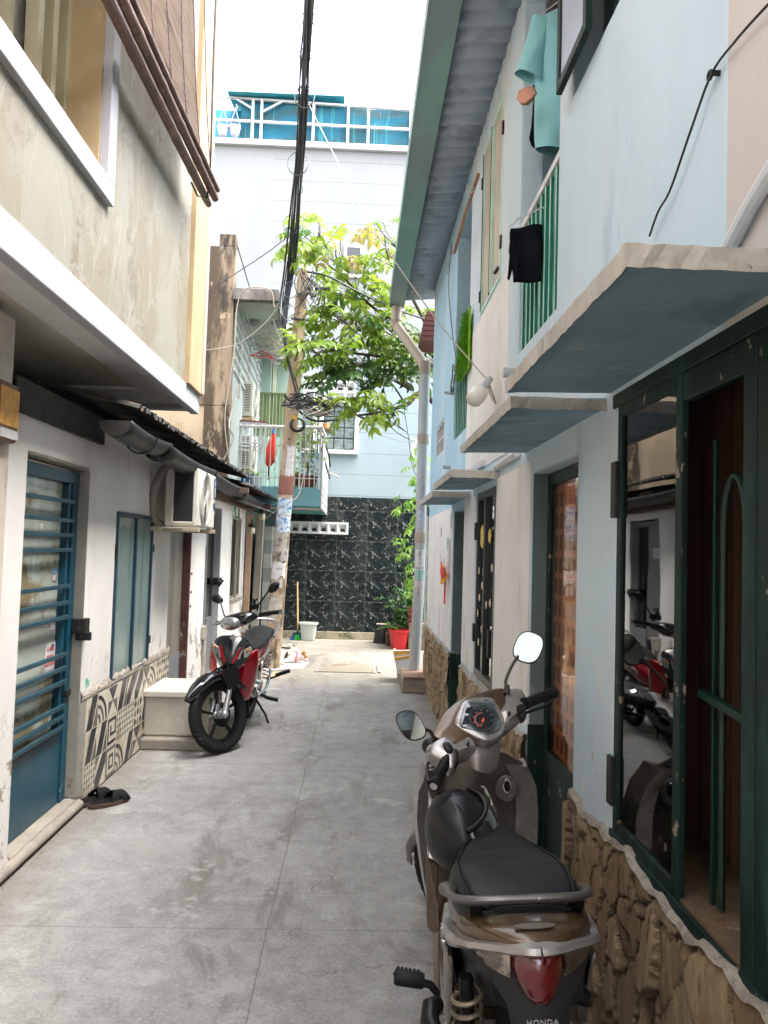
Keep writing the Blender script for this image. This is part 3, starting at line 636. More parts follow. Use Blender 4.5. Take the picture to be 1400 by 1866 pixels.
P = [Vector((.385, 9.42, 4.62)), Vector((.385, 9.42, 4.42)), Vector((.41, 9.40, 4.34)), Vector((.70, 9.15, 3.87)), Vector((.735, 9.12, 3.78)), Vector((.735, 9.12, 2.3)), Vector((.735, 9.1, .02))]
P[-2] = Vector((.735, 9.12, 2.3)); g = G(); g.tube(P[:5], .062, 20); dp = g.build('downpipe', m_pipe_beige, RH, smooth=True)
g = G(); g.tube([(.735, 9.12, 3.83), (.735, 9.12, 2.6), (.735, 9.12, 1.2), (.70, 9.10, .12)], .064, 20); g.build('lower_pipe', m_pipe, dp, smooth=True)
g = G()
for z in (2.86, 1.68): g.cyl((.735, 9.12, z), (.735, 9.12, z+.12), .070, seg=20)
g.cyl((.385, 9.42, 4.36), (.385, 9.42, 4.44), .067, seg=20); g.cyl((.735, 9.12, 3.70), (.735, 9.12, 3.86), .068, seg=20)
g.build_each('pipe_collar', m_tape, dp, smooth=True)
g = G(); g.tube([(.66, 9.13, 1.36), (.735, 9.04, 1.36), (.82, 9.1, 1.36)], .006, 6); g.build('pipe_clamp', m_white_paint, dp)
random.seed(5); m_st = [surf('paper_sticker_%s' % n, c, .7, var=.15, vs=20, bump=0) for n, c in (('white', (.62,.60,.60)), ('blue', (.10,.32,.62)), ('pink', (.58,.50,.52)), ('green', (.35,.62,.50)))]
m_ink = surf('dark_violet_ink', (.09,.06,.16), .6, bump=0)
def sticker_on_pipe(z, h, a0, a1, mi, txt, cx=.735, cy=9.12, r=.0655, T=dp, ink=None, name='phone_sticker', sz=.035):
    g = G(); n = 8; g.loft([[(cx-r*sin(a), cy-r*cos(a), zz) for zz in (z, z+h)] for a in np.linspace(a0, a1, n)], cap=False, close=False)
    s = g.build(name, m_st[mi], T)
    if txt:
        am = (a0+a1)/2; p = Vector((cx-(r+.003)*sin(am), cy-(r+.003)*cos(am), z+h/2)); nrm = Vector((-sin(am), -cos(am), 0))
        textmesh('print', txt, sz, frameM(p, (0,0,-1), nrm.cross(Vector((0,0,-1)))), ink or m_ink, s, .0008)
    return s
sticker_on_pipe(1.87, .20, -.1, .7, 0, '0977 345', ink=m_st[1], sz=.05); sticker_on_pipe(1.40, .20, -.75, 1.0, 0, '0908 111 232', sz=.03)
sticker_on_pipe(1.26, .10, -.5, .6, 3, 'KHOAN', ink=m_st[1], sz=.03); sticker_on_pipe(.98, .26, -.7, 1.1, 2, 'TEL 090', sz=.03)
sticker_on_pipe(.80, .14, 0., .9, 3, ''); sticker_on_pipe(.62, .17, -.5, .8, 0, '0913 456 11', sz=.03); sticker_on_pipe(.46, .16, -.1, .9, 0, 'KHOAN', ink=m_st[1], sz=.045); sticker_on_pipe(.22, .19, .1, .95, 0, '0908 11 450', ink=m_st[1], sz=.028)
g = G(); g.box(.53, .82, 8.62, 9.18, 0, .17); ft = g.build('pipe_footing', m_foot, dp, bevel=.02)
g = G(); g.box(.545, .815, 8.60, 9.2, .171, .185); g.build('red_tile_top', surf('dull_red_tile', (.33,.20,.15), .7, var=.2), ft, bevel=.004)
# thin white pipe beside the far corner, pipes poking through the wall
g = G(); g.tube([(.80, 8.97, .72), (.80, 8.97, 2.0)], .012, 8); g.build('conduit', m_white_paint, RH, smooth=True)
g = G()
for y, z in ((2.62, 2.62),): pass
for (px, py) in ((835, 655), (423, 0)): pass
for Yp, Zp, r in ((4.06, 2.56, .028), (6.98, 2.36, .018), (7.0, 3.05, .014), (7.05, 3.3, .0)):
    if r: g.cyl((XR, Yp, Zp), (XR-.07, Yp, Zp+.005), r, seg=14)
g.build_each('drain_stub', m_pipe, RH, smooth=True)
g = G(); g.tube([(XR-.02, .9, 2.62), (XR-.02, 1.55, 2.34), (XR-.018, 1.74, 2.24)], .018, 10); g.tube([(XR-.02,4.5,2.10),(XR-.02,3.9,2.11)], .02, 8); g.box(XR-.03, XR, 5.0, 6.9, 2.16, 2.20)
g.build_each('white_conduit', m_white_paint, RH, smooth=True, angle=30)
# ================================================================ LEFT: low shack house under the overhang
SH = thing('low_house', 'low whitewashed house with blue barred door, patterned wall tiles and a corrugated roof', 'house', (XL, 7, 0))
Hs = [(3.83, 4.70, .06, 2.03), (5.26, 6.17, .64, 1.80), (6.78, 7.62, .10, 1.80), (8.33, 9.22, .10, 2.02), (10.02, 10.85, .88, 1.97)]
holes('X', XL, 3.60, 11.15, 0, 2.30, Hs, .12, -1).build('wall', m_shack, SH, merge=True, bevel=.012)
g = G(); g.box(XL-.12, -5, 3.6, 3.7, 0, 2.3); g.box(XL-.12, -5, 11.05, 11.15, 0, 2.3); g.box(-5, -4.9, 3.7, 11.05, 0, 2.3); g.box(-4.9, XL-.12, 3.7, 11.05, -.02, .01); g.box(-4.9, XL-.9, 7.9, 8.0, 0, 2.3)
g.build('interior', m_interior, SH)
g = G(); g.box(XL-.008, XL, 3.60, 3.83, 0, .02)
# bare cement door jamb, lintel crack
g = G(); g.box(XL-.118, XL+.004, 4.692, 4.6985, .068, 2.016); g.box(XL+.001, XL+.008, 4.70, 4.80, .02, .63); g.box(XL-.11, XL+.004, 3.832, 4.690, 2.018, 2.028); g.build('cement_jamb', m_cement, SH, bevel=.003)
g = G(); g.box(XL-.118, XL+.012, 3.832, 4.690, .02, .064); g.tube([(XL+.03, 3.62, .035), (XL+.03, 4.7, .035)], .028, 12); g.build('door_sill', m_step, SH, bevel=.008)
# blue barred door
X = XL-.085
g = G(); g.box(X-.03, X+.03, 3.84, 3.90, .067, 2.0); g.box(X-.03, X+.03, 4.61, 4.688, .067, 2.0); g.box(X-.03, X+.03, 3.90, 4.61, 1.93, 2.0); g.box(X-.02, X+.02, 3.90, 4.61, .067, .48)
g.box(X-.02, X+.03, 4.53, 4.56, .48, 1.93)
dr = g.build('door', m_blue_door, SH, bevel=.004)
g = G(); g.box(X-.015, X-.010, 3.90, 4.60, .48, 1.94); g.build('pane', m_frost, dr)
zs = [1.80, 1.68, 1.59, 1.50, 1.27, 1.17, 1.08, .855, .765, .68, .50+.0]
bars = [1.83, 1.72, 1.63, 1.54, 1.31, 1.22, 1.13, .98-.06, .86-.02, .78, .64, .585, .53]
for z in [1.82, 1.71, 1.625, 1.54, 1.33, 1.235, 1.15, .935, .855, .775, .635, .575, .515]:
    g = G(); g.box(X+.030, X+.052, 3.86, 4.58, z-.011, z+.011); g.build('door_bar', m_blue_bar, dr, bevel=.002)
g = G(); g.box(X+.026, X+.030, 3.90, 4.55, .475, .505); g.build('drip_rail', m_metal_grey, dr)
g = G(); g.box(X+.03, XL+.03, 4.66, 4.74, 1.04, 1.13); g.box(X+.05, XL+.055, 4.68, 4.71, 1.0, 1.05); g.box(X+.03, X+.05, 4.60, 4.66, .68, .72); g.build_each('door_latch', m_dark_metal, SH, bevel=.006)
m_redprint = surf('red_print', (.55,.07,.05), .6, bump=0)
for (y, z, w, h, mi, txt, ink) in ((4.46, .93, .14, .16, 0, 'CHUC', m_redprint), (4.47, 1.115, .06, .06, 2, '', None), (4.38, 1.125, .035, .03, 0, '', None), (4.46, 1.38, .05, .03, 2, '', None), (4.46, 1.42, .045, .03, 1, '', None), (4.25, 1.66, .05, .05, 0, '', None), (4.49, .985, .03, .03, 1, '', None)):
    g = G(); g.box(X-.008, X-.006, y-w/2, y+w/2, z-h/2, z+h/2); s = g.build('paper_sticker', m_st[mi], dr)
    if txt:
        for k, l in enumerate((txt, 'MUNG', 'NAM MOI')): textmesh('print', l, .034, frameM((X-.0045, y, z+.045-.042*k), (0,1,0), (0,0,1)), ink, s, .0006)
# blue framed window, two leaves
m_blue_fr = surf('dull_blue_window_frame', (.008,.045,.08), .45, var=.15, bump=.1, stains=[((.35,.36,.34), (25,25,25), .70, .73)])
f = window_part(SH, 'window', XL, 5.26, 6.17, .64, 1.80, m_blue_fr, m_frost_blue, -1, (5.71,), .028, .035, -.012, label='blue framed two-leaf window with frosted patterned glass')
g = G()
for y0 in (5.28, 5.73):
    for (a, b, zt_) in ((.03, .16, 1.36), (.10, .22, 1.42), (.20, .34, 1.33)):
        pts = [(XL+.0, y0+a, .7), (XL, y0+a, zt_)]+[(XL, y0+(a+b)/2-(b-a)/2*cos(t), zt_+(b-a)*.6*sin(t)) for t in np.linspace(.3, pi-.3, 6)]+[(XL, y0+b, zt_), (XL, y0+b, .7)]
        g.tube([(XL-.022, p[1], p[2]) for p in pts], .004, 5)
g.build('grille_behind_glass', m_white_paint, f)
g = G(); g.box(XL, XL+.012, 5.245, 5.27, 1.48, 1.58); g.box(XL, XL+.015, 6.16, 6.20, .80, .86); g.box(XL, XL+.015, 6.16, 6.20, 1.52, 1.58); g.build('hinge', m_dark_metal, f)
# second doorway: grey door, teal lintel
g = G(); g.box(XL-.11, XL-.07, 6.78, 7.62, .10, 1.70); dr2 = g.build('door', surf('grey_beige_door', (.22,.20,.165), .6, var=.08, vs=1.5, bump=.05, stains=[((.15,.135,.11), (2,8,.8), .52, .58)]), SH, bevel=.003)
g = G(); g.box(XL-.068, XL-.065, 6.80, 7.60, .12, .55); g.build('kick_plate', surf('speckled_grey_plate', (.19,.20,.22), .6, var=.1, bump=.3), dr2)
g = G(); g.box(XL-.11, XL-.06, 6.78, 7.62, 1.701, 1.80); g.build('lintel', surf('teal_lintel', (.03,.30,.24), .7, var=.1), SH)
g = G(); g.box(XL-.10, XL+.003, 7.585, 7.619, .1, 1.8); g.build('jamb', surf('maroon_jamb', (.10,.035,.03), .7, var=.4, stains=[((.3,.28,.24), (9,9,9), .6, .68)]), SH)
g = G()
for z in (1.12, .98, 1.30): g.lathe([(.014,.0),(.014,.006),(.008,.006),(.008,0)], (XL+.004, 7.66, z), 'X', 10)
g.build('iron_ring', m_dark_metal, SH)
# open grey door
g = G(); g.box(XL-.10, XL-.06, 8.34, 8.39, .1, 1.98); g.box(XL-.10, XL-.06, 9.15, 9.21, .1, 2.0); g.box(XL-.10, XL-.06, 8.39, 9.15, 1.94, 2.0); g.box(XL-.095, XL-.065, 8.39, 8.80, .65, 1.94); g.box(XL-.099, XL-.06, 8.82, 9.15, .1, .75)
dr3 = g.build('door', surf('grey_painted_door', (.14,.14,.14), .5, var=.1), SH, bevel=.003)
g = G(); g.box(XL-.085, XL-.08, 8.8, 9.15, .75, 1.94); g.build('pane', m_glass_dark, dr3)
g = G(); g.box(XL-.115, XL+.006, 9.19, 9.218, .1, 2.02); g.box(XL-.055, XL-.05, 8.42, 8.62, 1.58, 1.70); g.build('white_reveal', m_ledge, SH)
g = G(); g.box(XL-.06, XL+.02, 9.10, 9.30, 1.12, 1.20); g.tube([(XL+.0, 9.05, 1.18), (XL+.05, 9.12, 1.15), (XL+.0, 9.2, 1.10), (XL+.04, 9.26, 1.17)], .014, 7); g.build('padlock', m_dark_metal, SH, bevel=.004)
g = G(); g.box(XL-.02, XL+.03, 8.32, 8.42, .1, .62); g.box(XL-.02, XL+.035, 8.24, 8.40, .58, .72); g.build('broken_plaster', m_grout_top, SH, bevel=.01)
f = window_part(SH, 'window', XL, 10.02, 10.85, .88, 1.97, surf('grey_wood_frame', (.30,.28,.24), .7, var=.15), m_glass_dark, -1, (10.43,), .035, .04, .01, label='narrow dark window with grey frame')
g = G(); g.box(XL-.01, XL+.05, 10.0, 10.9, .84, .875); g.build('sill', m_step, f)
# patterned cement tiles
rnd = random.Random(12)
tw = .205; g = G(); Xt = XL+.008
def tp(y0, z0, pts, k):
    g.cur = k; g.prism([(Xt+.001+.0006*k, y0+a*tw, z0+b*tw) for a, b in pts], (.0008, 0, 0))
def circ(cx, cy, r, n=16, a0=0, a1=2*pi): return [(cx+r*cos(a0+(a1-a0)*i/n), cy+r*sin(a0+(a1-a0)*i/n)) for i in range(n+(0 if abs(a1-a0-2*pi) < 1e-6 else 1))]
def tile(y0, z0, kind, zmax=9):
    D, Mi = 2, 1
    if kind == 0:
        tp(y0, z0, [(.05,.95),(.95,.95),(.5,.5)], D); tp(y0, z0, [(.05,.05),(.5,.5),(.05,.5)], Mi); tp(y0, z0, [(.95,.05),(.95,.5),(.5,.5)], Mi)
    elif kind == 1:
        for k in range(4): tp(y0, z0, [(.02+.25*k,.02),(.14+.25*k,.02),(.14+.25*k,.98),(.02+.25*k,.98)], D if k % 2 else Mi)
    elif kind == 2:
        tp(y0, z0, [(.03,.03),(.97,.03),(.97,.97),(.03,.97)], Mi); g.cur = 0
        for r, c in ((.36, 0), (.24, 2), (.13, 0)):
            g.cur = c; g.prism([(Xt+.0030+(.36-r)*.004, y0+(.5+sx*r)*tw, z0+(.5+sz*r)*tw) for sx, sz in ((-1,-1),(1,-1),(1,1),(-1,1))], (.0006, 0, 0))
    elif kind == 3:
        for k in range(3):
            for j in range(3):
                if (k+j) % 2 == 0: tp(y0, z0, [(.33*k+.02,.33*j+.17),(.33*k+.17,.33*j+.02),(.33*k+.32,.33*j+.17),(.33*k+.17,.33*j+.32)], D)
                else: tp(y0, z0, [(.33*k+.05,.33*j+.05),(.33*k+.29,.33*j+.05),(.33*k+.17,.33*j+.29)], Mi)
    elif kind == 4:
        tp(y0, z0, [(.02,.02),(.5,.02),(.98,.98),(.5,.98)], D); tp(y0, z0, [(.62,.02),(.98,.02),(.98,.72)], Mi)
    elif kind == 5:
        for r in (.44, .30, .16):
            o = circ(0.02, .02, r*2, 12, 0.02, pi/2-.02); i_ = circ(0.02, .02, r*2-.12, 12, 0.02, pi/2-.02)
            for q in range(12): tp(y0, z0, [o[q], o[q+1], i_[q+1], i_[q]], D if r > .3 else Mi)
    elif kind == 6:
        for (a, b, c, d) in ((.08,.08,.92,.18),(.08,.18,.18,.92),(.18,.82,.92,.92),(.82,.34,.92,.82),(.34,.34,.82,.44),(.34,.44,.44,.68)): tp(y0, z0, [(a,b),(c,b),(c,d),(a,d)], D)
    elif kind == 7:
        for k in range(5):
            for j in range(5): tp(y0, z0, [(.2*k+.06,.2*j+.02),(.2*k+.16,.2*j+.10),(.2*k+.06,.2*j+.18)], D if (k+j) % 2 else Mi)
    elif kind == 8:
        tp(y0, z0, [(.02,.02),(.35,.02),(.98,.65),(.98,.98),(.65,.98),(.02,.35)], D); tp(y0, z0, [(.02,.98),(.02,.62),(.38,.98)], Mi)
n = 0
for i in range(10):
    for j in range(3):
        y0 = 4.81+i*tw; z0 = .012+j*tw
        if y0+tw > 6.86: continue
        g.cur = 0; g.box(Xt-.007, Xt+.001, y0+.002, y0+tw-.002, z0+.002, z0+tw-.002); k = rnd.choice([0,1,2,3,4,5,6,7,8,0,4,8]); tile(y0, z0, k)
m_t0 = surf('tile_cream', (.62,.58,.47), .35, var=.08, vs=4, bump=.05, bs=20, stains=[((.36,.30,.20), (5,5,4), .52, .66), ((.20,.16,.11), (7,7,7), .60, .68, (.0,.3))])
m_t1 = surf('tile_grey', (.13,.125,.115), .35, var=.08, vs=4, bump=.05, bs=20, stains=[((.28,.24,.18), (5,5,4), .58, .68)])
m_t2 = surf('tile_charcoal', (.022,.026,.033), .35, var=.08, vs=4, bump=.05, bs=20, stains=[((.15,.13,.11), (5,5,4), .60, .68)])
g.build('patterned_tiles', [m_t0, m_t1, m_t2], SH)
g = G(); random.seed(21); rings = []; y = 4.71
while y < 6.86:
    h = .632+.008*random.random(); top = .66+.03*random.random(); rings.append([(XL+.001, y, h-.006), (XL+.013, y, h), (XL+.011+.003*random.random(), y, top-.01), (XL, y, top+.012)]); y += .05
g.loft(rings, cap=False, close=False); g.build('chipped_plaster_edge', m_grout_top, SH)
# roof sheet, gutter, rafters
random.seed(3)
g = corrugated(-4.8, -1.27, 3.15, 2.37, 4.40, 8.9, .076, .017, 480, 3, .02); g.build('corrugated_roof', m_roof_dark, SH, solid=.004)
g = corrugated(-4.8, -1.20, 3.05, 2.26, 8.5, 11.5, .076, .017, 320, 3, .02); g.build('corrugated_roof', m_roof_dark, SH, solid=.004)
g = G(); g.box(XL-.03, XL+.03, 3.60, 4.85, 2.20, 2.36); g.box(XL-.15, XL+.02, 3.6, 8.5, 2.29, 2.34); g.build('fascia_board', surf('charred_board', (.03,.028,.025), .8, var=.4, vs=9, bump=.4, stains=[((.3,.28,.24), (6,6,9), .66, .69)]), SH)
g = G(); g.box(XL+.01, XL+.09, 7.6, 11.4, 2.10, 2.18); g.box(XL, -1.22, 8.4, 8.46, 2.16, 2.22); g.box(XL, -1.22, 10.6, 10.66, 2.10, 2.17); g.build('rafter', surf('brown_timber', (.11,.07,.05), .8, var=.3, bump=.4, stretch=(1,.3,1)), SH, bevel=.004)
gg = G()
for a, b, zc, r in ((4.38, 5.35, 2.285, .092), (5.30, 7.0, 2.265, .098), (6.95, 9.0, 2.245, .094), (8.9, 11.3, 2.20, .088)):
    rings = []
    for k in range(9):
        y = a+(b-a)*k/8; sg = -.02*sin(pi*k/8); rings.append([(-1.40-r*cos(t), y, zc+sg-r*.95*sin(t)) for t in np.linspace(0, pi, 15)])
    gg.loft(rings, cap=False, close=False)
gt = gg.build('gutter', m_metal_grey, SH, smooth=True, solid=.004)
g = G(); g.prism([(-1.40-.090*cos(t), 4.385, 2.285-.086*sin(t)) for t in np.linspace(0, pi, 15)], (0, .004, 0)); g.build('gutter_end', surf('rusty_dark_gutter_end', (.035,.03,.028), .7, var=.4, stains=[((.20,.09,.04), (6,6,6), .62, .66)]), gt)
g = G()
for y in (4.9, 5.33, 6.97, 8.95): g.tube([(-1.40-.102*cos(t), y, 2.262-.102*sin(t)) for t in np.linspace(0, pi, 14)], .006, 6)
g.build_each('gutter_strap', m_black, gt)
# little near pillar with tile plinth
g = G(); g.box(XL-.4, XL+.012, -7, 3.60, 0, 2.62); pl = g.build('near_pier', surf('cream_pier_plaster', (.56,.50,.42), .85, var=.08, bump=.3, stains=[((.38,.32,.25), (4,4,2), .56, .64), ((.62,.60,.57), (2,2,2), .5, .6)]), SH, bevel=.01)
g = G(); Xt = XL+.024
for j in range(3):
    for i in range(3):
        y0 = 3.18+i*tw+.005-.205; z0 = .03+j*.215; g.cur = 0; g.box(Xt-.010, Xt+.001, y0+.002, y0+tw-.002, z0+.002, z0+tw-.002); tile(y0, z0, [8, 1, 6][j])
g.build('patterned_tiles', [m_t0, m_t1, m_t2], pl)
MB_ = thing('electric_meter', 'old orange-labelled electric meter box at the top of the near left pier', 'meter', (XL+.03, 3.5, 2.05))
g = G(); g.box(XL+.013, XL+.06, 3.36, 3.575, 2.03, 2.30); g.build('case', surf('brown_meter_case', (.16,.09,.05), .5, var=.3), MB_, bevel=.02)
g = G(); g.box(XL+.060, XL+.063, 3.38, 3.56, 2.10, 2.27); g.build('label_plate', surf('orange_label', (.75,.38,.08), .5, var=.3, vs=9), MB_)
g = G(); g.box(XL+.060, XL+.064, 3.39, 3.56, 2.045, 2.085); g.build('white_strip', m_white_paint, MB_)

# ================================================================ LEFT: overhanging upper storey
XO = -1.28
OV = thing('overhanging_house', 'upper storey clad in cracked grey-beige stone, jutting over the alley with an ochre corner', 'house', (XO, 2, 0))
holes('X', XO, -7, 5.96, 2.71, 8.2, [(-2, 3.64, 3.34, 7.4)], .22, -1).build('cladding_wall', m_cladding, OV, merge=True)
g = G(); g.box(XO-.22, -6, 5.74, 5.955, 2.71, 8.2); g.box(-6, -5.9, -7, 5.7, 2.71, 8.2); g.box(-6, XO-.22, -7, -6.9, 2.71, 8.2); g.box(-6, XO-.22, -6.9, 5.74, 8.1, 8.2); g.build('end_wall', m_yellow, OV)
g = G(); g.box(XO-.05, XO+.012, -7, 5.97, 2.60, 2.745); g.box(-6, XO-.05, 5.85, 5.97, 2.62, 2.74); g.build('ledge', m_ledge, OV, bevel=.004)
# soffit: pale border, sunken beige field
g = G(); g.box(XO-.28, XO-.05, -7, 5.80, 2.655, 2.70); g.box(-6, XO-.28, 5.36, 5.80, 2.655, 2.70); g.box(-6, XO-.05, 5.80, 5.85, 2.655, 2.70); g.build('soffit_border', m_cream_soffit, OV)
g = G(); g.box(-6, XO-.28, -7, 5.36, 2.675, 2.70); g.build('soffit', m_beige_soffit, OV)
# corner pilaster
g = G(); g.box(XO-.05, XO+.035, 5.50, 5.90, 2.746, 8.2); g.build('corner_pilaster', m_yellow, OV, bevel=.004)
g = G(); g.box(XO-.05, XO+.045, 5.90, 5.985, 2.746, 8.2); g.build('corner_bead', surf('cream_corner_bead', (.40,.37,.32), .7, var=.05), OV, bevel=.006)
# window with pale surround and frame
g = G(); g.box(XO-.02, XO+.03, -2, 3.74, 3.235, 3.343); g.box(XO-.02, XO+.03, 3.637, 3.74, 3.343, 7.4); w = g.build('window', m_ledge, OV, bevel=.004, label='tall upper window with pale surround and ochre reveal')
g = G(); g.box(XO-.24, XO-.015, 3.618, 3.634, 3.352, 7.4); g.box(XO-.24, XO-.02, -2, 3.634, 3.344, 3.350); g.build('reveal', m_yellow, w)
g = G(); 
for y0, wd in ((3.40, .05), (3.25, .05), (2.98, .045), (2.72, .045), (2.5, .04)): g.box(XO-.22, XO-.16, y0, y0+wd, 3.345, 7.4)
g.box(XO-.22, XO-.17, 3.58, 3.625, 3.345, 7.4); g.box(XO-.23, XO-.235, 3.3, 3.64, 3.345, 7.4); g.build('window_frame', m_yellow_frame, w, bevel=.003)
g = G(); g.box(XO-.30, XO-.29, -2, 3.4, 3.34, 7.4); g.build('pane', surf('bright_white_curtain', (.85,.85,.86), .8, var=.04, stretch=(6,6,.3)), w)
# bamboo blind
BL = thing('bamboo_blind', 'long bamboo roller blind hanging out from the upper left facade', 'blind', (XO+.1, 4.4, 4.1))
ya, yb = 3.0-1.2, 5.12
def blind_x(z, y):
    t = min(max((z-4.06)/3.6, 0), 1); return XO+.17-.24*t**.6
m_bam = surf('weathered_bamboo', (.46,.36,.29), .5, var=.4, vs=3, stretch=(30,.8,30), bump=.15, stains=[((.50,.43,.39), (14,1.0,60), .48, .58), ((.17,.105,.07), (10,1.5,50), .60, .68)])
g = G(); random.seed(8); z = 4.13; k = 0
while z < 7.6:
    zz = lambda y: z + (y-5.5)*.045 - .10*((y-3.8)/1.8)**2*.3; dx = .003*random.random(); jl = .03*random.random()
    pts = [(blind_x(z, y)+dx, y, zz(y)) for y in (ya, 3.0, 4.2, yb-.02-jl)]; g.tube(pts, .0055, 4); z += .0155; k += 1
g.build('slats', m_bam, BL)
g = G()
for kx in range(10):
    y = 2.0+kx*.385
    g.tube([(blind_x(4.1+s*.35, y)+.008, y+.012*sin(s*2.3), 4.08+s*.35+(y-5.5)*.045) for s in range(11)], .004, 5)
g.build('binding_string', surf('dark_twine', (.07,.045,.05), .9, bump=0), BL)
m_rod = surf('brown_bamboo_rod', (.11,.06,.045), .5, var=.3, vs=6, bump=.2, stains=[((.19,.12,.085), (9,5,9), .55, .65)])
for i, (dx, dz, r) in enumerate(((.035, -.03, .026), (-.01, -.075, .024), (.05, .03, .018), (-.03, -.02, .022))):
    pts = []; rr = []
    for s in range(60):
        y = ya+(yb+.28-ya)*s/59; pts.append((XO+.15+dx, y, 4.09+dz+(y-5.5)*.045-.012*sin(pi*(y-ya)/(yb-ya)))); rr.append(r*(1.12 if s % 7 == i % 7 else 1))
    g = G(); g.tube(pts, rr, 10); g.build('bamboo_rod', m_rod, BL, smooth=True)
g = G(); rr = .075
g.tube([(XO+.20, 5.08, 8.0), (XO+.20, 5.08, 4.9), (XO+.205, 5.10, 4.25), (XO+.20, 5.12, 4.06), (XO+.17, 5.2, 3.97), (XO+.11, 5.18, 3.97), (XO+.07, 5.15, 4.05)], .007, 7); g.build('pull_cord', m_black, BL, smooth=True)
# ================================================================ BACK BUILDING
def mk_grooved():
    t = NT('grooved_far_wall'); p = t.geo.outputs['Position']; x, y, z = t.sep(p)
    c = t.mix(t.ramp(z, 4.3, 5.2), (.28,.35,.385), (.285,.30,.31)); c = t.mul(c, t.ramp(t.noise(t.scale(p, (1,1,.4)), 1.4, 5.)[0], .3, .7, .95, 1.05))  # upper part painted less blue, putting the sky's bleaching glare into the colour
    f = t.math('FRACT', t.math('DIVIDE', t.math('ADD', z, .12), .376)); c = t.mix(t.math('MULTIPLY', t.ramp(f, .02, .05, .7, 0), t.ramp(x, -1.75, -1.7)), c, (.16,.18,.19))
    c = t.mix(t.ramp(t.noise(t.scale(p, (2.5,1,.35)), 2.2, 6., .7)[0], .58, .72, 0, .35), c, (.40,.43,.42))
    t.link(c, t.b.inputs['Base Color']); t.b.inputs['Roughness'].default_value = .8; t.link(t.bump(f, .25, .01), t.b.inputs['Normal']); return t.m
m_grooved = mk_grooved()
BB = thing('rear_building', 'tall pale building with black marble tiled base closing the end of the alley', 'building', (0, 13.55, 0))
Yb = 13.55
g = G(); g.box(-7, 5, Yb, Yb+6, 0, 8.75); g.build('wall', m_grooved, BB)
g = G(); g.box(-7, 5, Yb-.07, Yb+.2, 8.75, 8.86); g.build('parapet_coping', m_ledge, BB, bevel=.01)
g = G(); g.box(-1.32, 3.2, Yb-.03, Yb, .13, 2.49); g.build('marble_tiling', m_marble, BB)
g = G(); random.seed(4); g.box(-1.32, 3.2, Yb-.05, Yb, 0, .13); g.build('mossy_plinth', surf('mossy_cement_plinth', (.32,.28,.20), .95, var=.2, vs=5, bump=.6, bs=35, stains=[((.10,.11,.05), (4,4,6), .54, .62), ((.50,.44,.34), (6,6,6), .58, .66)]), BB, bevel=.008)
# white breeze-block strip low on the wall
def breeze(name, x0, x1, z0, z1, nx, nz, T):
    g = G(); w = (x1-x0)/nx; h = (z1-z0)/nz; y = Yb-.035; yo = y-.075
    fr = .018
    for i in range(nx):
        for j in range(nz):
            a, b, c, d = x0+i*w+fr, x0+(i+1)*w-fr, z0+j*h+fr, z0+(j+1)*h-fr
            # splayed cell
            O = [(a, yo, c), (b, yo, c), (b, yo, d), (a, yo, d)]; k = .05; I = [(a+k*.5, y, c+k*.3), (b-k*.5, y, c+k*.3), (b-k*.5, y, d-k), (a+k*.5, y, d-k)]
            g.add(O+I, [(0,1,5,4),(1,2,6,5),(2,3,7,6),(3,0,4,7)]); g.cur = 1; g.add([(a+k*.5, y-.001, c+k*.3), (b-k*.5, y-.001, c+k*.3), (b-k*.7, y-.001, c+h*.38), (a+k*.7, y-.001, c+h*.38)], [(0,1,2,3)]); g.cur = 0
            g.add([I[0], I[1], I[2], I[3]], [(0,1,2,3)])
    for i in range(nx+1):
        xx = x0+i*w; g.box(xx-fr, xx+fr, yo-.004, y, z0, z1)
    for j in range(nz+1):
        zz = z0+j*h; g.box(x0-fr, x1+fr, yo-.006, y, zz-fr, zz+fr)
    return g.build(name, [m_white_paint, m_interior], T)
breeze('vent_blocks', -1.20, -.20, 1.845, 2.02, 6, 1, BB)
breeze('vent_blocks', -1.20, -.14, 4.17, 4.52, 6, 2, BB)
# glass block windows in a white surround
m_gb = surf('glass_blocks', (.16,.20,.20), .1, var=.35, vs=7, bump=.3, bs=14, spec=.8, stains=[((.38,.42,.42), (6,6,6), .55, .62), ((.45,.32,.20), (3,3,5), .62, .67)])
for (x0, x1, z0, z1) in ((-.71, -.10, 3.30, 4.12), (-1.28, -.84, 3.30, 4.12)):
    g = G(); g.box(x0-.05, x0+.03, Yb-.07, Yb, z0-.05, z1+.05); g.box(x1-.03, x1+.05, Yb-.07, Yb, z0-.05, z1+.05); g.box(x0+.03, x1-.03, Yb-.07, Yb, z0-.05, z0+.02); g.box(x0+.03, x1-.03, Yb-.07, Yb, z1-.02, z1+.05)
    w = g.build('window', m_white_paint, BB, bevel=.005, label='glass-block window in a white surround'); nx = 3 if x1 > -.5 else 2; nz = 4; p = G()
    for i in range(nx):
        for j in range(nz):
            a = x0+.035+(x1-x0-.07)*i/nx; b = x0+.035+(x1-x0-.07)*(i+1)/nx; c = z0+.025+(z1-z0-.05)*j/nz; d = z0+.025+(z1-z0-.05)*(j+1)/nz; p.box(a+.008, b-.008, Yb-.05, Yb-.005, c+.008, d-.008)
    p.build('glass_block', m_gb, w, bevel=.012)
g = G(); g.box(-.42, -.06, Yb-.06, Yb, 6.42, 7.02); w = g.build('window', m_white_paint, BB, bevel=.01, label='small white framed window high on the wall'); g = G(); g.box(-.36, -.12, Yb-.065, Yb-.06, 6.48, 6.96); g.build('pane', m_glass_dark, w)
g = G(); g.box(-1.35, -.05, Yb-.12, Yb, 4.60, 4.66); g.build('window_hood', m_ledge, BB, bevel=.01)
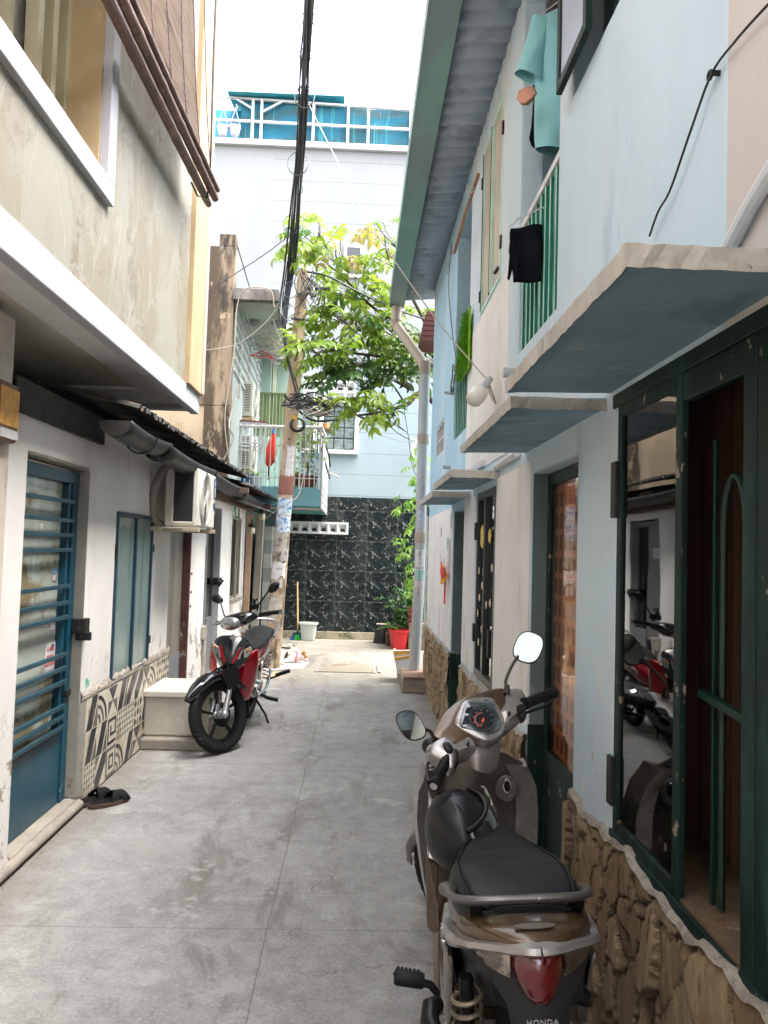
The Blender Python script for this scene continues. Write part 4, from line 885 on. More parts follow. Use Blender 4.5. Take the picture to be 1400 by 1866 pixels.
# rooftop screen: sheet and shade net on a metal frame
m_bluesheet = surf('blue_corrugated_sheet', (.012,.24,.40), .5, var=.12, stretch=(.3,1,14), vs=3, bump=.1)
m_net = NT('teal_shade_net'); p = m_net.geo.outputs['Position']; _x, _y, _z = m_net.sep(p)
c = m_net.mix(m_net.ramp(m_net.noise(m_net.scale(p, (.6,1,1.8)), 2.2, 5.)[0], .40, .62), (.01,.14,.22), (.03,.095,.12)); c = m_net.mix(m_net.ramp(m_net.noise(m_net.scale(p, (14,1,.4)), 2., 4.)[0], .56, .66), c, (.04,.28,.30))
m_net.link(c, m_net.b.inputs['Base Color']); m_net.b.inputs['Roughness'].default_value = .8
wv = m_net.math('ADD', m_net.math('SINE', m_net.math('MULTIPLY', _x, 260.)), m_net.math('SINE', m_net.math('MULTIPLY', _z, 260.))); m_net.link(m_net.ramp(wv, -1.6, -1.2, .78, 1.), m_net.b.inputs['Alpha']); m_net = m_net.m
ztop = lambda x: 9.70-.055*(x+2.8)*.4
RF = thing('rooftop_screen', 'blue sheet and teal shade net on a pale metal frame along the rear roof edge', 'screen', (0, Yb+.1, 8.86))
g = G(); n = 40; g.loft([[(-6+8*i/n, Yb+.55+.02*sin(i), 8.86), (-6+8*i/n, Yb+.62, 9.75)] for i in range(n+1)], cap=False, close=False); g.build('blue_sheet', m_bluesheet, RF)
g = G(); n = 60; rings = []
for i in range(n+1):
    x = -2.45+4.6*i/n; rings.append([(x+(.28*(1-k/4) if i == 0 else 0), Yb+.16+.012*sin(i*.5+k), 8.88+.012*sin(i*1.7)+(ztop(x)-8.87)*k/4) for k in range(5)])
g.loft(rings, cap=False, close=False); g.build('shade_net', m_net, RF, smooth=True)
for x in (-2.15, -1.99, -1.05, -.42, -.05, .72, 1.5, -4.0, -5.6):
    g = G(); g.bar((x, Yb+.10, 8.70), (x, Yb+.10, ztop(x)), .045, .045); g.build('post', m_white_paint, RF)
g = G(); g.bar((-6, Yb+.09, 9.28+.0), (2.2, Yb+.09, 9.24), .04, .04); g.bar((-6, Yb+.11, ztop(-6)), (2.2, Yb+.11, ztop(2.2)), .05, .03); g.bar((-1.98, Yb+.1, 9.45), (-1.6, Yb+.1, 9.68), .04, .03); g.bar((-2.16, Yb+.1, 9.5), (-2.5, Yb+.1, 9.7), .04, .03)
g.build('rail', m_white_paint, RF)
g = G(); g.add([(-2.6, Yb-.05, 9.72), (-.5, Yb+.0, 9.76), (-.5, Yb+1.2, 9.86), (-2.6, Yb+1.2, 9.9)], [(0,1,2,3)]); g.build('top_sheet', surf('teal_sheet', (.03,.25,.30), .6), RF, solid=.01)
for px, lab in ((406, 'left'), (428, 'right')):
    c = at(px, 239, Y=Yb+.02)
    HP = thing('hanging_planter', 'white hanging pot on the rooftop frame, %s' % ('nearer the yellow corner' if lab == 'left' else 'nearer the metal post'), 'planter', (c.x, Yb+.02, c.z-.08), group='white pots hanging from the rooftop frame')
    g = G(); g.lathe([(.001,-.08),(.07,-.08),(.10,.06),(.11,.06),(.11,.08),(.09,.08)], (c.x, Yb+.02, c.z), seg=16); g.build('pot', m_white_paint, HP, smooth=True)
    g = G(); 
    for s in (-1, 1): g.cyl((c.x+s*.1, Yb+.02, c.z+.08), (c.x, Yb+.02, c.z+.42), .006, seg=5)
    g.tube([(c.x, Yb+.02, c.z+.40), (c.x+.03, Yb+.02, c.z+.47), (c.x, Yb+.02, c.z+.50)], .01, 5); g.build('hanger', m_white_paint, HP)

# ================================================================ TERRACE HOUSE (left, behind the shack)
TH = thing('terrace_house', 'narrow house with stained tan end wall, upper terrace and turquoise balcony behind the utility pole', 'house', (-2, 11.5, 0))
g = G(); g.box(-6, -1.79, 10.3, 10.45, 2.1, 5.62); g.build('end_wall', m_tanwall, TH)
g = G(); random.seed(6)
for (a, b, c, d) in ((-2.22, -1.785, 3.45, 5.63), (-2.0, -1.787, 5.63, 5.80), (-2.12, -1.788, 2.1, 3.45)): g.box(a, b, 10.285, 10.46, c, d)
g.build('stained_pier', m_peach, TH, bevel=.01)
g = G(); g.box(-1.95, -1.79, 10.46, 13.5, 0, 5.05); g.build('side_wall', surf('pale_side_wall', (.42,.49,.49), .8, var=.06), TH)
g = G(); g.box(-1.79, -1.18, 10.28, 10.40, 4.91, 5.06); g.build('slab_edge', surf('black_streaked_slab_edge', (.23,.21,.195), .9, var=.2, bump=.5, bs=30, stains=[((.14,.12,.12), (7,7,3), .45, .6), ((.35,.33,.31), (9,9,9), .62, .66)]), TH)
g = G(); g.box(-1.79, -1.20, 10.40, 13.5, 4.90, 5.03); g.build('terrace_ceiling', surf('pale_green_ceiling', (.42,.46,.42), .85, var=.05), TH)
g = G(); g.box(-1.60, -1.05, 13.40, 13.52, 2.5, 4.9); g.box(-1.79, -1.60, 13.2, 13.5, 2.5, 4.9); g.build('terrace_back_wall', surf('mint_back_wall', (.28,.38,.33), .8, var=.06), TH)
g = G(); g.box(-1.585, -1.53, 13.36, 13.42, 3.3, 4.85); g.build('door_post', surf('pale_yellow_post', (.62,.60,.45), .7), TH)
m_vent = surf('ceiling_vent_grey', (.25,.26,.26), .6)
for (px, py) in ((463, 585), (506, 587)):
    c = at(px, py, Z=4.895)
    g = G(); g.lathe([(.001,-.05),(.05,-.05),(.09,-.02),(.10,0)], (c.x, c.y, 4.89), seg=14); g.build('ceiling_lamp', m_vent, TH, smooth=True)
g = G()
for k in range(7):
    z = 3.75+k*.16; g.bar((-1.775, 10.5, z+.25), (-1.775, 13.3, z+.02), .03, .03)
for y in (11.0, 11.9, 12.8): g.bar((-1.77, y, 3.7), (-1.77, y, 4.85), .03, .03)
g.build('louvre_railing', m_white_paint, TH)
# olive metal panel
g = G()
for k in range(12): x = -1.86+k*.055; g.box(x, x+.045, 12.68-(k % 2)*.012, 12.70, 3.40, 4.10)
g.box(-1.88, -1.2, 12.66, 12.70, 4.10, 4.13); g.build('olive_gate', surf('olive_green_metal', (.13,.16,.06), .5, var=.2), TH)
# balcony
BX0, BX1, BY0, BY1 = -1.79, -.585, 11.3, 13.5
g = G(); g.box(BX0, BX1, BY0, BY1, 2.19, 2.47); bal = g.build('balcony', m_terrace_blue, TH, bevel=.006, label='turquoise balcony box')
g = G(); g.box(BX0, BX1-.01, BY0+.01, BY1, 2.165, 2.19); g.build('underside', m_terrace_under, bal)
g = G(); g.box(BX0, BX1-.005, BY0+.004, BY0+.45, 2.155, 2.166); g.build('drip_strip', surf('pink_grey_strip', (.36,.30,.27), .8), bal)
g = G(); g.box(BX1+.002, BX1+.02, BY0, BY1, 2.16, 3.22)
m_perf = NT('perforated_grey_panel'); p = m_perf.geo.outputs['Position']; _x, _y, _z = m_perf.sep(p)
q = m_perf.comb(m_perf.math('FRACT', m_perf.math('MULTIPLY', _y, 7.)), m_perf.math('FRACT', m_perf.math('MULTIPLY', _z, 9.)), 0.); qs = m_perf.sep(q)
hm = m_perf.math('MULTIPLY', m_perf.ramp(m_perf.math('ABSOLUTE', m_perf.math('SUBTRACT', qs[0], .5)), .25, .28, 1, 0), m_perf.ramp(m_perf.math('ABSOLUTE', m_perf.math('SUBTRACT', qs[1], .5)), .25, .28, 1, 0)); hm = m_perf.math('MULTIPLY', hm, m_perf.ramp(_z, 2.55, 2.62, 1, 0))
m_perf.link(m_perf.mix(hm, (.36,.38,.37), (.14,.19,.19)), m_perf.b.inputs['Base Color']); m_perf.b.inputs['Roughness'].default_value = .7
g.build('side_panel', m_perf.m, bal)
g = G(); g.tube([(BX0-.15, BY0, 3.34), (BX1, BY0, 3.36), (BX1+.01, BY0+.9, 3.36)], .026, 8); rl = g.build('balcony_railing', m_white_paint, TH, smooth=True)
for k in range(17):
    x = BX0+.02+(BX1-BX0-.04)*k/16; g = G(); lo = 2.47 if k % 4 else 2.44; g.bar((x, BY0, lo), (x, BY0, 3.33), .012 if k % 4 else .026, .012 if k % 4 else .026); g.build('baluster', m_white_paint, rl)
g = G(); g.bar((BX0, BY0, 2.60), (BX1, BY0, 2.60), .014, .014); g.build('lower_rail', m_white_paint, rl)
# grey pier under the balcony
g = G(); 
for k in range(9): g.cur = k % 2; g.box(-1.42, -1.30, 11.6, 13.5, .21*k, .21*k+.208)
g.build('tiled_pier', [surf('grey_tile_light', (.42,.43,.41), .5, var=.1), surf('grey_tile_dark', (.26,.28,.27), .5, var=.1)], TH)
g = G(); g.box(-5, -1.80, 11.2, 13.5, 0, .3); g.box(-1.81, -1.795, 11.2, 13.5, 0, 2.1); g.build('lower_wall', m_cement, TH)

# small sheds/posts at the end of the shack
PS = thing('timber_post', 'grey weathered post standing between the low house and the pole', 'post', (-1.42, 10.95, 0))
g = G(); g.bar((-1.44, 11.0, 0), (-1.40, 11.0, 2.05), .10, .10); g.build('shaft', surf('weathered_grey_timber', (.27,.25,.21), .9, var=.2, stretch=(1,1,.2), bump=.4), PS, bevel=.006)
g = G(); g.bar((-1.60, 11.2, 0), (-1.58, 11.2, 2.05), .05, .08); g.build('batten', surf('peach_batten', (.52,.34,.23), .8, var=.15), PS)

# street continues behind the viewer: a plain house closes it
#BK = thing('house_behind', 'plain pale house closing the alley behind the viewer', 'house', (0, -15, 0)); g = G(); g.box(-6, 5, -20, -15, 0, 7); g.build('wall', m_plaster_cream, BK)
# ================================================================ UTILITY POLE AND CABLES
def skin(name, pts, edges, mat, parent, levels=2, root=0, local=False):
    me = bpy.data.meshes.new(name); inv = MW[parent.name].inverted() if (parent is not None and not local) else Matrix.Identity(4)
    me.from_pydata([tuple(inv @ Vector(p[0])) for p in pts], edges, []); me.materials.append(mat)
    o = bpy.data.objects.new(name, me); COL.objects.link(o)
    if parent is not None: o.parent = parent; MW[o.name] = MW[parent.name]
    md = o.modifiers.new('skin', 'SKIN'); md.use_smooth_shade = True
    for i, p in enumerate(pts):
        r = p[1]; r = r if isinstance(r, tuple) else (r, r); me.skin_vertices[0].data[i].radius = r; me.skin_vertices[0].data[i].use_root = (i == root)
    s = o.modifiers.new('sub', 'SUBSURF'); s.levels = levels; s.render_levels = levels
    return o
def bez(ps, n=12):
    """Catmull-Rom through points"""
    ps = [Vector(p) for p in ps]; out = []
    for i in range(len(ps)-1):
        a, b, c, d = ps[max(i-1, 0)], ps[i], ps[i+1], ps[min(i+2, len(ps)-1)]
        for k in range(n):
            t = k/n; out.append(.5*((2*b)+(c-a)*t+(2*a-5*b+4*c-d)*t*t+(3*b-a-3*c+d)*t**3))
    out.append(ps[-1]); return out

UP = thing('utility_pole', 'tan concrete utility pole plastered with torn paper notices at its foot', 'pole', (-1.10, 10.14, 0))
pb, pt = Vector((-1.085, 10.14, 0)), Vector((-.845, 10.14, 5.28))
g = G(); n = 40; rings = []
for i in range(n+1):
    t = i/n; c = pb.lerp(pt, t); r = .114-.040*t
    rings.append([c+Vector((r*cos(a), r*.9*sin(a), 0)) for a in np.linspace(0, 2*pi, 12, endpoint=False)])
g.loft(rings); g.build('shaft', m_pole, UP, smooth=True, angle=25)
def pole_r(z): return .114-.040*z/5.28
def pole_c(z): return pb.lerp(pt, z/5.28)
def wrap(z0, z1, a0, a1, mat, name='notice', ragged=.0, off=.004, sk=0):
    g = G(); n = 12; rr = random.Random(int(z0*1000)); rings = []
    for i in range(n+1):
        a = a0+(a1-a0)*i/n; za = z0+ragged*rr.uniform(-1, 1); zb = z1+ragged*rr.uniform(-1, 1); col = []
        for k in range(5):
            z = za+(zb-za)*k/4; r = pole_r(z)+off; c = pole_c(z); col.append(c+Vector((-r*sin(a), -r*.9*cos(a), 0)))
        rings.append(col)
    g.loft(rings, cap=False, close=False); return g.build(name, mat, UP)
wrap(2.27, 2.52, -1.7, 1.7, m_pole_red, 'painted_band', .01, .003)
wrap(2.52, 2.92, -1.0, .15, m_st[0], 'white_notice', .03, .004)
m_torn = surf('torn_weathered_paper', (.40,.37,.33), .85, var=.15, vs=9, bump=.2, stains=[((.20,.15,.10), (9,9,5), .53, .57), ((.48,.46,.43), (5,5,5), .55, .6)])
m_blu_ad = surf('blue_printed_notice', (.55,.60,.66), .7, var=.2, vs=20, bump=0, stains=[((.05,.22,.46), (26,9,16), .55, .59), ((.15,.42,.22), (30,30,12), .62, .65)])
def ptext(s, z, a, size, mat, par):
    r = pole_r(z)+.007; c = pole_c(z); nrm = Vector((-sin(a), -cos(a)*.9, 0)).normalized(); p = c+nrm*r
    textmesh('print', s, size, frameM(p, Vector((0,0,1)).cross(nrm), (0,0,1)), mat, par, .0008)
s = wrap(2.0, 2.22, -1.3, .9, m_blu_ad, 'notice', .012, .005); ptext('0A.7707', 2.14, .05, .048, m_st[1], s)
s = wrap(1.78, 1.99, -1.2, .95, m_blu_ad, 'notice', .015, .004); ptext('0932.488', 1.90, .05, .045, m_st[1], s)
s = wrap(1.60, 1.775, -1.2, 1.1, m_torn, 'notice', .03, .005); ptext('A', 1.68, .1, .08, m_black, s)
s = wrap(1.40, 1.59, -1.3, 1.15, m_torn, 'notice', .02, .006); ptext('RU  0', 1.50, -.1, .07, m_black, s)
s = wrap(1.18, 1.39, -.9, 1.0, m_st[0], 'notice', .03, .005); ptext('Vina', 1.30, -.1, .05, m_ink, s)
s = wrap(1.05, 1.17, -.6, .35, m_torn, 'notice', .02, .005); ptext('R', 1.10, 0, .07, m_black, s)
wrap(.72, .92, -.6, 1.0, m_torn, 'notice', .05, .004); wrap(.60, .70, -.2, .9, m_torn, 'notice', .03, .004)
g = G(); random.seed(2)
for z in (3.0, 3.5, 4.05, 4.5): c = pole_c(z); g.cyl(c+Vector((.0, -pole_r(z)*.88, 0)), c+Vector((.0, -pole_r(z)*.9-.012, 0)), .012, seg=8)
g.build_each('bolt_hole', m_black, UP)
for i, (px, py, w, h) in enumerate(((553, 524, .12, .20), (569, 526, .06, .18))):
    c = at(px, py, Y=10.0); g = G(); g.box(c.x-w/2, c.x+w/2, 9.92, 10.05, c.z-h/2, c.z+h/2); g.build('junction_box', surf('cream_box_%d' % i, (.50,.40,.30) if i == 0 else (.60,.56,.50), .5, var=.1), UP, bevel=.01)
g = G(); c = pole_c(5.0); g.bar(c+Vector((-.02, -.1, 0)), c+Vector((.38, -.12, .01)), .03, .03); g.bar(pole_c(4.6)+Vector((-.1,-.1,0)), pole_c(4.6)+Vector((.2,-.1,-.03)), .025, .025); g.build_each('crossarm', m_dark_metal, UP)
g = G(); random.seed(31)
for k in range(16):
    a = at(560+random.uniform(-16, 20), 500+random.uniform(-12, 12), Y=9.85); b = at(558+random.uniform(-22, 28), 548+random.uniform(-8, 25), Y=9.85+random.uniform(-.1, .1)); m = (a+b)/2+Vector((random.uniform(-.12, .18), random.uniform(-.1, .05), random.uniform(-.05, .05)))
    g.tube(bez([a, m, b], 6), .006, 5)
g.build('box_wires', m_cable, UP, smooth=True)

# main cable bundle overhead, running along the alley to the pole then down
CB = thing('cable_bundle', 'thick black bundle of overhead cables with spare loops, sagging down beside the pole', 'cable', (-.8, 9.9, 5.2))
main = [(-.02, .3, 6.1), (-.30, 3.2, 5.75), at(563, 0, Y=5.5), at(556, 120, Y=6.3), at(550, 240, Y=7.3), at(540, 380, Y=8.8), at(532, 470, Y=9.75), at(523, 540, Y=9.92), at(518, 590, Y=9.92)]
down = [at(523, 540, Y=9.92), at(519, 600, Y=9.92), at(527, 660, Y=9.9), at(538, 700, Y=9.85), at(548, 745, Y=9.8)]
random.seed(12)
for k in range(15):
    a = random.uniform(0, 2*pi); ph = random.uniform(0, 6); R0 = .028+.012*(k % 3); pts = []
    for i, p in enumerate(bez(main, 14)):
        R = R0*(1+.3*sin(i*.13+ph)); aa = a+i*.03; pts.append(p+Vector((R*cos(aa)*.8, 0, R*sin(aa))))
    if k > 11: pts = [p+Vector((.03*sin(j*.06+ph)-.03, 0, -.05*abs(sin(j*.05+ph)))) for j, p in enumerate(pts)]
    g = G(); g.tube(pts, .0095 if k < 6 else .0065, 6); g.build('cable', m_cable if k % 5 else surf('dark_blue_cable', (.03,.035,.06), .5, bump=0), CB, smooth=True)
for k in range(8):
    ph = random.uniform(0, 6); pts = [p+Vector((.022*cos(ph+i*.05), .02*sin(ph+i*.04), 0)) for i, p in enumerate(bez(down, 12))]; g = G(); g.tube(pts, .0085, 6); g.build('hanging_cable', m_cable, CB, smooth=True)
m_loop = surf('grey_coil_cable', (.10,.11,.13), .5, bump=0)
for (px, py, Y, r) in ((555, 176, 6.7, .085), (543, 298, 7.9, .105), (533, 408, 9.2, .10), (530, 528, 9.8, .09), (527, 570, 9.8, .085)):
    c = at(px, py, Y=Y); g = G(); g.tube([c+Vector((r*1.05*cos(a), .01*sin(3*a), r*1.15*sin(a))) for a in np.linspace(0, 2*pi, 28, endpoint=False)], .005, 6, closed=True); g.build('spare_loop', m_loop, CB, smooth=True)
g = G()
for i in range(0, 9):
    p = bez(main, 14)[30+i*9]; g.tube([p+Vector((.055*cos(a), 0, .055*sin(a))) for a in np.linspace(0, 2*pi, 12, endpoint=False)], .004, 5, closed=True)
g.build('cable_ties', m_black, CB)
# tangle of wires under the bundle
TG = thing('wire_tangle', 'tangle of black and white wire coils beside the pole above the balcony', 'cable', at(575, 735, Y=9.8))
random.seed(44)
for k in range(15):
    c = at(555+random.uniform(-20, 35), 738+random.uniform(-12, 12), Y=9.75+random.uniform(-.1, .1)); r = random.uniform(.06, .15); sx = random.uniform(.8, 1.6); ph = random.uniform(0, 6)
    g = G(); g.tube([c+Vector((r*sx*cos(a+ph), .03*sin(2*a), r*.6*sin(a)*(1+.3*sin(2*a+ph)))) for a in np.linspace(0, 2*pi, 22, endpoint=False)], .007 if k % 3 else .009, 6, closed=True); g.build('wire_coil', m_cable if k % 4 else m_cable_w, TG, smooth=True)
for k in range(9):
    a = at(520+random.uniform(-8, 10), 712+random.uniform(-5, 30), Y=10.0); b = at(600+random.uniform(0, 30), 750+random.uniform(-22, 18), Y=9.9); m = (a+b)/2+Vector((0, -.1, random.uniform(-.2, .15)))
    g = G(); g.tube(bez([a, m, b], 10), random.uniform(.005, .012), 6); g.build('wire', m_cable, TG, smooth=True)
c = at(542, 774, Y=10.0); g = G()
for k in range(5): g.tube([c+Vector(((.075+.006*k)*cos(a), .012*k-.02, (.075+.004*k)*sin(a))) for a in np.linspace(0, 2*pi, 24, endpoint=False)], .008, 6, closed=True)
g.build('black_ring_coil', m_cable, TG, smooth=True)
g = G(); c = at(531, 758, Y=9.85); g.bar(c, c+Vector((.07, 0, -.04)), .06, .05); g.build('yellow_tag', surf('yellow_tag', (.60,.38,.06), .5), TG, bevel=.008)
g = G(); c = at(580, 752, Y=9.8); g.ball(c, (.10, .05, .04), 10, 6); g.ball(c+Vector((.08, 0, -.01)), (.05, .04, .03), 8, 5); g.build('splice_cover', m_cable_w, TG, smooth=True)

# single wires
def wire(name, label, pts, r=.006, mat=None, group=None, cat='wire'):
    g = G(); g.tube(bez(pts, 14), r, 6); o = g.build(name, mat or m_cable, None, smooth=True); return tag(o, label, cat, group)
wire('lamp_wire', 'thin pale string running down from the cables past the gutter to the white bulb', [at(563, 190, Y=7.0), at(618, 300, Y=6.6), at(680, 415, Y=6.0), at(790, 575, Y=5.3), at(886, 690, Y=4.75)], .0045, m_cable_w)
wire('overhead_wire', 'dark wire from the first coil up left to the stained end wall', [at(528, 428, Y=9.3), at(480, 465, Y=9.6), at(380, 530, Y=10.2)], .006, m_loop)
wire('overhead_wire', 'thick black wire crossing through the tree towards the gutter', [at(560, 495, Y=9.9), at(600, 504, Y=9.9), at(650, 530, Y=9.9), at(712, 560, Y=10.2), at(800, 590, Y=11)], .013)
wire('overhead_wire', 'fine wire slanting from the tree down to the wire tangle', [at(720, 520, Y=10.0), at(640, 615, Y=9.8), at(560, 712, Y=9.7)], .003)
wire('overhead_wire', 'long thin wire drooping across the blue rear wall', [at(620, 760, Y=12.6), at(680, 785, Y=12.6), at(715, 800, Y=12.8), at(780, 812, Y=13.4)], .004, m_loop)
wire('overhead_wire', 'black wire looping below the branch to the wall lamp', [at(695, 755, Y=11.0), at(720, 785, Y=12), at(745, 800, Y=12.6), at(758, 803, Y=13)], .007)
wire('overhead_wire', 'thin wire hanging from the branch past the marble tiles', [at(733, 725, Y=11.0), at(745, 800, Y=11.4), at(752, 850, Y=11.4), at(768, 880, Y=11.4)], .005)
wire('dropped_wire', 'cream wire curving from the stained wall up to the cable bundle', [at(375, 638, Y=10.2), at(430, 628, Y=10.1), at(480, 592, Y=10.0), at(510, 555, Y=9.95)], .007, m_cable_w)
wire('drain_hose', 'cream hose draped over the terrace slab edge and hanging down beside the wall', [at(420, 850, Y=10.25), at(410, 760, Y=10.25), at(427, 640, Y=10.25), at(432, 560, Y=10.25), at(448, 526, Y=10.22), at(492, 528, Y=10.22), at(500, 558, Y=10.2), at(507, 555, Y=10.15)], .008, m_cable_w, cat='hose')
wire('drain_hose', 'cream hose hanging from the lower air conditioner down the end wall', [at(436, 700, Y=11.0), at(418, 770, Y=10.25), at(425, 800, Y=10.25), at(404, 845, Y=10.25)], .010, m_cable_w, cat='hose')
wire('dropped_wire', 'cream wire hanging from the balcony past the notices on the pole', [at(583, 800, Y=10.4), at(560, 830, Y=10.2), at(545, 900, Y=10.0), at(510, 925, Y=9.9), at(485, 945, Y=10.3)], .006, m_cable_w)
wire('eave_wire', 'thin wire running under the corrugated eave towards the pole', [at(178, 790, Y=4.72), at(290, 830, Y=6.6), at(400, 895, Y=8.5), at(500, 935, Y=10.0)], .003, m_cable_w)
wire('steel_rod', 'thin dark stay rod rising from the terrace slab to the stained pier', [at(430, 440, Y=10.35), at(445, 490, Y=10.8), at(455, 524, Y=11.2)], .008, m_dark_metal)
wire('wall_cable', 'dark cable clipped across the pale upper wall at the right', [at(1440, -30, X=.80), at(1400, 8, X=.80), at(1340, 75, X=.80), at(1297, 135, X=.805), at(1260, 235, X=.80), at(1222, 345, X=.80), at(1200, 385, X=.80), at(1184, 430, X=.805)], .0032, m_dark_metal)
wire('wall_cable', 'thin black cable looping from the eave down to the coil on the far wall', [at(824, 440, X=.79), at(818, 520, X=.79), at(824, 600, X=.79), at(832, 655, X=.79)], .004)
g = G(); c = at(1294, 137, X=.80); g.tube([c+Vector((0, .010*cos(a), .010*sin(a))) for a in np.linspace(0, 2*pi, 12, endpoint=False)], .004, 6, closed=True); g.box(c.x-.003, .82, c.y-.014, c.y-.006, c.z-.006, c.z+.005); tag(g.build('cable_clip', m_dark_metal), 'small metal clip holding the dark cable on the upper wall', 'clip')
# coil of cable on far right wall
CC = thing('cable_coil', 'coil of thin dark cable hung on the wall beside the green cloth', 'cable', at(826, 690, X=.78))
for k in range(11):
    random.seed(k); c = at(826, 686, X=.785-.004*k); r = .075+.02*random.random(); g = G(); ph = random.random()*.5
    g.tube([c+Vector((.006*sin(3*a), (r*.9+ph*.03)*cos(a)*1.4, -.01*k*.5+r*1.15*sin(a))) for a in np.linspace(0, 2*pi, 24, endpoint=False)], .0035, 5, closed=True); g.build('turn', m_cable if k % 3 else m_cable_w, CC, smooth=True)
# bulb lamp on grey arm
def bulb_lamp(name, lab, base, tip, r, L, tint=(.70,.66,.58)):
    T = thing(name, lab, 'lamp', base); base, tip = Vector(base), Vector(tip); d = (tip-base).normalized()
    g = G(); g.cyl(base, tip, r*.42, seg=14); g.build('socket', m_pipe, T, smooth=True)
    g = G(); q = d.to_track_quat('Z', 'Y').to_matrix(); prof = [(.4, 0), (.62, .12), (.9, .35), (1.0, .55), (1.02, 1.1), (.96, 1.35), (.75, 1.55), (.4, 1.64), (.01, 1.67)]
    rings = [[tip+q @ Vector((r*p*cos(a), r*p*sin(a), L/1.67*h)) for a in np.linspace(0, 2*pi, 20, endpoint=False)] for p, h in prof]; g.loft(rings)
    g.build('bulb', surf(name+'_glass', tint, .25, var=.03, bump=0, spec=.6), T, smooth=True); return T
a_ = at(889, 696, X=.745); b_ = at(876, 706, X=.715); L_ = bulb_lamp('bulb_lamp', 'white LED bulb in a grey socket tied to the wall over the canopies', at(893, 690, X=.76), at(880, 707, X=.71), .052, .15)
g = G(); g.tube(bez([at(886, 692, X=.75), at(893, 705, X=.76), at(903, 735, X=.80), at(892, 715, X=.79), at(888, 692, X=.77)], 8), .006, 5); g.build('twine', m_cable_w, L_, smooth=True)
for (px, py, Y, lab) in ((459, 960, 10.4, 'pale bulb in a dark lamp holder hanging under the eave beside the pole'), (478, 935, 10.8, 'pale bulb under a small round cap on top of the grey post')):
    c = at(px, py, Y=Y); T = bulb_lamp('bulb_lamp', lab, c+Vector((0, 0, .06)), c, .045, .10, (.62,.58,.42)); g = G(); g.lathe([(.05,-.0),(.05,.02),(.02,.05),(.012,.10)], c, seg=14); g.build('lamp_cap', m_dark_metal, T, smooth=True); g = G(); g.cyl(c+Vector((0,0,.05)), c+Vector((0,0,.16)), .005, seg=6); g.build('cord', m_black, T)
# curved wall lamp on rear wall
c = at(757, 822, Y=13.3); T = thing('wall_lamp', 'small curved white lamp on a bracket at the rear wall above the vine', 'lamp', c); g = G(); g.tube([at(775, 806, Y=13.4), at(757, 803, Y=13.3), at(748, 800, Y=13.3)], .012, 6); g.build('bracket', m_pipe, T, smooth=True)
g = G(); g.tube(bez([at(764, 808, Y=13.3), at(755, 812, Y=13.3), at(751, 822, Y=13.28), at(754, 833, Y=13.26)], 6), [.05-.0014*i for i in range(19)], 10); g.build('shade', m_white_paint, T, smooth=True)

# ================================================================ LAUNDRY ETC. ON THE RIGHT
m_shirt = surf('turquoise_tshirt', (.27,.58,.61), .9, var=.06, bump=.15, bs=200, sheen=.2, world=False)
def shirt():
    T = thing('tshirt', 'turquoise t-shirt drying on a hanger in the upper balcony opening', 't-shirt', (.98, 3.75, 4.45))
    # outline (half), u right, v down from neck ; mirrored. front and back sheets with folds
    cx, cy, cz = 1.03, 3.72, 4.34
    rows = [(-.005, .10, .10), (.015, .155, .155), (.05, .215, .215), (.12, .225, .25), (.20, .222, .28), (.30, .220, .30), (.385, .218, .292), (.39, .216, .216), (.50, .214, .214), (.62, .214, .214), (.70, .212, .212), (.735, .208, .208)]
    g = G(); seg = 26; rings = []
    for v, w, ws in rows:
        ring = []
        for k in range(seg):
            a = 2*pi*k/seg; th = .045+.02*(v > .1); u = w*cos(a); dpt = th*sin(a)
            fold = .016*sin(u*34+v*5+sin(v*9))*min(v*4, 1)+.008*sin(u*75-v*14); ring.append(Vector((cx+u, cy+dpt+fold, cz-v+.010*cos(a*2)*(v > .7))))
        rings.append(ring)
    g.loft(rings, cap=False); body = g.build('body', m_shirt, T, smooth=True, merge=True, subsurf=1)
    for s in (-1, 1):
        g = G(); rings = []
        for t in np.linspace(0, 1, 7):
            c0 = Vector((cx+s*.185, cy, cz-.06)).lerp(Vector((cx+s*.255, cy-.02, cz-.37)), t); r = .062+.018*t-.008*sin(pi*t); rings.append([c0+Vector((r*cos(a)*.85, r*.55*sin(a)+.006*sin(a*3+t*5), .28*r*cos(a)*s)) for a in np.linspace(0, 2*pi, 16, endpoint=False)])
        g.loft(rings, cap=False); g.build('sleeve', m_shirt, T, smooth=True, subsurf=1)
    g = G(); g.tube([(cx-.09*cos(a), cy-.02+.03*sin(a), cz+.005-.03*sin(a)) for a in np.linspace(0, pi, 12)], .012, 6); g.build('collar', m_shirt, T, smooth=True)
    g = G(); g.tube(bez([(cx, cy, cz+.12), (cx+.02, cy, cz+.16), (cx-.015, cy, cz+.18), (cx-.02, cy, cz+.15)], 6), .003, 5); g.tube(bez([(cx-.19, cy, cz-.03), (cx, cy, cz+.10), (cx+.19, cy, cz-.03)], 4), .0035, 5); g.build('wire_hanger', m_white_paint, T)
shirt()
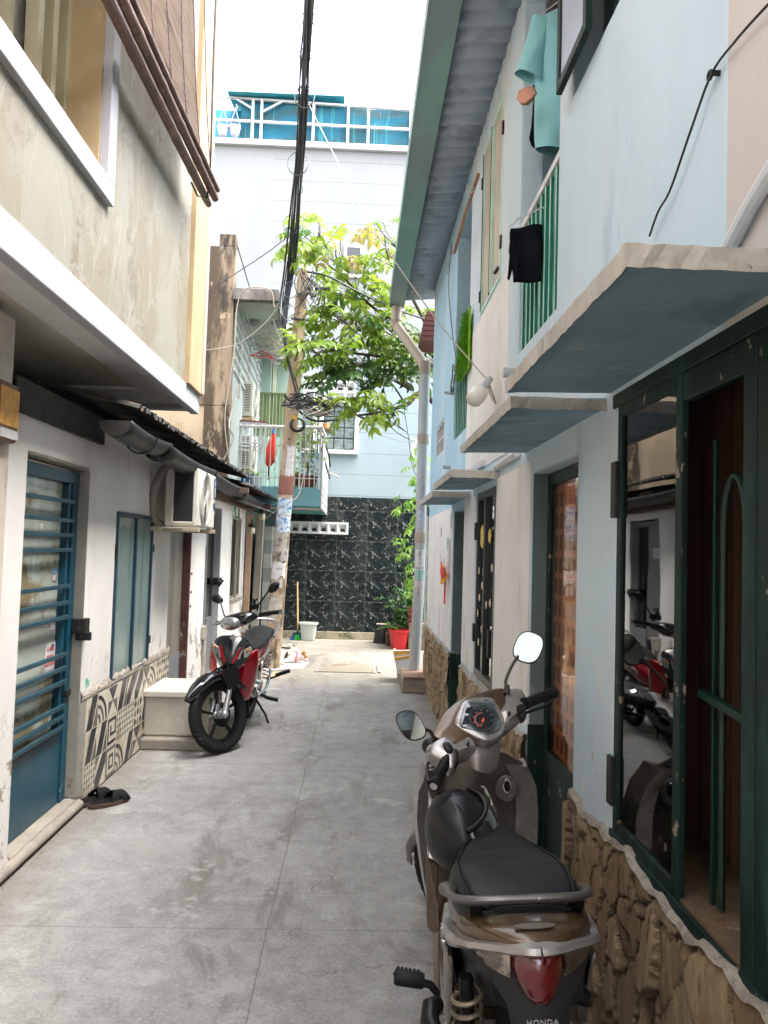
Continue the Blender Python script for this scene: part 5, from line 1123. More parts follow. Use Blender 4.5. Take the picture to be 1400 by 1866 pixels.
def cloth(name, label, cat, outline, Y, mat, th=.012, fold=.01, grid=14):
    """hanging cloth: outline in (px,py) filled as a rippled sheet"""
    P = [at(x, y, Y=Y) for x, y in outline]; T = None
    b = bmesh.new(); vs = [b.verts.new(p) for p in P]; b.faces.new(vs)
    bmesh.ops.triangulate(b, faces=b.faces[:]); bmesh.ops.subdivide_edges(b, edges=b.edges[:], cuts=5, use_grid_fill=True)
    for v in b.verts: v.co.y += fold*sin(v.co.x*45+v.co.z*12)+fold*.6*sin(v.co.x*21-v.co.z*33)
    org = Vector((sum(p.x for p in P)/len(P), Y, min(p.z for p in P)))
    for v in b.verts: v.co -= org
    me = bpy.data.meshes.new(name); b.to_mesh(me); b.free(); me.materials.append(mat); me.polygons.foreach_set('use_smooth', [True]*len(me.polygons)); o = bpy.data.objects.new(name, me); COL.objects.link(o); o.location = org; MW[o.name] = Matrix.Translation(org)
    md = o.modifiers.new('solid', 'SOLIDIFY'); md.thickness = th; md.offset = 0
    return tag(o, label, cat)
m_blk_cloth = surf('black_cloth', (.006,.007,.010), .9, var=.2, bump=.1, spec=.1)
cloth('black_top', 'black sleeveless garment hanging by its straps on the green balcony rail', 'garment', [(931,418),(968,411),(988,408),(986,512),(936,515),(934,496),(934,472),(941,491),(946,486),(945,451),(938,427),(935,462),(930,500),(928,511),(925,508),(929,460)], 3.62, m_blk_cloth)
g = G(); g.tube(bez([at(932, 417, Y=3.62), at(928, 411, Y=3.62), at(935, 408, Y=3.62), at(945, 398, Y=3.62), at(975, 385, Y=3.62), at(990, 378, Y=3.62), at(1004, 395, Y=3.62)], 8), .0035, 5); tag(g.build('wire_hanger', m_white_paint), 'white wire hanger holding the black garment', 'hanger')
cloth('dark_garment', 'dark navy cloth drying behind the turquoise t-shirt', 'garment', [(972,150),(1010,150),(1014,292),(996,283),(970,262),(966,250),(972,205)], 3.90, m_blk_cloth)
cloth('peach_cloth', 'small peach coloured rag hanging under the sleeve of the turquoise t-shirt', 'cloth', [(950,163),(970,165),(974,180),(968,188),(958,193),(950,188),(946,178)], 3.60, surf('peach_cloth', (.55,.28,.20), .9, var=.2), .03, .02)
# fuzzy green cloth on the far balcony
g = G(); random.seed(9); A = at(838, 685, X=.785); B = at(853, 615, X=.785)
pts = []
for k in range(2600):
    y = random.uniform(5.72, 6.22); z = random.uniform(2.98, 3.44); t = (y-5.72)/.5
    if z > 3.46-.30*t**2: continue
    p = Vector((.79-random.random()*.03, y, z)); d = Vector((-1, random.uniform(-.8, .8), random.uniform(-.9, .5)))*.028; s = Vector((0, .008, 0)); g.add([p-s, p+s, p+d], [(0,1,2)])
n0 = G(); n0.prism([(.80, 5.72, 2.98), (.80, 6.22, 2.98), (.80, 6.22, 3.16), (.80, 6.1, 3.30), (.80, 5.9, 3.41), (.80, 5.72, 3.46)], (-.015, 0, 0)); g.add(n0.v, n0.f)
tag(g.build('green_cloth', surf('fuzzy_lime_cloth', (.20,.46,.02), .95, var=.3, vs=30, bump=0)), 'fuzzy lime green mat hung over the far balcony rail', 'mat')
g = G(); g.tube([at(872, 318, X=.70), at(846, 395, X=.70), at(828, 460, X=.70)], .013, 8); o = g.build('bamboo_pole', surf('reddish_pole', (.30,.13,.07), .5, var=.2), None, smooth=True); tag(o, 'reddish brown laundry pole tied slantwise under the eave', 'pole')
g = G(); g.tube(bez([at(826, 455, X=.70), at(818, 480, X=.72), at(816, 500, X=.76)], 6), .005, 5); g.tube([at(857+8*cos(a), 345+6*sin(a), X=.69) for a in np.linspace(0, 2*pi, 10, endpoint=False)], .004, 5, closed=True); tag(g.build('tie_cord', m_cable_w), 'pale cords tying the reddish pole', 'cord')
# eave lantern-like red brick end beyond roof (neighbour's tiled eave)
g = G(); 
for k in range(6): g.box(.80-.0, .98, 9.8+.0, 10.3, 4.42-k*.065-.05, 4.42-k*.065)
c0 = at(783, 588, Y=9.9); g = G()
for k in range(6):
    z = c0.z+.06-k*.065; w = .035+.012*k; g.box(.82-w-.01, 1.1, 9.6, 10.2, z-.055, z)
tag(g.build('tiled_eave', surf('dark_red_tiles', (.12,.035,.03), .7, var=.3, bump=.3)), 'stack of dark red tiles at the eave just past the downpipe', 'roof tiles')
# paper decoration and leaflets on the far wall
T = thing('paper_decoration', 'red and yellow paper new-year decoration pinned on the whitewashed wall', 'decoration', (.80, 7.0, 1.3))
m_redp = surf('red_paper', (.75,.04,.02), .6, var=.15, bump=0); m_orp = surf('orange_paper', (.85,.42,.03), .6, var=.15, bump=0)
c = at(813, 1043, X=.795)
g = G(); g.loft([[(c.x-.05*(1-abs(t)), c.y+.16*sin(t*1.5), c.z-.02-.09*cos(t*1.5)+w) for w in (0, .035)] for t in np.linspace(-1, 1, 12)], cap=False, close=False); g.build('yellow_bowl', m_orp, T, solid=.004)
g = G(); g.prism([(c.x-.02, c.y-.14, c.z-.05), (c.x-.02, c.y+.14, c.z-.05), (c.x-.03, c.y+.16, c.z+.02), (c.x-.03, c.y+.06, c.z), (c.x-.04, c.y+.02, c.z+.10), (c.x-.03, c.y-.04, c.z+.02), (c.x-.03, c.y-.15, c.z+.05)], (-.01, 0, 0)); g.build('red_flame', m_redp, T)
g = G(); g.box(c.x-.01, c.x, c.y+.15, c.y+.28, c.z-.10, c.z+.06); g.build('yellow_card', m_orp, T); g = G(); g.tube([c+Vector((-.01, -.03, -.06)), c+Vector((-.01, -.02, -.28))], .008, 5); g.build('red_tassel', m_redp, T)
random.seed(3)
for (y, z, w, h, mi, lab) in ((6.78, 1.86, .06, .12, 0, 'tiny pale leaflet, highest on the whitewashed wall by the doorway'), (7.55, 1.78, .07, .09, 2, 'small pinkish leaflet high on the whitewashed wall near the downpipe'), (6.85, 1.58, .14, .24, 2, 'large pink torn leaflet above the red and yellow decoration'), (6.95, 1.66, .10, .12, 3, 'small green leaflet overlapping the large pink one'), (7.3, 1.45, .12, .14, 0, 'square white leaflet left of the red decoration'), (7.55, 1.47, .05, .2, 0, 'narrow upright white leaflet nearest the downpipe'), (6.9, 1.50, .1, .12, 0, 'white leaflet directly behind the red decoration')):
    g = G(); g.box(XR-.009-.001*mi, XR-.006-.001*mi, y-w/2, y+w/2, z-h/2, z+h/2); tag(g.build('leaflet', m_st[mi]), lab, 'leaflet', 'leaflets on the whitewashed wall')
# ================================================================ THINGS ON THE GROUND
# manhole slab
g = G(); g.prism([(-.47, 9.93, .002), (.24, 9.93, .002), (.20, 10.62, .002), (-.36, 10.62, .002)], (0, 0, .010)); mh = g.build('manhole_cover', surf('manhole_concrete', (.235,.21,.16), .9, var=.12, bump=.5, stains=[((.17,.13,.09), (3,3,3), .56, .64)]), None, bevel=.004); tag(mh, 'rectangular concrete drain cover set in the alley floor', 'drain cover')
g = G(); g.box(-.52, -.475, 9.92, 10.64, .001, .008); g.box(.245, .275, 9.92, 10.64, .001, .010); g.box(.30, .335, 9.95, 10.6, .001, .016); MW[mh.name] = Matrix.Translation(mh.location); g.build_each('raised_edge', m_step, mh)
# tiled bench block
T = thing('tiled_bench', 'low cream block bench with tiled lid against the shack wall behind the red motorcycle', 'bench', (-1.4, 6.2, 0))
g = G(); g.box(-1.635, -1.12, 6.12, 6.66, .09, .395); g.build('body', surf('cream_bench_paint', (.50,.46,.38), .7, var=.08, vs=3, bump=.15, stains=[((.30,.25,.18), (9,9,2.5), .60, .72), ((.62,.60,.54), (3,3,3), .52, .62)]), T, bevel=.015)
g = G(); g.box(-1.638, -1.09, 6.09, 6.70, .397, .442); g.build('lid', surf('tile_lid', (.58,.54,.48), .45, var=.12, vs=9, bump=.1, stains=[((.35,.14,.10), (16,16,16), .62, .65), ((.20,.26,.38), (15,15,15), .635, .665)]), T, bevel=.006)
g = G(); g.box(-1.639, -1.05, 6.04, 6.76, 0, .088); g.build('plinth', m_step, T, bevel=.015)
# crossed-strap sandals
m_sole = surf('brown_cork_sole', (.07,.04,.03), .8, var=.2, world=False); m_strap = surf('black_leather', (.004,.0045,.006), .6, spec=.2, var=.2, bump=.1, world=False)
def sandal(name, label, M, group=None, ms=None, mt=None, L=.27):
    T = thing(name, label, 'sandal', mat=M, group=group); g = G(); out = []
    for a in np.linspace(0, 2*pi, 26, endpoint=False):
        x = L/2*cos(a); w = .048*(1+.12*cos(a)-.10*cos(2*a)); out.append((x, w*sin(a)*(abs(sin(a))**-.25 if abs(sin(a)) > .05 else 1), 0))
    g.prism(out, (0, 0, .026)); g.build('sole', ms or m_sole, T, local=True, bevel=.004)
    g = G(); g.prism([(x*.95, y*.92, .027) for x, y, z in out], (0, 0, .003)); g.build('insole', mt or m_strap, T, local=True)
    for s in (-1, 1):
        g = G(); rings = []
        for t in np.linspace(0, 1, 12):
            y = -.052+.104*t; x = .05+s*(t-.5)*.075; z = .02+.055*sin(pi*t)**.8
            rings.append([(x-.026, y, z), (x+.026, y, z-.004), (x+.026, y, z), (x-.026, y, z+.004)])
        g.loft(rings); g.build('strap', mt or m_strap, T, local=True, smooth=True)
    return T
def place(x, y, z, a, tilt=0): return Matrix.Translation((x, y, z)) @ Matrix.Rotation(a, 4, 'Z') @ Matrix.Rotation(tilt, 4, 'X')
sandal('sandal', 'black cross-strap sandal leaning against the tiles at the foot of the blue door', place(-1.565, 4.82, .004, radians(62)))
sandal('sandal', 'black cross-strap sandal lying flat, the one farther from the blue door', place(-1.465, 4.80, .002, radians(48)))
m_ls = surf('pale_slipper', (.55,.50,.42), .7, var=.1, world=False); m_ls2 = surf('dark_slipper', (.04,.035,.03), .7, world=False)
sandal('slipper', 'pale beige slipper on the floor behind the sleeping dog', place(-.98, 11.75, 0, radians(20)), None, m_ls, m_ls)
sandal('slipper', 'pale beige slipper tipped on top of the other behind the dog', place(-1.03, 11.98, .02, radians(-30)), None, m_ls2, m_ls)
sandal('slipper', 'black slipper beside the foot of the utility pole', place(-1.22, 11.35, 0, radians(10)), None, m_ls2, m_ls2)
# broom
T = thing('broom', 'broom with blue and green bristles leaning on the marble wall', 'broom', (-1.0, 13.3, 0))
g = G(); g.tube([(-.99, 13.28, .16), (-1.04, 13.47, .98)], .014, 8); g.build('handle', surf('yellow_wood_handle', (.55,.36,.18), .6), T, smooth=True)
m_bb = surf('blue_bristles', (.02,.05,.22), .8, var=.3, stretch=(20,20,1), bump=.4); m_gb2 = surf('green_bristles', (.03,.55,.06), .8, var=.3, stretch=(20,20,1), bump=.4)
for x0, x1, m in ((-1.13, -1.05, m_bb), (-1.05, -.94, m_gb2), (-.94, -.86, m_bb)):
    g = G(); g.loft([[(x0, 13.24, 0), (x1, 13.24, 0), (x1, 13.33, 0), (x0, 13.33, 0)], [(x0*.6-.4+.0, 13.26, .09), (x1*.6-.4, 13.26, .09), (x1*.6-.4, 13.31, .09), (x0*.6-.4, 13.31, .09)]]); g.build('bristles', m, T)
g = G(); g.box(-1.07, -.92, 13.25, 13.32, .09, .125); g.cyl((-.995, 13.285, .12), (-.99, 13.29, .19), .02, seg=8); g.build('head', m_blue_door, T, bevel=.01)
# translucent bucket, black bin
T = thing('bucket', 'translucent white plastic tub beside the broom', 'tub', (-.81, 13.28, 0))
g = G(); sq = lambda r, z, c=(-.81, 13.28): [(c[0]+r*sx*(1 if k % 2 else .72), c[1]+r*sy*(.72 if k % 2 else 1), z) for k, (sx, sy) in enumerate(((-1,-1),(-1,-1),(1,-1),(1,-1),(1,1),(1,1),(-1,1),(-1,1)))]
def rr(cx, cy, r, z, n=24, p=4): return [(cx+r*math.copysign(abs(cos(a))**(2/p), cos(a)), cy+r*.9*math.copysign(abs(sin(a))**(2/p), sin(a)), z) for a in np.linspace(0, 2*pi, n, endpoint=False)]
g.loft([rr(-.81, 13.28, .115, .005), rr(-.81, 13.28, .118, .02), rr(-.81, 13.28, .145, .27), rr(-.81, 13.28, .165, .275), rr(-.81, 13.28, .165, .30), rr(-.81, 13.28, .140, .30), rr(-.81, 13.28, .112, .03)]); g.build('tub_body', surf('milky_plastic', (.50,.54,.50), .4, var=.06, bump=0), T, smooth=True, angle=50)
T = thing('bin', 'upturned black plastic bucket at the marble wall beside the red pot', 'bucket', (.44, 13.15, 0))
g = G(); g.lathe([(.001, .31), (.095, .31), (.10, .30), (.135, .02), (.14, 0)], (.44, 13.15, 0), seg=22); g.build('bucket_body', m_black, T, smooth=True); g = G(); g.lathe([(.094, .312), (.094, .325), (.001, .325)], (.44, 13.15, 0), seg=22); g.build('grey_base', surf('dusty_grey_top', (.35,.31,.28), .8), T)
# cardboard sheets, foam box
m_foam = surf('white_foam_board', (.66,.65,.66), .8, var=.05, bump=.05, stains=[((.5,.48,.46), (4,4,4), .58, .7)]); m_tapeo = surf('orange_packing_tape', (.62,.34,.08), .35, var=.15, bump=0); m_kraft = surf('kraft_cardboard', (.45,.33,.21), .8, var=.1)
T = thing('foam_box', 'crushed white foam box with orange tape leaning on the grey downpipe', 'box', (.6, 9.4, 0))
def P9(px, py, Y=9.30): return at(px, py, Y=Y)
g = G(); A = [P9(720, 1204), P9(765, 1196), P9(764, 1232), P9(727, 1236)]; g.prism(A, (0, .05, 0)); g.build('front_board', m_foam, T, bevel=.004)
g = G(); g.prism([P9(718, 1199, 9.295), P9(765, 1192, 9.295), P9(765, 1196, 9.295), P9(720, 1204, 9.295)], (0, .02, 0)); g.build('tape', m_tapeo, T)
g = G(); g.prism([P9(716, 1186, 9.34), P9(766, 1184, 9.34), P9(766, 1192, 9.34), P9(718, 1198, 9.34)], (0, .04, 0)); g.build('upper_board', m_foam, T, bevel=.004)
g = G(); g.prism([P9(717, 1187, 9.33), P9(766, 1185, 9.33), P9(766, 1190, 9.33), P9(720, 1193, 9.33)], (0, .008, 0)); g.build('tape', m_tapeo, T)
g = G(); g.prism([P9(716, 1188, 9.31), P9(720, 1187, 9.35), P9(732, 1246, 9.32), P9(727, 1238, 9.30)], (.02, .3, 0)); g.build('side_board', m_kraft, T)
g = G(); g.box(.52, .66, 9.2, 9.5, 0, .13); g.build('brick', surf('grey_brick', (.30,.27,.24), .9, var=.2, bump=.4), T, bevel=.008)
g = G(); random.seed(1)
for k in range(5): a = k*1.25; c = Vector((.735, 8.54, .012)); g.add([c, c+Vector((.02*cos(a), .02*sin(a), .01)), c+Vector((.022*cos(a+.7), .022*sin(a+.7), .014))], [(0,1,2)])
tag(g.build('flower_petals', surf('magenta_petal', (.50,.08,.35), .6)), 'magenta flower fallen at the foot of the downpipe base', 'flower')
g = G(); g.prism([at(480, 1222, Z=.004), at(552, 1218, Z=.004), at(566, 1205, Z=.004), at(478, 1208, Z=.004)], (0, 0, .006)); tag(g.build('cardboard_sheet', m_foam), 'white cardboard sheet under the sleeping dog', 'cardboard')
g = G(); g.prism([at(478, 1236, Z=.003), at(512, 1236, Z=.003), at(519, 1226, Z=.003), at(503, 1224, Z=.003), at(482, 1232, Z=.003)], (0, 0, .004)); tag(g.build('cardboard_scrap', m_kraft), 'torn scrap of pale cardboard on the floor behind the red motorcycle', 'cardboard')
# sleeping dog
m_dog = surf('white_dog_coat', (.66,.57,.50), .85, var=.10, vs=6, bump=.35, bs=160, sheen=.3, stains=[((.45,.26,.24), (8,8,8), .58, .66)])
D = thing('dog', 'white dog with ginger ear and pink collar asleep on a cardboard sheet', 'dog', (-.9, 10.6, .01))
pz = lambda px, py, Y: at(px, py, Y=Y)
dp_ = [((-1.32, 10.72, .10), (.075, .085)), ((-1.16, 10.70, .11), (.09, .10)), ((-1.0, 10.68, .105), (.092, .095)), ((-.86, 10.66, .085), (.062, .07)), ((-.78, 10.64, .075), (.05, .055)), ((-.715, 10.62, .085), (.058, .058)), ((-.66, 10.57, .055), (.03, .030)), ((-.635, 10.55, .045), (.022, .022)),
       ((-1.02, 10.56, .06), (.035, .035)), ((-1.00, 10.45, .035), (.022, .022)), ((-.96, 10.37, .022), (.018, .018)), ((-.93, 10.35, .02), (.02, .016)),
       ((-.90, 10.56, .05), (.032, .032)), ((-.96, 10.44, .06), (.020, .020)), ((-1.01, 10.36, .03), (.017, .017)), ((-1.03, 10.33, .02), (.02, .016)),
       ((-1.33, 10.6, .07), (.05, .05)), ((-1.22, 10.45, .04), (.025, .025)), ((-1.30, 10.33, .025), (.02, .02)), ((-1.42, 10.75, .06), (.02, .02)), ((-1.55, 10.7, .03), (.014, .014))]
skin('body', dp_, [(0,1),(1,2),(2,3),(3,4),(4,5),(5,6),(6,7),(2,8),(8,9),(9,10),(10,11),(3,12),(12,13),(13,14),(14,15),(0,16),(16,17),(17,18),(0,19),(19,20)], m_dog, D, root=2)
m_ging = surf('ginger_fur', (.42,.17,.05), .85, var=.2, bump=.2)
g = G(); g.ball((-.705, 10.60, .135), (.028, .016, .042), 10, 6, Matrix.Rotation(.3, 3, 'Y')); g.build('ear', m_ging, D, smooth=True)
g = G(); g.ball((-.672, 10.585, .098), (.034, .034, .028), 10, 6); g.build('face_patch', m_ging, D, smooth=True)
g = G(); g.ball((-.617, 10.535, .048), (.012, .012, .010), 8, 5); g.build('nose', surf('pink_black_nose', (.18,.04,.04), .4), D, smooth=True)
g = G(); g.tube([(-.80+.010*sin(a), 10.645+.056*cos(a), .08+.062*sin(a)) for a in np.linspace(0, 2*pi, 20, endpoint=False)], .010, 6, closed=True); g.build('collar', surf('pink_collar', (.75,.10,.25), .6), D, smooth=True)

# ================================================================ PLANTS
def leaf_mat(name, c1, c2, tr=.45):
    t = NT(name); a = t.n.new('ShaderNodeAttribute'); a.attribute_name = 'tone'; c = t.mix(a.outputs['Fac'], c1, c2)
    c = t.mul(c, t.ramp(t.noise(t.geo.outputs['Position'], 9., 3.)[0], .3, .7, .8, 1.2)); t.link(c, t.b.inputs['Base Color']); t.b.inputs['Roughness'].default_value = .42
    tl = t.n.new('ShaderNodeBsdfTranslucent'); t.link(t.mul(c, 1.5), tl.inputs[0]); mx = t.n.new('ShaderNodeMixShader'); mx.inputs[0].default_value = tr
    t.link(t.b.outputs[0], mx.inputs[1]); t.link(tl.outputs[0], mx.inputs[2]); t.link(mx.outputs[0], t.out.inputs[0]); return t.m
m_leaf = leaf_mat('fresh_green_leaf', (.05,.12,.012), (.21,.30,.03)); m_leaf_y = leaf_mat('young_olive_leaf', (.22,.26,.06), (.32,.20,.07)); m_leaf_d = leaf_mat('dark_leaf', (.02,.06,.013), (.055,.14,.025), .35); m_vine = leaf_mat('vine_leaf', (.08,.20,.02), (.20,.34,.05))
class Leaves:
    def __init__(s): s.g = G(); s.t = []
    def leaf(s, p, d, n, L, W, tone, curl=.15):
        d = d.normalized(); r = d.cross(n).normalized(); n = r.cross(d); k0 = len(s.g.f)
        pr = [(0, 0, 0), (.22, .8, .04), (.5, 1.0, .05), (.78, .62, .02), (1.0, 0, -.12)]
        vs = []; fold = .18
        for t, w, u in pr: vs += [p+d*L*t+n*L*(u-curl*t*t)-r*W*.5*w+n*W*fold*w, p+d*L*t+n*L*(u-curl*t*t), p+d*L*t+n*L*(u-curl*t*t)+r*W*.5*w+n*W*fold*w]
        fs = []
        for i in range(4): b = i*3; fs += [(b, b+1, b+4, b+3), (b+1, b+2, b+5, b+4)]
        s.g.add(vs, fs); s.t += [tone]*(len(s.g.f)-k0)
    def compound(s, p, d, nl, L, R, W, tone, rnd, droop=.5):
        d = d.normalized(); up = Vector((0, 0, 1)); side = d.cross(up)
        if side.length < .1: side = Vector((1, 0, 0))
        side.normalize(); q = p.copy(); dd = d.copy(); pts = [q.copy()]
        for i in range(nl):
            dd = (dd+Vector((0, 0, -droop/nl))).normalized(); q = q+dd*R/nl; pts.append(q.copy()); side = dd.cross(up).normalized() if dd.cross(up).length > .1 else side
            n = side.cross(dd)
            for sg in (-1, 1):
                ld = (dd*.55+side*sg*1.0+Vector((rnd.uniform(-.2, .2), rnd.uniform(-.2, .2), rnd.uniform(-.75, -.1)))).normalized(); s.leaf(q, ld, n+Vector((rnd.uniform(-.4, .4),)*3), L*rnd.uniform(.8, 1.15), W*rnd.uniform(.85, 1.15), min(max(tone+rnd.uniform(-.25, .25), 0), 1))
        s.leaf(q, dd, side.cross(dd), L*1.1, W, tone); return pts
    def build(s, name, mat, T):
        o = s.g.build(name, mat, T, smooth=True, angle=180); a = o.data.attributes.new('tone', 'FLOAT', 'FACE'); a.data.foreach_set('value', s.t); return o
TR = thing('tree', 'tree with pinnate leaves reaching over the alley from behind the right house', 'tree', (2.1, 11.4, 0))
rnd = random.Random(77); lv, ly, ld_ = Leaves(), Leaves(), Leaves(); stems = G()
clusters = [  # px, py, spread x, spread y, count, depth, kind, tone
 (575, 440, 45, 22, 14, 10.3, 0, .7), (605, 470, 40, 30, 16, 10.4, 1, .4), (545, 460, 25, 25, 7, 10.3, 0, .8), (640, 530, 45, 25, 18, 10.5, 0, .8), (690, 540, 40, 25, 13, 10.6, 0, .8), (625, 580, 55, 30, 26, 10.4, 0, .7), (690, 590, 45, 30, 24, 10.6, 0, .55),
 (600, 640, 50, 22, 18, 10.2, 0, .45), (560, 630, 22, 22, 8, 10.2, 0, .95), (660, 655, 55, 28, 24, 10.4, 0, .4), (725, 640, 40, 35, 22, 10.7, 0, .45), (720, 690, 45, 22, 24, 10.7, 2, .5), (640, 690, 45, 20, 12, 10.3, 2, .7), (770, 640, 20, 45, 12, 11.3, 0, .6),
 (640, 745, 35, 16, 10, 10.2, 3, .7), (690, 735, 40, 20, 16, 10.4, 3, .8), (710, 765, 18, 14, 5, 10.4, 0, .85), (700, 430, 22, 22, 9, 10.5, 1, .5), (705, 470, 20, 38, 12, 10.5, 0, .7), (760, 570, 20, 18, 6, 11.5, 0, .6)]
hub = [at(800, 700, Y=11.3), at(690, 650, Y=10.7), at(620, 600, Y=10.5)]
for (px, py, sx, sy, cnt, Yd, kind, tone) in clusters:
    cen = at(px, py, Y=Yd)
    for k in range(int(cnt*1.05)):
        ox, oy = rnd.gauss(0, .5), rnd.gauss(0, .5); p = at(px+sx*ox, py-8+sy*oy, Y=Yd+rnd.uniform(-.55, .55)); out = Vector((ox-.25, rnd.uniform(-.8, .5), rnd.uniform(-.3, .5)))
        tgt = {0: lv, 1: ly, 2: ld_, 3: lv}[kind]
        if kind == 1 and rnd.random() < .5: tgt = lv
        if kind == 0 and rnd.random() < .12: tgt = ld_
        pts = tgt.compound(p, out, rnd.choice([3, 3, 4]), .155, .28, .068, tone, rnd, rnd.uniform(.3, 1.2)); stems.tube(pts, .003, 4, cap=False)
        if k % 2 == 0: stems.tube(bez([p, p.lerp(cen, .5)+Vector((.05, 0, -.06)), cen+Vector((.25, .1, -.15))], 3), .006, 4, cap=False)
lv.build('foliage', m_leaf, TR); ly.build('young_foliage', m_leaf_y, TR); ld_.build('shaded_foliage', m_leaf_d, TR)
m_bark = surf('dark_bark', (.05,.038,.028), .9, var=.3, bump=.5)
stems.build('twigs', m_bark, TR)
def branch(pts, r0, r1):
    P = bez(pts, 8); g = G(); g.tube(P, [r0+(r1-r0)*i/(len(P)-1) for i in range(len(P))], 8); g.build('branch', m_bark, TR, smooth=True)
g = G(); P = bez([(2.1, 11.4, 0), (2.0, 11.4, 1.5), (1.75, 11.35, 3.0), (1.3, 11.2, 4.2)], 8); g.tube(P, [.13-.002*i for i in range(len(P))], 10); g.build('trunk', m_bark, TR, smooth=True)
branch([(1.75, 11.35, 3.0), at(778, 722, Y=11), at(740, 738, Y=10.6), at(690, 752, Y=10.4), at(650, 757, Y=10.3)], .05, .012)
branch([(1.3, 11.2, 4.2), at(770, 660, Y=11), at(700, 650, Y=10.7), at(620, 640, Y=10.4), at(565, 625, Y=10.2)], .04, .008)
branch([(1.3, 11.2, 4.2), at(740, 600, Y=10.9), at(680, 560, Y=10.6), at(620, 500, Y=10.4), at(560, 455, Y=10.3)], .035, .006)
branch([(1.3, 11.2, 4.2), at(750, 540, Y=10.8), at(712, 480, Y=10.5), at(700, 430, Y=10.5)], .03, .006)
branch([at(740, 738, Y=10.6), at(715, 700, Y=10.6), at(700, 690, Y=10.5)], .015, .006)
# climbing vine by the downpipe
VN = thing('climbing_vine', 'bright green vine trailing down the marble wall beside the downpipe', 'vine', (.85, 12.6, 0)); v = Leaves(); st = G(); rnd = random.Random(5)
for (px, py, n, sx) in ((765, 845, 6, 12), (762, 870, 6, 12), (772, 900, 8, 10), (748, 918, 12, 16), (765, 945, 9, 14), (770, 985, 8, 10), (742, 1000, 6, 10), (768, 1010, 8, 10), (760, 1045, 10, 12), (770, 1075, 10, 10), (757, 1080, 6, 10), (733, 992, 3, 8), (775, 820, 4, 8)):
    for k in range(n):
        p = at(px+rnd.gauss(0, sx*.6), py+rnd.gauss(0, 10), Y=12.2+rnd.uniform(-.4, .4)); v.compound(p, Vector((rnd.uniform(-1, .3), rnd.uniform(-.6, .2), rnd.uniform(-.4, .3))), 2, .11, .12, .045, rnd.uniform(.3, 1), rnd, .8)
v.build('foliage', m_vine, VN)
g = G(); g.tube(bez([(.95, 12.5, 0), at(775, 1050, Y=12.3), at(768, 980, Y=12.3), at(772, 900, Y=12.3), at(765, 840, Y=12.3), at(775, 700, Y=12.3)], 8), .012, 6); g.build('stem', m_bark, VN, smooth=True)
SB = thing('dark_shrub', 'dark leafy shrub in the corner behind the red pot', 'shrub', (.9, 12.9, 0)); v = Leaves(); rnd = random.Random(8)
for k in range(170): p = Vector((rnd.gauss(.92, .17), rnd.gauss(12.95, .16), rnd.uniform(.25, .95))); v.compound(p, Vector((rnd.uniform(-1, 1), rnd.uniform(-1, .2), rnd.uniform(-.2, .8))), 2, .09, .12, .045, rnd.uniform(0, 1), rnd, .5)
v.build('foliage', m_leaf_d, SB); g = G(); g.lathe([(.001,0),(.12,0),(.15,.22),(.16,.22),(.16,.26),(.13,.26)], (.93, 12.95, 0), seg=18); g.build('pot', surf('dark_clay', (.10,.05,.04), .9), SB, smooth=True)
RP = thing('red_pot', 'shiny red plastic pot with a spiky green plant beside the downpipe', 'plant pot', (.69, 12.35, 0))
g = G(); g.loft([rr(.70, 12.42, .12, .004), rr(.70, 12.42, .155, .27), rr(.70, 12.42, .168, .275), rr(.70, 12.42, .168, .31), rr(.70, 12.42, .15, .31), rr(.70, 12.42, .14, .27)]); g.build('pot', surf('red_plastic', (.55,.015,.02), .3, var=.08, bump=.02, stains=[((.60,.30,.22), (9,9,5), .70, .74)]), RP, smooth=True)
def spiky(T, c, n, L, mat, seed, w=.03):
    v = Leaves(); r_ = random.Random(seed)
    for k in range(n):
        a = 2*pi*k/n+r_.uniform(-.3, .3); d = Vector((cos(a), sin(a), r_.uniform(.5, 1.4))).normalized(); p = Vector(c); l = L*r_.uniform(.7, 1.1); prev = p; segs = 7; rings = []
        for i in range(segs+1):
            t = i/segs; q = p+d*l*t+Vector((0, 0, -l*.55*t*t)); sd = d.cross(Vector((0,0,1))).normalized(); ww = w*(1-t)**.6*(.5+t if t < .5 else 1); rings.append([q-sd*ww, q+Vector((0,0,-.004)), q+sd*ww])
        k0 = len(v.g.f); v.g.loft(rings, cap=False, close=False); v.t += [r_.uniform(.2, 1)]*(len(v.g.f)-k0)
    v.build('foliage', mat, T)
spiky(RP, (.62, 12.5, .30), 12, .34, m_vine, 3, .02)
g = G(); g.box(.84, 1.25, 12.3, 12.9, 0, .42); T_ = g.build('brick_planter', surf('mossy_brick_block', (.20,.14,.09), .95, var=.25, vs=9, bump=.6, bs=30, stains=[((.09,.11,.05), (5,5,5), .52, .62)]), None, bevel=.01); tag(T_, 'mossy brown brick block standing behind the downpipe', 'brick block')
TP = thing('terracotta_pots', 'stack of small terracotta bowls on the mossy brick block', 'pot', (.90, 12.4, .42)); 
for k in range(3): g = G(); g.lathe([(.001, 0), (.05, 0), (.075, .06), (.085, .06), (.085, .08), (.065, .08)], (.90, 12.42, .42+.085*k), seg=16); g.build('bowl', surf('terracotta', (.32,.10,.07), .8) if k == 0 else bpy.data.materials['terracotta'], TP, smooth=True)
g = G(); g.box(.5, .8, 12.75, 13.05, 0, .22); T_ = g.build('clay_trough', surf('dull_clay', (.14,.07,.05), .9, var=.3), None, bevel=.02); tag(T_, 'dull brown clay trough between the black bucket and the red pot', 'trough')

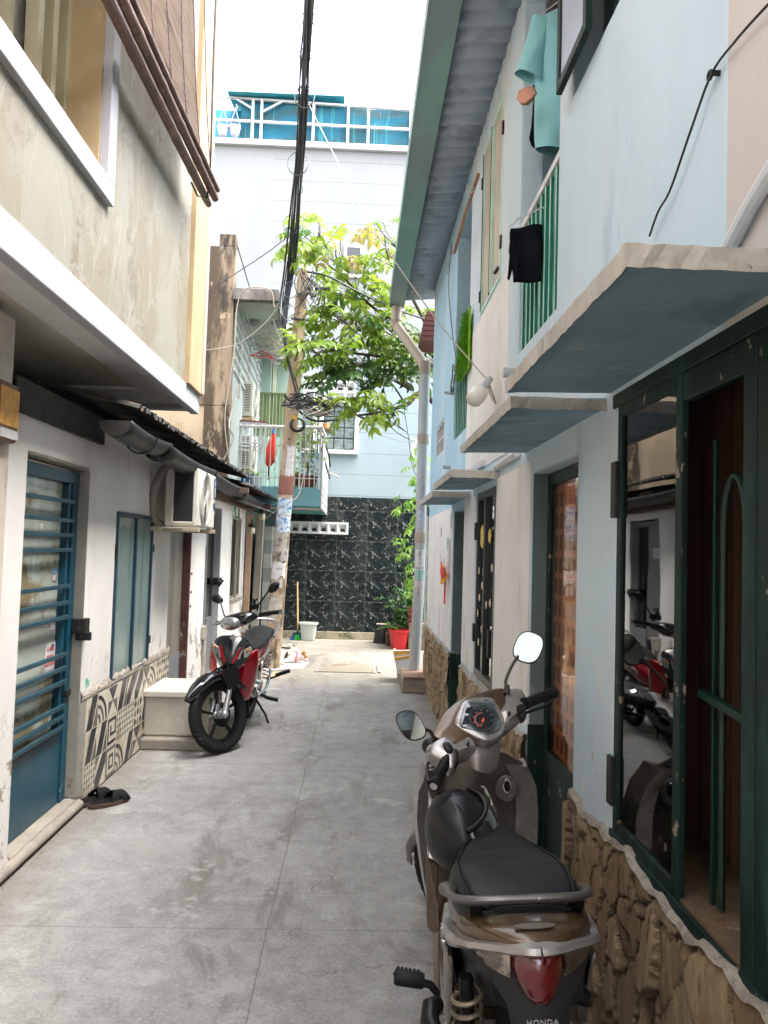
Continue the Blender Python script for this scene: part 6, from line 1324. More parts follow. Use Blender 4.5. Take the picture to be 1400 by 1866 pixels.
# ================================================================ BALCONY THINGS
def ac(name, label, M, group=None, w=.80, h=.52, d=.32, bracket=True, full=True):
    """local: x along width, front face at y=0 looking -y, z up"""
    T = thing(name, label, 'air conditioner', mat=M, group=group)
    g = G(); g.box(0, w, 0, d, 0, h); c = g.build('case', m_ac, T, local=True, bevel=.012)
    cx, cz, R = w*.40, h*.5, h*.44
    g = G(); g.lathe([(R+.02, 0), (R+.02, .006), (R, .010), (R, -.004)], (cx, -.007, cz), 'Y', 36)
    g.build('fan_ring', m_ac, T, local=True, smooth=True)
    g = G(); g.prism([(cx+R*cos(a), -.0015, cz+R*sin(a)) for a in np.linspace(0, 2*pi, 36, endpoint=False)], (0, .001, 0)); g.build('fan_opening', m_black, T, local=True)
    g = G()
    for k in range(1, 10): r = R*k/10; g.tube([(cx+r*cos(a), -.008, cz+r*sin(a)) for a in np.linspace(0, 2*pi, 30, endpoint=False)], .0015, 4, closed=True)
    for k in range(18):
        a = 2*pi*k/28; g.tube([(cx+r*cos(a+.5*r/R), -.010, cz+r*sin(a+.5*r/R)) for r in np.linspace(.03, R, 5)], .0016, 4)
    g.prism([(cx+.035*cos(a), -.016, cz+.035*sin(a)) for a in np.linspace(0, 2*pi, 16, endpoint=False)], (0, .006, 0)); g.build('fan_grille', m_ac, T, local=True)
    return T
# big unit on the shack wall: its front looks into the alley (+x), coil side faces the camera
Mx = Matrix.Translation((-1.30, 6.20, 1.735)) @ Matrix.Rotation(pi/2, 4, 'Z')
A1 = ac('air_conditioner', 'large ivory air conditioner unit mounted on the low house wall under the gutter', Mx, w=.74, h=.47, d=.26)
g = G(); g.box(-.004, -.001, .03, .20, .035, .445); g.build('coil_panel', surf('black_condenser_coil', (.012,.014,.016), .6, var=.3, vs=60, bump=.6, bs=300, bd=.002), A1, local=True)
g = G()
for a, b, c, d in ((-.008,.0,.020,.035),(-.008,.0,.19,.21)): g.box(a, b, c, d, .02, .455)
g.box(-.008, 0, .02, .21, .018, .036); g.box(-.008, 0, .02, .21, .444, .46); g.build('coil_frame', m_ac, A1, local=True, bevel=.003)
g = G(); g.box(.655, .735, -.006, -.002, .27, .445); e_ = g.build('energy_label', surf('blue_label', (.01,.06,.20), .4, var=.05, bump=0), A1, local=True); textmesh('print', 'Hz', .05, Matrix.Translation((.695, -.0075, .40)) @ Matrix.Rotation(pi/2, 4, 'X'), m_white_paint, e_, .0005, local=True)
for k in range(5): textmesh('print', 'INVERTER', .014, Matrix.Translation((.695, -.0075, .36-.018*k)) @ Matrix.Rotation(pi/2, 4, 'X'), m_white_paint, e_, .0005, local=True)
g = G(); g.lathe([(.001, 0), (.035, 0), (.035, .003), (.001, .003)], (.695, -.006, .20), 'Y', 20); g.build('round_seal', surf('navy_seal', (.03,.05,.13), .4), A1, local=True)
g = G(); g.box(-.07, .0, -.03, .36, -.045, -.012); g.box(.60, .64, -.03, .30, -.045, -.012); br = g.build('bracket', surf('beige_bracket', (.42,.36,.27), .5, var=.08), A1, local=True, bevel=.004)
textmesh('print', 'nguyenhoan', .032, Matrix.Translation((-.0715, .17, -.028)) @ Matrix.Rotation(-pi/2, 4, 'Z') @ Matrix.Rotation(pi/2, 4, 'X'), m_black, br, .0006, local=True)
g = G(); g.tube(bez([(-1.60, 6.33, 1.74), (-1.635, 6.12, 1.80), (-1.62, 6.06, 1.97), (-1.56, 6.06, 2.15), (-1.50, 6.14, 2.23), (-1.42, 6.20, 2.22)], 8), .03, 10); g.build('insulated_pipe', surf('grey_pipe_lagging', (.26,.24,.21), .7, var=.25, bump=.3), A1, smooth=True)
# two units on the balcony seen from their coil side
for (z, lab) in ((3.52, 'upper of the two white air conditioner units beside the stained wall'), (2.72, 'lower air conditioner unit behind the white folding rack')):
    M = Matrix.Translation((-1.64, 11.45, z)) @ Matrix.Rotation(pi/2, 4, 'Z'); a_ = ac('air_conditioner', lab, M, w=.72, h=.52, d=.31, group=None)
    g = G(); g.box(-.006, -.002, .04, .24, .06, .48); g.build('coil_panel', m_black, a_, local=True)
    g = G()
    for k in range(18): g.box(-.012, -.006, .035, .245, .06+k*.0245, .072+k*.0245)
    g.box(-.014, -.006, .13, .142, .05, .49); g.build('louvres', m_ac, a_, local=True)
    g = G(); g.box(-.03, .5, .0, .33, -.05, -.02); g.build('bracket', m_kraft, a_, local=True)
T = thing('folding_rack', 'white metal folding rack hung on the balcony rail below the upper air conditioner', 'rack', (-1.7, 11.25, 3.1))
def B3(px, py): return at(px, py, Y=11.24)
g = G(); A, Bq, Cq, Dq = B3(426, 769), B3(485, 772), B3(478, 822), B3(418, 818)
for a, b in ((A, Bq), (Bq, Cq), (Cq, Dq), (Dq, A), (A.lerp(Dq, .72), Bq.lerp(Cq, .72)), (A.lerp(Dq, .85), Bq.lerp(Cq, .85))): g.bar(a, b, .022, .022)
for k in range(1, 7): t = k/7; g.bar(A.lerp(Bq, t), A.lerp(Dq, .72).lerp(Bq.lerp(Cq, .72), t), .014, .014)
g.build('frame', m_white_paint, T)
g = G(); g.bar(B3(424, 766), B3(486, 769), .03, .02); g.build('wood_edge', surf('red_wood', (.25,.07,.05), .6), T)
T = thing('folded_umbrella', 'folded red umbrella with a blue tip leaning on the balcony behind the pole', 'umbrella', (-1.28, 11.45, 2.48))
a, b = at(490, 850, Y=11.45), at(498, 790, Y=11.45); g = G(); rings = []
for t, r in ((0, .02), (.15, .07), (.45, .075), (.8, .045), (1, .02)):
    c = a.lerp(b, t); rings.append([c+Vector((r*(1+.2*sin(5*an))*cos(an), r*(1+.2*sin(5*an))*sin(an), 0)) for an in np.linspace(0, 2*pi, 20, endpoint=False)])
g.loft(rings); g.build('canopy', m_redp, T, smooth=True); g = G(); g.cyl(b, b+Vector((.01, 0, .09)), .028, .012, 10); g.build('tip', surf('blue_tip', (.03,.15,.45), .5), T)
g = G(); g.cyl(a+Vector((0,0,-.2)), a, .012, seg=8); g.build('shaft', m_dark_metal, T)
def pot(name, label, px, py0, py1, Y, wtop, wbot, mat, plant=None, seed=0, cat='plant pot'):
    a = at(px, py1, Y=Y); b = at(px, py0, Y=Y); h = b.z-a.z; base = Vector((a.x, Y, 2.475)); h = b.z-2.475
    T = thing(name, label, cat, base); g = G(); g.lathe([(.001, 0), (wbot, 0), (wtop*.95, h*.85), (wtop, h*.85), (wtop, h), (wtop*.88, h), (wtop*.8, h*.8), (.001, h*.8)], base, seg=20); g.build('pot', mat, T, smooth=True)
    if plant: plant(T, base+Vector((0, 0, h)))
    return T
def bush(T, c, n=40, R=.22, H=.5, seed=1, mat=None, L=.07):
    v = Leaves(); r_ = random.Random(seed)
    for k in range(n): p = Vector(c)+Vector((r_.gauss(0, R*.5), r_.gauss(0, R*.4), r_.uniform(0, H))); v.compound(p, Vector((r_.uniform(-1, 1), r_.uniform(-1, .6), r_.uniform(-.2, .8))), 2, L, .09, L*.42, r_.uniform(.2, 1), r_, .6)
    v.build('foliage', mat or m_leaf, T)
    g = G()
    for k in range(4): g.tube(bez([Vector(c)+Vector((.02*k-.03, 0, -.03)), Vector(c)+Vector((r_.uniform(-.08, .08), 0, H*.5)), Vector(c)+Vector((r_.uniform(-.12, .12), 0, H*.95))], 4), .007, 5)
    g.build('stem', surf('woody_stem', (.30,.22,.12), .8) if 'woody_stem' not in bpy.data.materials else bpy.data.materials['woody_stem'], T)
pot('plant_basket', 'cream plastic basket pot on the balcony just right of the pole', 527, 860, 887, 11.50, .15, .11, surf('cream_basket', (.58,.45,.25), .6, var=.1), lambda T, c: spiky(T, c, 16, .2, m_vine, 4, .01))
pot('terracotta_pot', 'brown-red pot with a tall leggy plant at the balcony corner', 558, 868, 888, 11.50, .17, .13, surf('red_brown_pot', (.25,.06,.04), .6, var=.1), lambda T, c: bush(T, c, 44, .2, .85, 3))
pot('white_pot', 'white pot on the balcony left of the pole', 467, 868, 890, 11.50, .09, .07, m_white_paint, lambda T, c: spiky(T, c, 10, .3, m_vine, 6, .02))
pot('blue_basin', 'blue plastic basin on the balcony floor behind the corrugated roof', 448, 864, 885, 11.55, .14, .10, surf('blue_plastic', (.04,.16,.32), .5), lambda T, c: bush(T, c, 16, .22, .14, 7, m_vine, .05), cat='basin')
T = thing('hanging_plant', 'bushy green plant hanging at the balcony rail under the wire tangle', 'plant', (-.8, 11.6, 3.1)); bush(T, (-.92, 11.55, 3.05), 26, .22, .32, 9, m_leaf, .08)
T = thing('wall_shelf', 'small wooden shelf with an orange pot beyond the balcony rail', 'shelf', at(593, 783, Y=12.5)); c = at(594, 783, Y=12.6); g = G(); g.box(c.x-.12, c.x+.10, 12.4, 12.8, c.z-.02, c.z); g.build('board', surf('brown_board', (.22,.12,.07), .7), T)
g = G(); g.lathe([(.001,0),(.05,0),(.06,.10),(.001,.10)], (c.x, 12.6, c.z), seg=14); g.build('orange_pot', surf('orange_pot', (.55,.26,.10), .7), T, smooth=True)
T = thing('bare_branches', 'bare twisted branches propped along the balcony side panel', 'branches', at(600, 850, Y=12.3))
for a, b, c in ((((583, 785), (598, 825), (602, 850))), ((580, 800), (592, 840), (601, 872)), ((600, 862), (612, 867), (617, 872))):
    g = G(); g.tube(bez([at(*a, Y=11.9), at(*b, Y=12.1), at(*c, Y=12.3)], 6), .014, 6); g.build('stick', m_bark if a != (600, 862) else surf('pale_twig', (.5,.46,.38), .8), T, smooth=True)
# laundry hangers under the terrace ceiling
random.seed(17); hg = 'wire hangers crowded under the terrace ceiling'
T = thing('laundry_rail', 'pale drying rail with many empty wire hangers under the terrace ceiling', 'drying rail', at(470, 640, Y=11.8))
g = G(); g.bar(at(449, 572, Y=10.9), at(463, 612, Y=11.5), .015, .015); g.bar(at(497, 580, Y=10.9), at(512, 622, Y=11.7), .015, .015); g.bar(at(438, 622, Y=11.6), at(515, 622, Y=11.6), .012, .012); g.build('rail', m_white_paint, T)
for k in range(22):
    px, py = random.uniform(462, 512), random.uniform(605, 655); Y = random.uniform(11.2, 12.6)
    if k < 9: px, py = 490+k*1.8, 600+k*5; Y = 11.4+.05*k
    c = at(px, py, Y=Y); a = random.uniform(-.5, .5); w = .18; mt = m_cable_w if k % 3 else surf('hanger_tint_%d' % k, random.choice([(.6,.5,.15), (.25,.25,.3), (.5,.5,.5)]), .5)
    g = G(); d = Vector((cos(a), sin(a), random.uniform(-.15, .15))); g.tube([c, c+d*w+Vector((0,0,-.09)), c-d*w+Vector((0,0,-.09))], .006, 4, closed=True); g.tube([c, c+Vector((0,0,.05)), c+Vector((.02,0,.07))], .005, 4); g.build('hanger', mt, T)
c = at(478, 652, Y=11.6); g = G(); g.tube([c+Vector((0,0,.1)), c+Vector((.18,0,.0)), c+Vector((-.18,0,.03))], .011, 5, closed=True); h_ = g.build('hanger', surf('red_hanger', (.6,.05,.04), .5), T)
# green strap loops near far window
g = G(); g.tube(bez([at(429, 895, X=-1.60), at(428, 925, X=-1.60), at(433, 945, X=-1.60), at(436, 925, X=-1.60), at(435, 895, X=-1.60)], 6), .010, 5); tag(g.build('green_strap', surf('green_strap', (.05,.35,.22), .7), None, smooth=True), 'green strap looped from the eave over the narrow dark window', 'strap')
g = G(); g.tube([at(436, 905, X=-1.59), at(436, 960, X=-1.585), at(428, 1095, X=-1.60)], .010, 6); tag(g.build('hanging_rod', m_cable_w, None, smooth=True), 'pale cord hanging in front of the narrow dark window', 'cord')

# litter: dust, leaf crumbs and grit gathered along the walls
random.seed(99); g = G()
for k in range(900):
    side = random.random() < .5; y = random.uniform(1.2, 13.2); x = (-1.60+abs(random.gauss(0, .10))) if side else (.76-abs(random.gauss(0, .09)))
    if k % 5 == 0: x = random.uniform(-1.5, .7)
    a = random.uniform(0, 6.28); s = random.uniform(.002, .007)*(1 if k % 5 else .7); z = .004+random.random()*.002; p = [Vector((x+s*cos(a+t)*random.uniform(.6, 1.2), y+s*sin(a+t)*random.uniform(.6, 1.2), z)) for t in (0, 2.1, 4.2)]; g.add([*p, Vector((x, y, z+s*.5))], [(0,1,2),(0,1,3),(1,2,3),(2,0,3)])
tag(g.build('litter', surf('leaf_crumbs', (.16,.12,.07), .9, var=.5, vs=60, bump=0)), 'fine grit and leaf crumbs gathered along the walls', 'litter', None, 'stuff')
# ================================================================ SCOOTER IN THE FOREGROUND
def bmat(name, col, rough=.35, metal=0., **k): return surf(name, col, rough, metal, world=False, **k)
m_tyre = bmat('tyre_rubber', (.010,.010,.0105), .75, spec=.25, var=.2, bump=.5, bs=90)
m_silver = bmat('champagne_silver_paint', (.32,.295,.28), .3, .5, var=.05, vs=2, bump=.03, coat=.5, stains=[((.33,.30,.28), (8,8,8), .64, .72)], rvar=.08)
m_bronze = bmat('bronze_brown_paint', (.095,.058,.030), .32, .4, var=.08, vs=3, bump=.02, coat=.5, rvar=.1)
m_bronze_g = bmat('grey_bronze_plastic', (.185,.16,.14), .33, .45, var=.08, vs=3, bump=.04, coat=.3, rvar=.1, stains=[((.28,.25,.23), (6,6,6), .58, .7)])
m_seat = bmat('scuffed_black_vinyl', (.008,.009,.0105), .45, spec=.28, var=.12, bump=.25, bs=240, rvar=.08, stains=[((.07,.07,.075), (22,9,22), .68, .73), ((.028,.030,.033), (4,4,4), .5, .66)])
m_rail = bmat('worn_grey_alloy', (.15,.142,.132), .36, .6, var=.15, vs=8, bump=.08, stains=[((.22,.17,.13), (14,14,14), .58, .68), ((.46,.46,.45), (30,30,30), .66, .7)])
m_dkgrey = bmat('dark_grey_plastic', (.020,.020,.021), .5, spec=.3, var=.15, bump=.15)
m_blkp = bmat('black_moulded_plastic', (.006,.006,.0065), .42, spec=.3, var=.1, bump=.12)
m_tail = bmat('red_tail_lens', (.12,.002,.005), .08, var=.25, vs=22, bump=.02, coat=1., spec=.8)
m_clear = bmat('smoky_clear_lens', (.11,.09,.075), .07, .35, var=.4, vs=16, bump=.05, coat=1., stains=[((.45,.40,.33), (12,12,12), .55, .62), ((.30,.10,.03), (10,10,10), .60, .66)])
m_chrome = bmat('chrome', (.62,.62,.62), .1, 1., var=0, bump=0)
m_alloy = bmat('cast_alloy', (.42,.42,.43), .35, .8, var=.15, bump=.1)
m_spring = bmat('dull_spring_steel', (.24,.20,.15), .45, .6, var=.2)
m_mirror = bmat('mirror_glass', (.50,.58,.62), .02, 1., var=0, bump=0)
m_rubber = bmat('grip_rubber', (.005,.005,.006), .55, spec=.25, var=.1, bump=.5, bs=60)
m_lens = bmat('gauge_lens', (.10,.12,.13), .08, .3, var=.1, coat=1.)
m_whiteplastic = bmat('dusty_white_cover', (.50,.50,.50), .4, .3, var=.1)

def wheel(T, c, axis, R=.26, w=.09, rim=.18, spokes=5, smat=None, name='wheel', tread=True, xf=None):
    """c centre, axis unit vector (local coords)"""
    axis = Vector(axis).normalized(); q = axis.to_track_quat('Z', 'Y').to_matrix().to_4x4(); q.translation = Vector(c)
    if xf is not None: q = xf @ q
    prof = []
    for a in np.linspace(-2.2, 2.2, 15): prof.append((R-w*.46+w*.46*cos(a), w*.5*sin(a)*1.0))
    prof = [(rim, -w*.34)]+prof[1:-1]+[(rim, w*.34)]
    g = G(); g.xf = q; g.lathe(prof, seg=56); ty = g.build('tyre', m_tyre, T, smooth=True, local=True)
    if tread:
        g = G(); g.xf = q; n = 44
        for k in range(n):
            a = 2*pi*k/n
            for s in (-1, 1):
                pts = []
                for t in (0., .35, .7, 1.0):
                    ph = t*1.25*s; rr = R-w*.46+w*.46*cos(ph)+.0008; aa = a+.07*t+(.035 if s > 0 else 0); pts.append(Vector((rr*cos(aa), rr*sin(aa), w*.5*sin(ph))))
                g.tube(pts, .0022, 4)
        g.build('tread', m_blkp, ty, local=True)
    g = G(); g.xf = q; g.lathe([(rim-.016, -w*.30), (rim+.004, -w*.36), (rim+.008, -w*.30), (rim-.012, -w*.2), (rim-.016, 0), (rim-.012, w*.2), (rim+.008, w*.30), (rim+.004, w*.36), (rim-.016, w*.30)], seg=56); rm = g.build('rim', smat or m_blkp, T, smooth=True, local=True)
    g = G(); g.xf = q
    for k in range(spokes):
        a = 2*pi*k/spokes+.3; d = Vector((cos(a), sin(a), 0)); s = Vector((-sin(a), cos(a), 0)); rings = []
        for r, ww, tt in ((.025, .026, .030), (rim*.5, .017, .020), (rim-.008, .024, .024)): rings.append([d*r-s*ww*.5+Vector((0,0,-tt*.5)), d*r+s*ww*.5+Vector((0,0,-tt*.5)), d*r+s*ww*.5+Vector((0,0,tt*.5)), d*r-s*ww*.5+Vector((0,0,tt*.5))])
        g.loft(rings)
    g.build('spokes', smat or m_blkp, rm, local=True, bevel=.003)
    g = G(); g.xf = q; g.lathe([(.001,-.045),(.028,-.045),(.034,-.03),(.034,.03),(.028,.045),(.001,.045)], seg=20); g.build('hub', m_alloy, rm, local=True, smooth=True)
    g = G(); g.xf = q; g.lathe([(.045,.030),(.092,.030),(.092,.034),(.045,.034),(.045,.030)], seg=36); g.build('brake_disc', m_chrome, rm, local=True)
    return ty

def sring(x, zc, w, h, n=20, p=2.6, z_top=None, yoff=0):
    return [Vector((x, yoff+w*math.copysign(abs(cos(a))**(2/p), cos(a)), zc+h*math.copysign(abs(sin(a))**(2/p), sin(a)))) for a in np.linspace(0, 2*pi, n, endpoint=False)]

LEAN = radians(4); SM = Matrix.Translation((.462, 1.86, 0)) @ Matrix.Rotation(pi/2-radians(2.0), 4, 'Z') @ Matrix.Rotation(-LEAN, 4, 'X')
SC = thing('scooter', 'champagne and bronze scooter seen from behind, leaning on its stand by the stone wall', 'scooter', mat=SM)
def L(px, py, Y):   # world point on the photograph -> scooter local
    return SM.inverted() @ at(px, py, Y=Y)

# --- under body
g = G(); g.loft([sring(.52, .50, .10, .18), sring(.42, .52, .135, .19), sring(.25, .55, .150, .17), sring(.08, .62, .150, .12), sring(-.06, .665, .135, .085), sring(-.20, .69, .10, .06)])
g.build('under_cowl', m_blkp, SC, smooth=True, local=True, angle=60)
# --- bronze cowl around the seat base
g = G(); g.loft([sring(.47, .66, .095, .07, 24, 3), sring(.36, .685, .135, .07, 24, 3), sring(.20, .70, .158, .065, 24, 3), sring(.03, .725, .163, .058, 24, 3), sring(-.10, .758, .145, .042, 24, 2.6), sring(-.18, .780, .112, .028, 24, 2.4), sring(-.235, .790, .060, .017, 24, 2.2), sring(-.256, .793, .012, .005, 24, 2)])
g.build('tail_cowl', m_bronze, SC, smooth=True, local=True, angle=60)
# --- silver chevron band
def band_path(s):
    P = [(.16, .160, .668), (.08, .166, .680), (0, .166, .700), (-.08, .156, .727), (-.15, .134, .752), (-.21, .092, .774), (-.258, .030, .789), (-.265, 0, .790)]
    return bez([(x, s*y, z) for x, y, z in P], 5)
hs = lambda t: .042-.031*min(t*1.9, 1)
for s in (-1, 1):
    P = band_path(s); n = len(P); rings = []
    for i, p in enumerate(P):
        t = i/(n-1); h = hs(t); d = (P[min(i+1, n-1)]-P[max(i-1, 0)]).normalized(); o = Vector((0,0,1)).cross(d).normalized()*(-s); o.z = 0
        out = Vector((0, s, 0)) if abs(p.y) > .06 else Vector((-1, s*.3, 0)).normalized(); out = (out*.4+o*.6).normalized() if o.dot(out) > 0 else out
        rings.append([p-out*.02+Vector((0,0,-h)), p+out*.006+Vector((0,0,-h*.9)), p+out*.016+Vector((0,0,-h*.1)), p+out*.008+Vector((0,0,h*.8)), p-out*.02+Vector((0,0,h))])
    g = G(); g.loft(rings); b_ = g.build('side_band', m_silver, SC, smooth=True, local=True, bevel=0, angle=28)
    if s > 0: textmesh('badge', 'SPACY', .040, frameM((.062, .1835, .668), (-1, .02, .10), (.02, -.15, 1)), m_chrome, b_, .002, local=True, spacing=1.05, shear=.25)
# side panel below the band, left
for s in (-1, 1):
    g = G(); g.loft([[Vector((.30, s*.150, .62)), Vector((.14, s*.172, .635)), Vector((.02, s*.172, .645)), Vector((-.03, s*.168, .66))], [Vector((.33, s*.150, .50)), Vector((.16, s*.178, .50)), Vector((.06, s*.175, .56)), Vector((-.0, s*.165, .62))], [Vector((.36, s*.14, .34)), Vector((.22, s*.17, .34)), Vector((.11, s*.172, .42)), Vector((.07, s*.165, .50))]], cap=False, close=False)
    g.build('side_panel', m_bronze_g if s > 0 else m_silver, SC, smooth=True, local=True, solid=.006)
# --- seat: side body + top pad
def seat_w(x): return np.interp(x, [-.10, -.06, .05, .18, .30, .40, .50, .535], [.105, .140, .152, .150, .118, .072, .046, .020])
def seat_z(x): return np.interp(x, [-.10, -.02, .10, .20, .32, .45, .535], [.800, .812, .806, .790, .778, .772, .764])
rings = []
for x in np.linspace(-.112, .54, 24):
    w = float(seat_w(x)); z = float(seat_z(x)); ring = []
    for u, dz in ((-1.0, -.085), (-1.06, -.055), (-1.0, -.018), (-.88, .0), (-.55, .008), (0, .010), (.55, .008), (.88, .0), (1.0, -.018), (1.06, -.055), (1.0, -.085), (0, -.085)): ring.append(Vector((x, u*w, z+dz)))
    rings.append(ring)
g = G(); g.loft(rings); seat = g.build('seat', m_seat, SC, local=True, smooth=True, subsurf=1)
for s in (-1, 1):
    g = G(); g.tube([Vector((x, s*(float(seat_w(x))*.87), float(seat_z(x))+.0035)) for x in np.linspace(-.10, .50, 20)], .004, 6); g.build('piping', m_blkp, seat, local=True, smooth=True)
g = G(); g.tube([Vector((-.108, y, float(seat_z(-.1))-.001)) for y in np.linspace(-.10, .10, 6)], .0035, 6); g.build('piping', m_blkp, seat, local=True)
# --- grab rail
pts = bez([(.10, .160, .768), (.05, .166, .785), (-.04, .158, .806), (-.10, .128, .824), (-.125, .085, .833), (-.130, 0, .835), (-.125, -.085, .833), (-.10, -.128, .824), (-.04, -.155, .806), (.03, -.160, .785)], 6)
rr_ = [.010+.012*min(1, i/7) if i < 8 else .0165 for i in range(len(pts))]; rr_ = [min(.022, .012+.012*sin(min(i/10., 1)*pi)) if i < 16 else .0135 for i in range(len(pts))]
g = G(); g.tube(pts, rr_, 12, flat=.72); gr = g.build('grab_rail', m_rail, SC, local=True, smooth=True)
for s in (-1, 1): g = G(); g.bar((-.07, s*.105, .745), (-.115, s*.115, .825), .03, .018); g.build('rail_bracket', m_blkp, gr, local=True, bevel=.003)
g = G(); g.loft([sring(-.06, .775, .11, .022, 16, 3), sring(-.115, .79, .10, .020, 16, 3), sring(-.125, .79, .08, .012, 16, 3)]); g.build('seat_base', m_blkp, SC, local=True, smooth=True)
g = G(); rings = []
for x in np.linspace(-.098, .47, 22):
    w = float(seat_w(x))*.84; z = float(seat_z(x)); rings.append([Vector((x, u*w, z+dz)) for u, dz in ((-1.03, -.004), (-1.0, .004), (-.9, .010), (-.5, .0155), (0, .017), (.5, .0155), (.9, .010), (1.0, .004), (1.03, -.004))])
g.loft(rings, close=False); g.build('seat_pad', m_seat, seat, local=True, smooth=True, angle=50)
g = G(); g.prism([(-.205+.012*cos(a), .045*sin(a), .8115) for a in np.linspace(0, 2*pi, 22, endpoint=False)], (0, 0, .0025)); g.build('oval_emblem', m_bronze_g, SC, local=True)
# --- tail lamp unit
def tpt(y, z, back=0): return Vector((-.240+.9*abs(y)**1.25-back, y, z+.030))
def lens(name, outline, mat, rise=.012):
    cy = sum(p[0] for p in outline)/len(outline); cz = sum(p[1] for p in outline)/len(outline); rings = []
    for k, off in ((1.0, -.02), (1.0, 0.), (.86, rise*.75), (.5, rise), (.05, rise*1.05)): rings.append([tpt(cy+(y-cy)*k, cz+(z-cz)*k, off) for y, z in outline])
    g = G(); g.loft(rings); return g.build(name, mat, SC, local=True, smooth=True, angle=50)
red = [(-.047,.750),(-.02,.752),(.02,.752),(.047,.750),(.054,.722),(.052,.692),(.034,.655),(.012,.638),(-.012,.638),(-.034,.655),(-.052,.692),(-.054,.722)]
lens('tail_light', red, m_tail, .022)
for s in (-1, 1):
    o = [(s*.053,.746),(s*.095,.738),(s*.128,.722),(s*.118,.700),(s*.085,.688),(s*.055,.682)]; o = o if s > 0 else o[::-1]
    lens('turn_signal', o, m_clear, .012)
g = G(); rings = []
for z, w, x in ((.745, .12, -.19), (.70, .095, -.20), (.655, .066, -.212), (.60, .058, -.228), (.50, .052, -.25), (.42, .048, -.275)): rings.append([Vector((x, -w, z)), Vector((x-.018, -w*.6, z)), Vector((x-.022, 0, z)), Vector((x-.018, w*.6, z)), Vector((x, w, z)), Vector((x+.03, w, z)), Vector((x+.03, -w, z))])
g.loft(rings); rf = g.build('rear_fender', m_dkgrey, SC, local=True, smooth=True, angle=30)
textmesh('lettering', 'HONDA', .017, frameM((-.2455, 0, .637), (0, -1, 0), (-.16, 0, 1)), m_whiteplastic, rf, .0012, local=True, spacing=1.1)
for s in (-1, 1): g = G(); g.cyl((-.25, s*.07, .60), (-.265, s*.115, .598), .016, .018, 14); g.build('reflector', m_blkp, rf, local=True, smooth=True)
# --- rear wheel, shock, swing case, pegs
wheel(SC, (0, 0, .262), (0, 1, 0), R=.262, w=.095, rim=.165, spokes=5)
g = G(); pts = []
for i in range(150): a = i*.42; t = i/149; pts.append(Vector((-.075+.035*t*0+.033*cos(a)-.03*t, .142+.033*sin(a), .33+.30*t)))
g.tube(pts, .0055, 6); sp = g.build('shock_spring', m_spring, SC, local=True, smooth=True)
g = G(); g.cyl((-.075, .142, .28), (-.105, .142, .66), .016, seg=12); g.cyl((-.07, .142, .26), (-.08, .142, .34), .03, seg=14); g.build('damper', m_blkp, sp, local=True, smooth=True)
g = G(); g.loft([[Vector((.40, .10, .18)), Vector((.40, .185, .19)), Vector((.40, .19, .30)), Vector((.40, .10, .32))], [Vector((.16, .09, .17)), Vector((.16, .20, .19)), Vector((.16, .205, .40)), Vector((.16, .09, .44))], [Vector((.02, .09, .20)), Vector((.02, .195, .21)), Vector((.02, .20, .36)), Vector((.02, .09, .38))], [Vector((-.04, .09, .23)), Vector((-.04, .18, .24)), Vector((-.04, .18, .30)), Vector((-.04, .09, .31))]]); g.build('engine_cover', m_whiteplastic, SC, local=True, smooth=True, subsurf=1)
g = G(); g.tube(bez([L(797, 1702, 1.92), L(796, 1750, 1.86), L(797, 1800, 1.82), L(803, 1850, 1.79)], 6), .007, 8); pa = g.build('peg_bracket', bmat('brown_rusty_bar', (.10,.075,.06), .6), SC, local=True, smooth=True)
g = G(); g.tube([L(798, 1812, 1.80), L(785, 1795, 1.80), L(768, 1790, 1.80)], .009, 8); g.build('peg_arm', m_blkp, pa, local=True, smooth=True)
g = G(); A, B = L(772, 1788, 1.79), L(719, 1780, 1.79); g.tube([A, A.lerp(B, .1), A.lerp(B, .9), B], [.016, .0175, .0175, .014], 14); pg = g.build('passenger_peg', m_rubber, SC, local=True, smooth=True)
g = G()
for k in range(6): c = A.lerp(B, .15+.14*k); g.tube([c+Vector((-.012, .010, .013)), c+Vector((.012, 0, .016))], .0035, 5)
g.build('ribs', m_blkp, pg, local=True)
g = G(); g.tube([L(797, 1830, 1.78), L(786, 1835, 1.76), L(783, 1860, 1.74), L(795, 1880, 1.72)], [.018, .022, .022, .016], 10); g.build('kick_starter', m_blkp, SC, local=True, smooth=True)
g = G(); A, B = L(1040, 1812, 1.70), L(1072, 1820, 1.70); g.tube([A, B], .017, 12); g.build('passenger_peg', m_rubber, SC, local=True, smooth=True)
g = G(); g.tube([(-.02, -.11, .30), (-.20, -.135, .30), (-.36, -.14, .34)], [.03, .045, .04], 14); g.build('exhaust', m_dkgrey, SC, local=True, smooth=True)
g = G(); g.tube([(.30, .12, .20), (.22, .20, .02)], .009, 8); g.build('side_stand', m_blkp, SC, local=True, smooth=True)
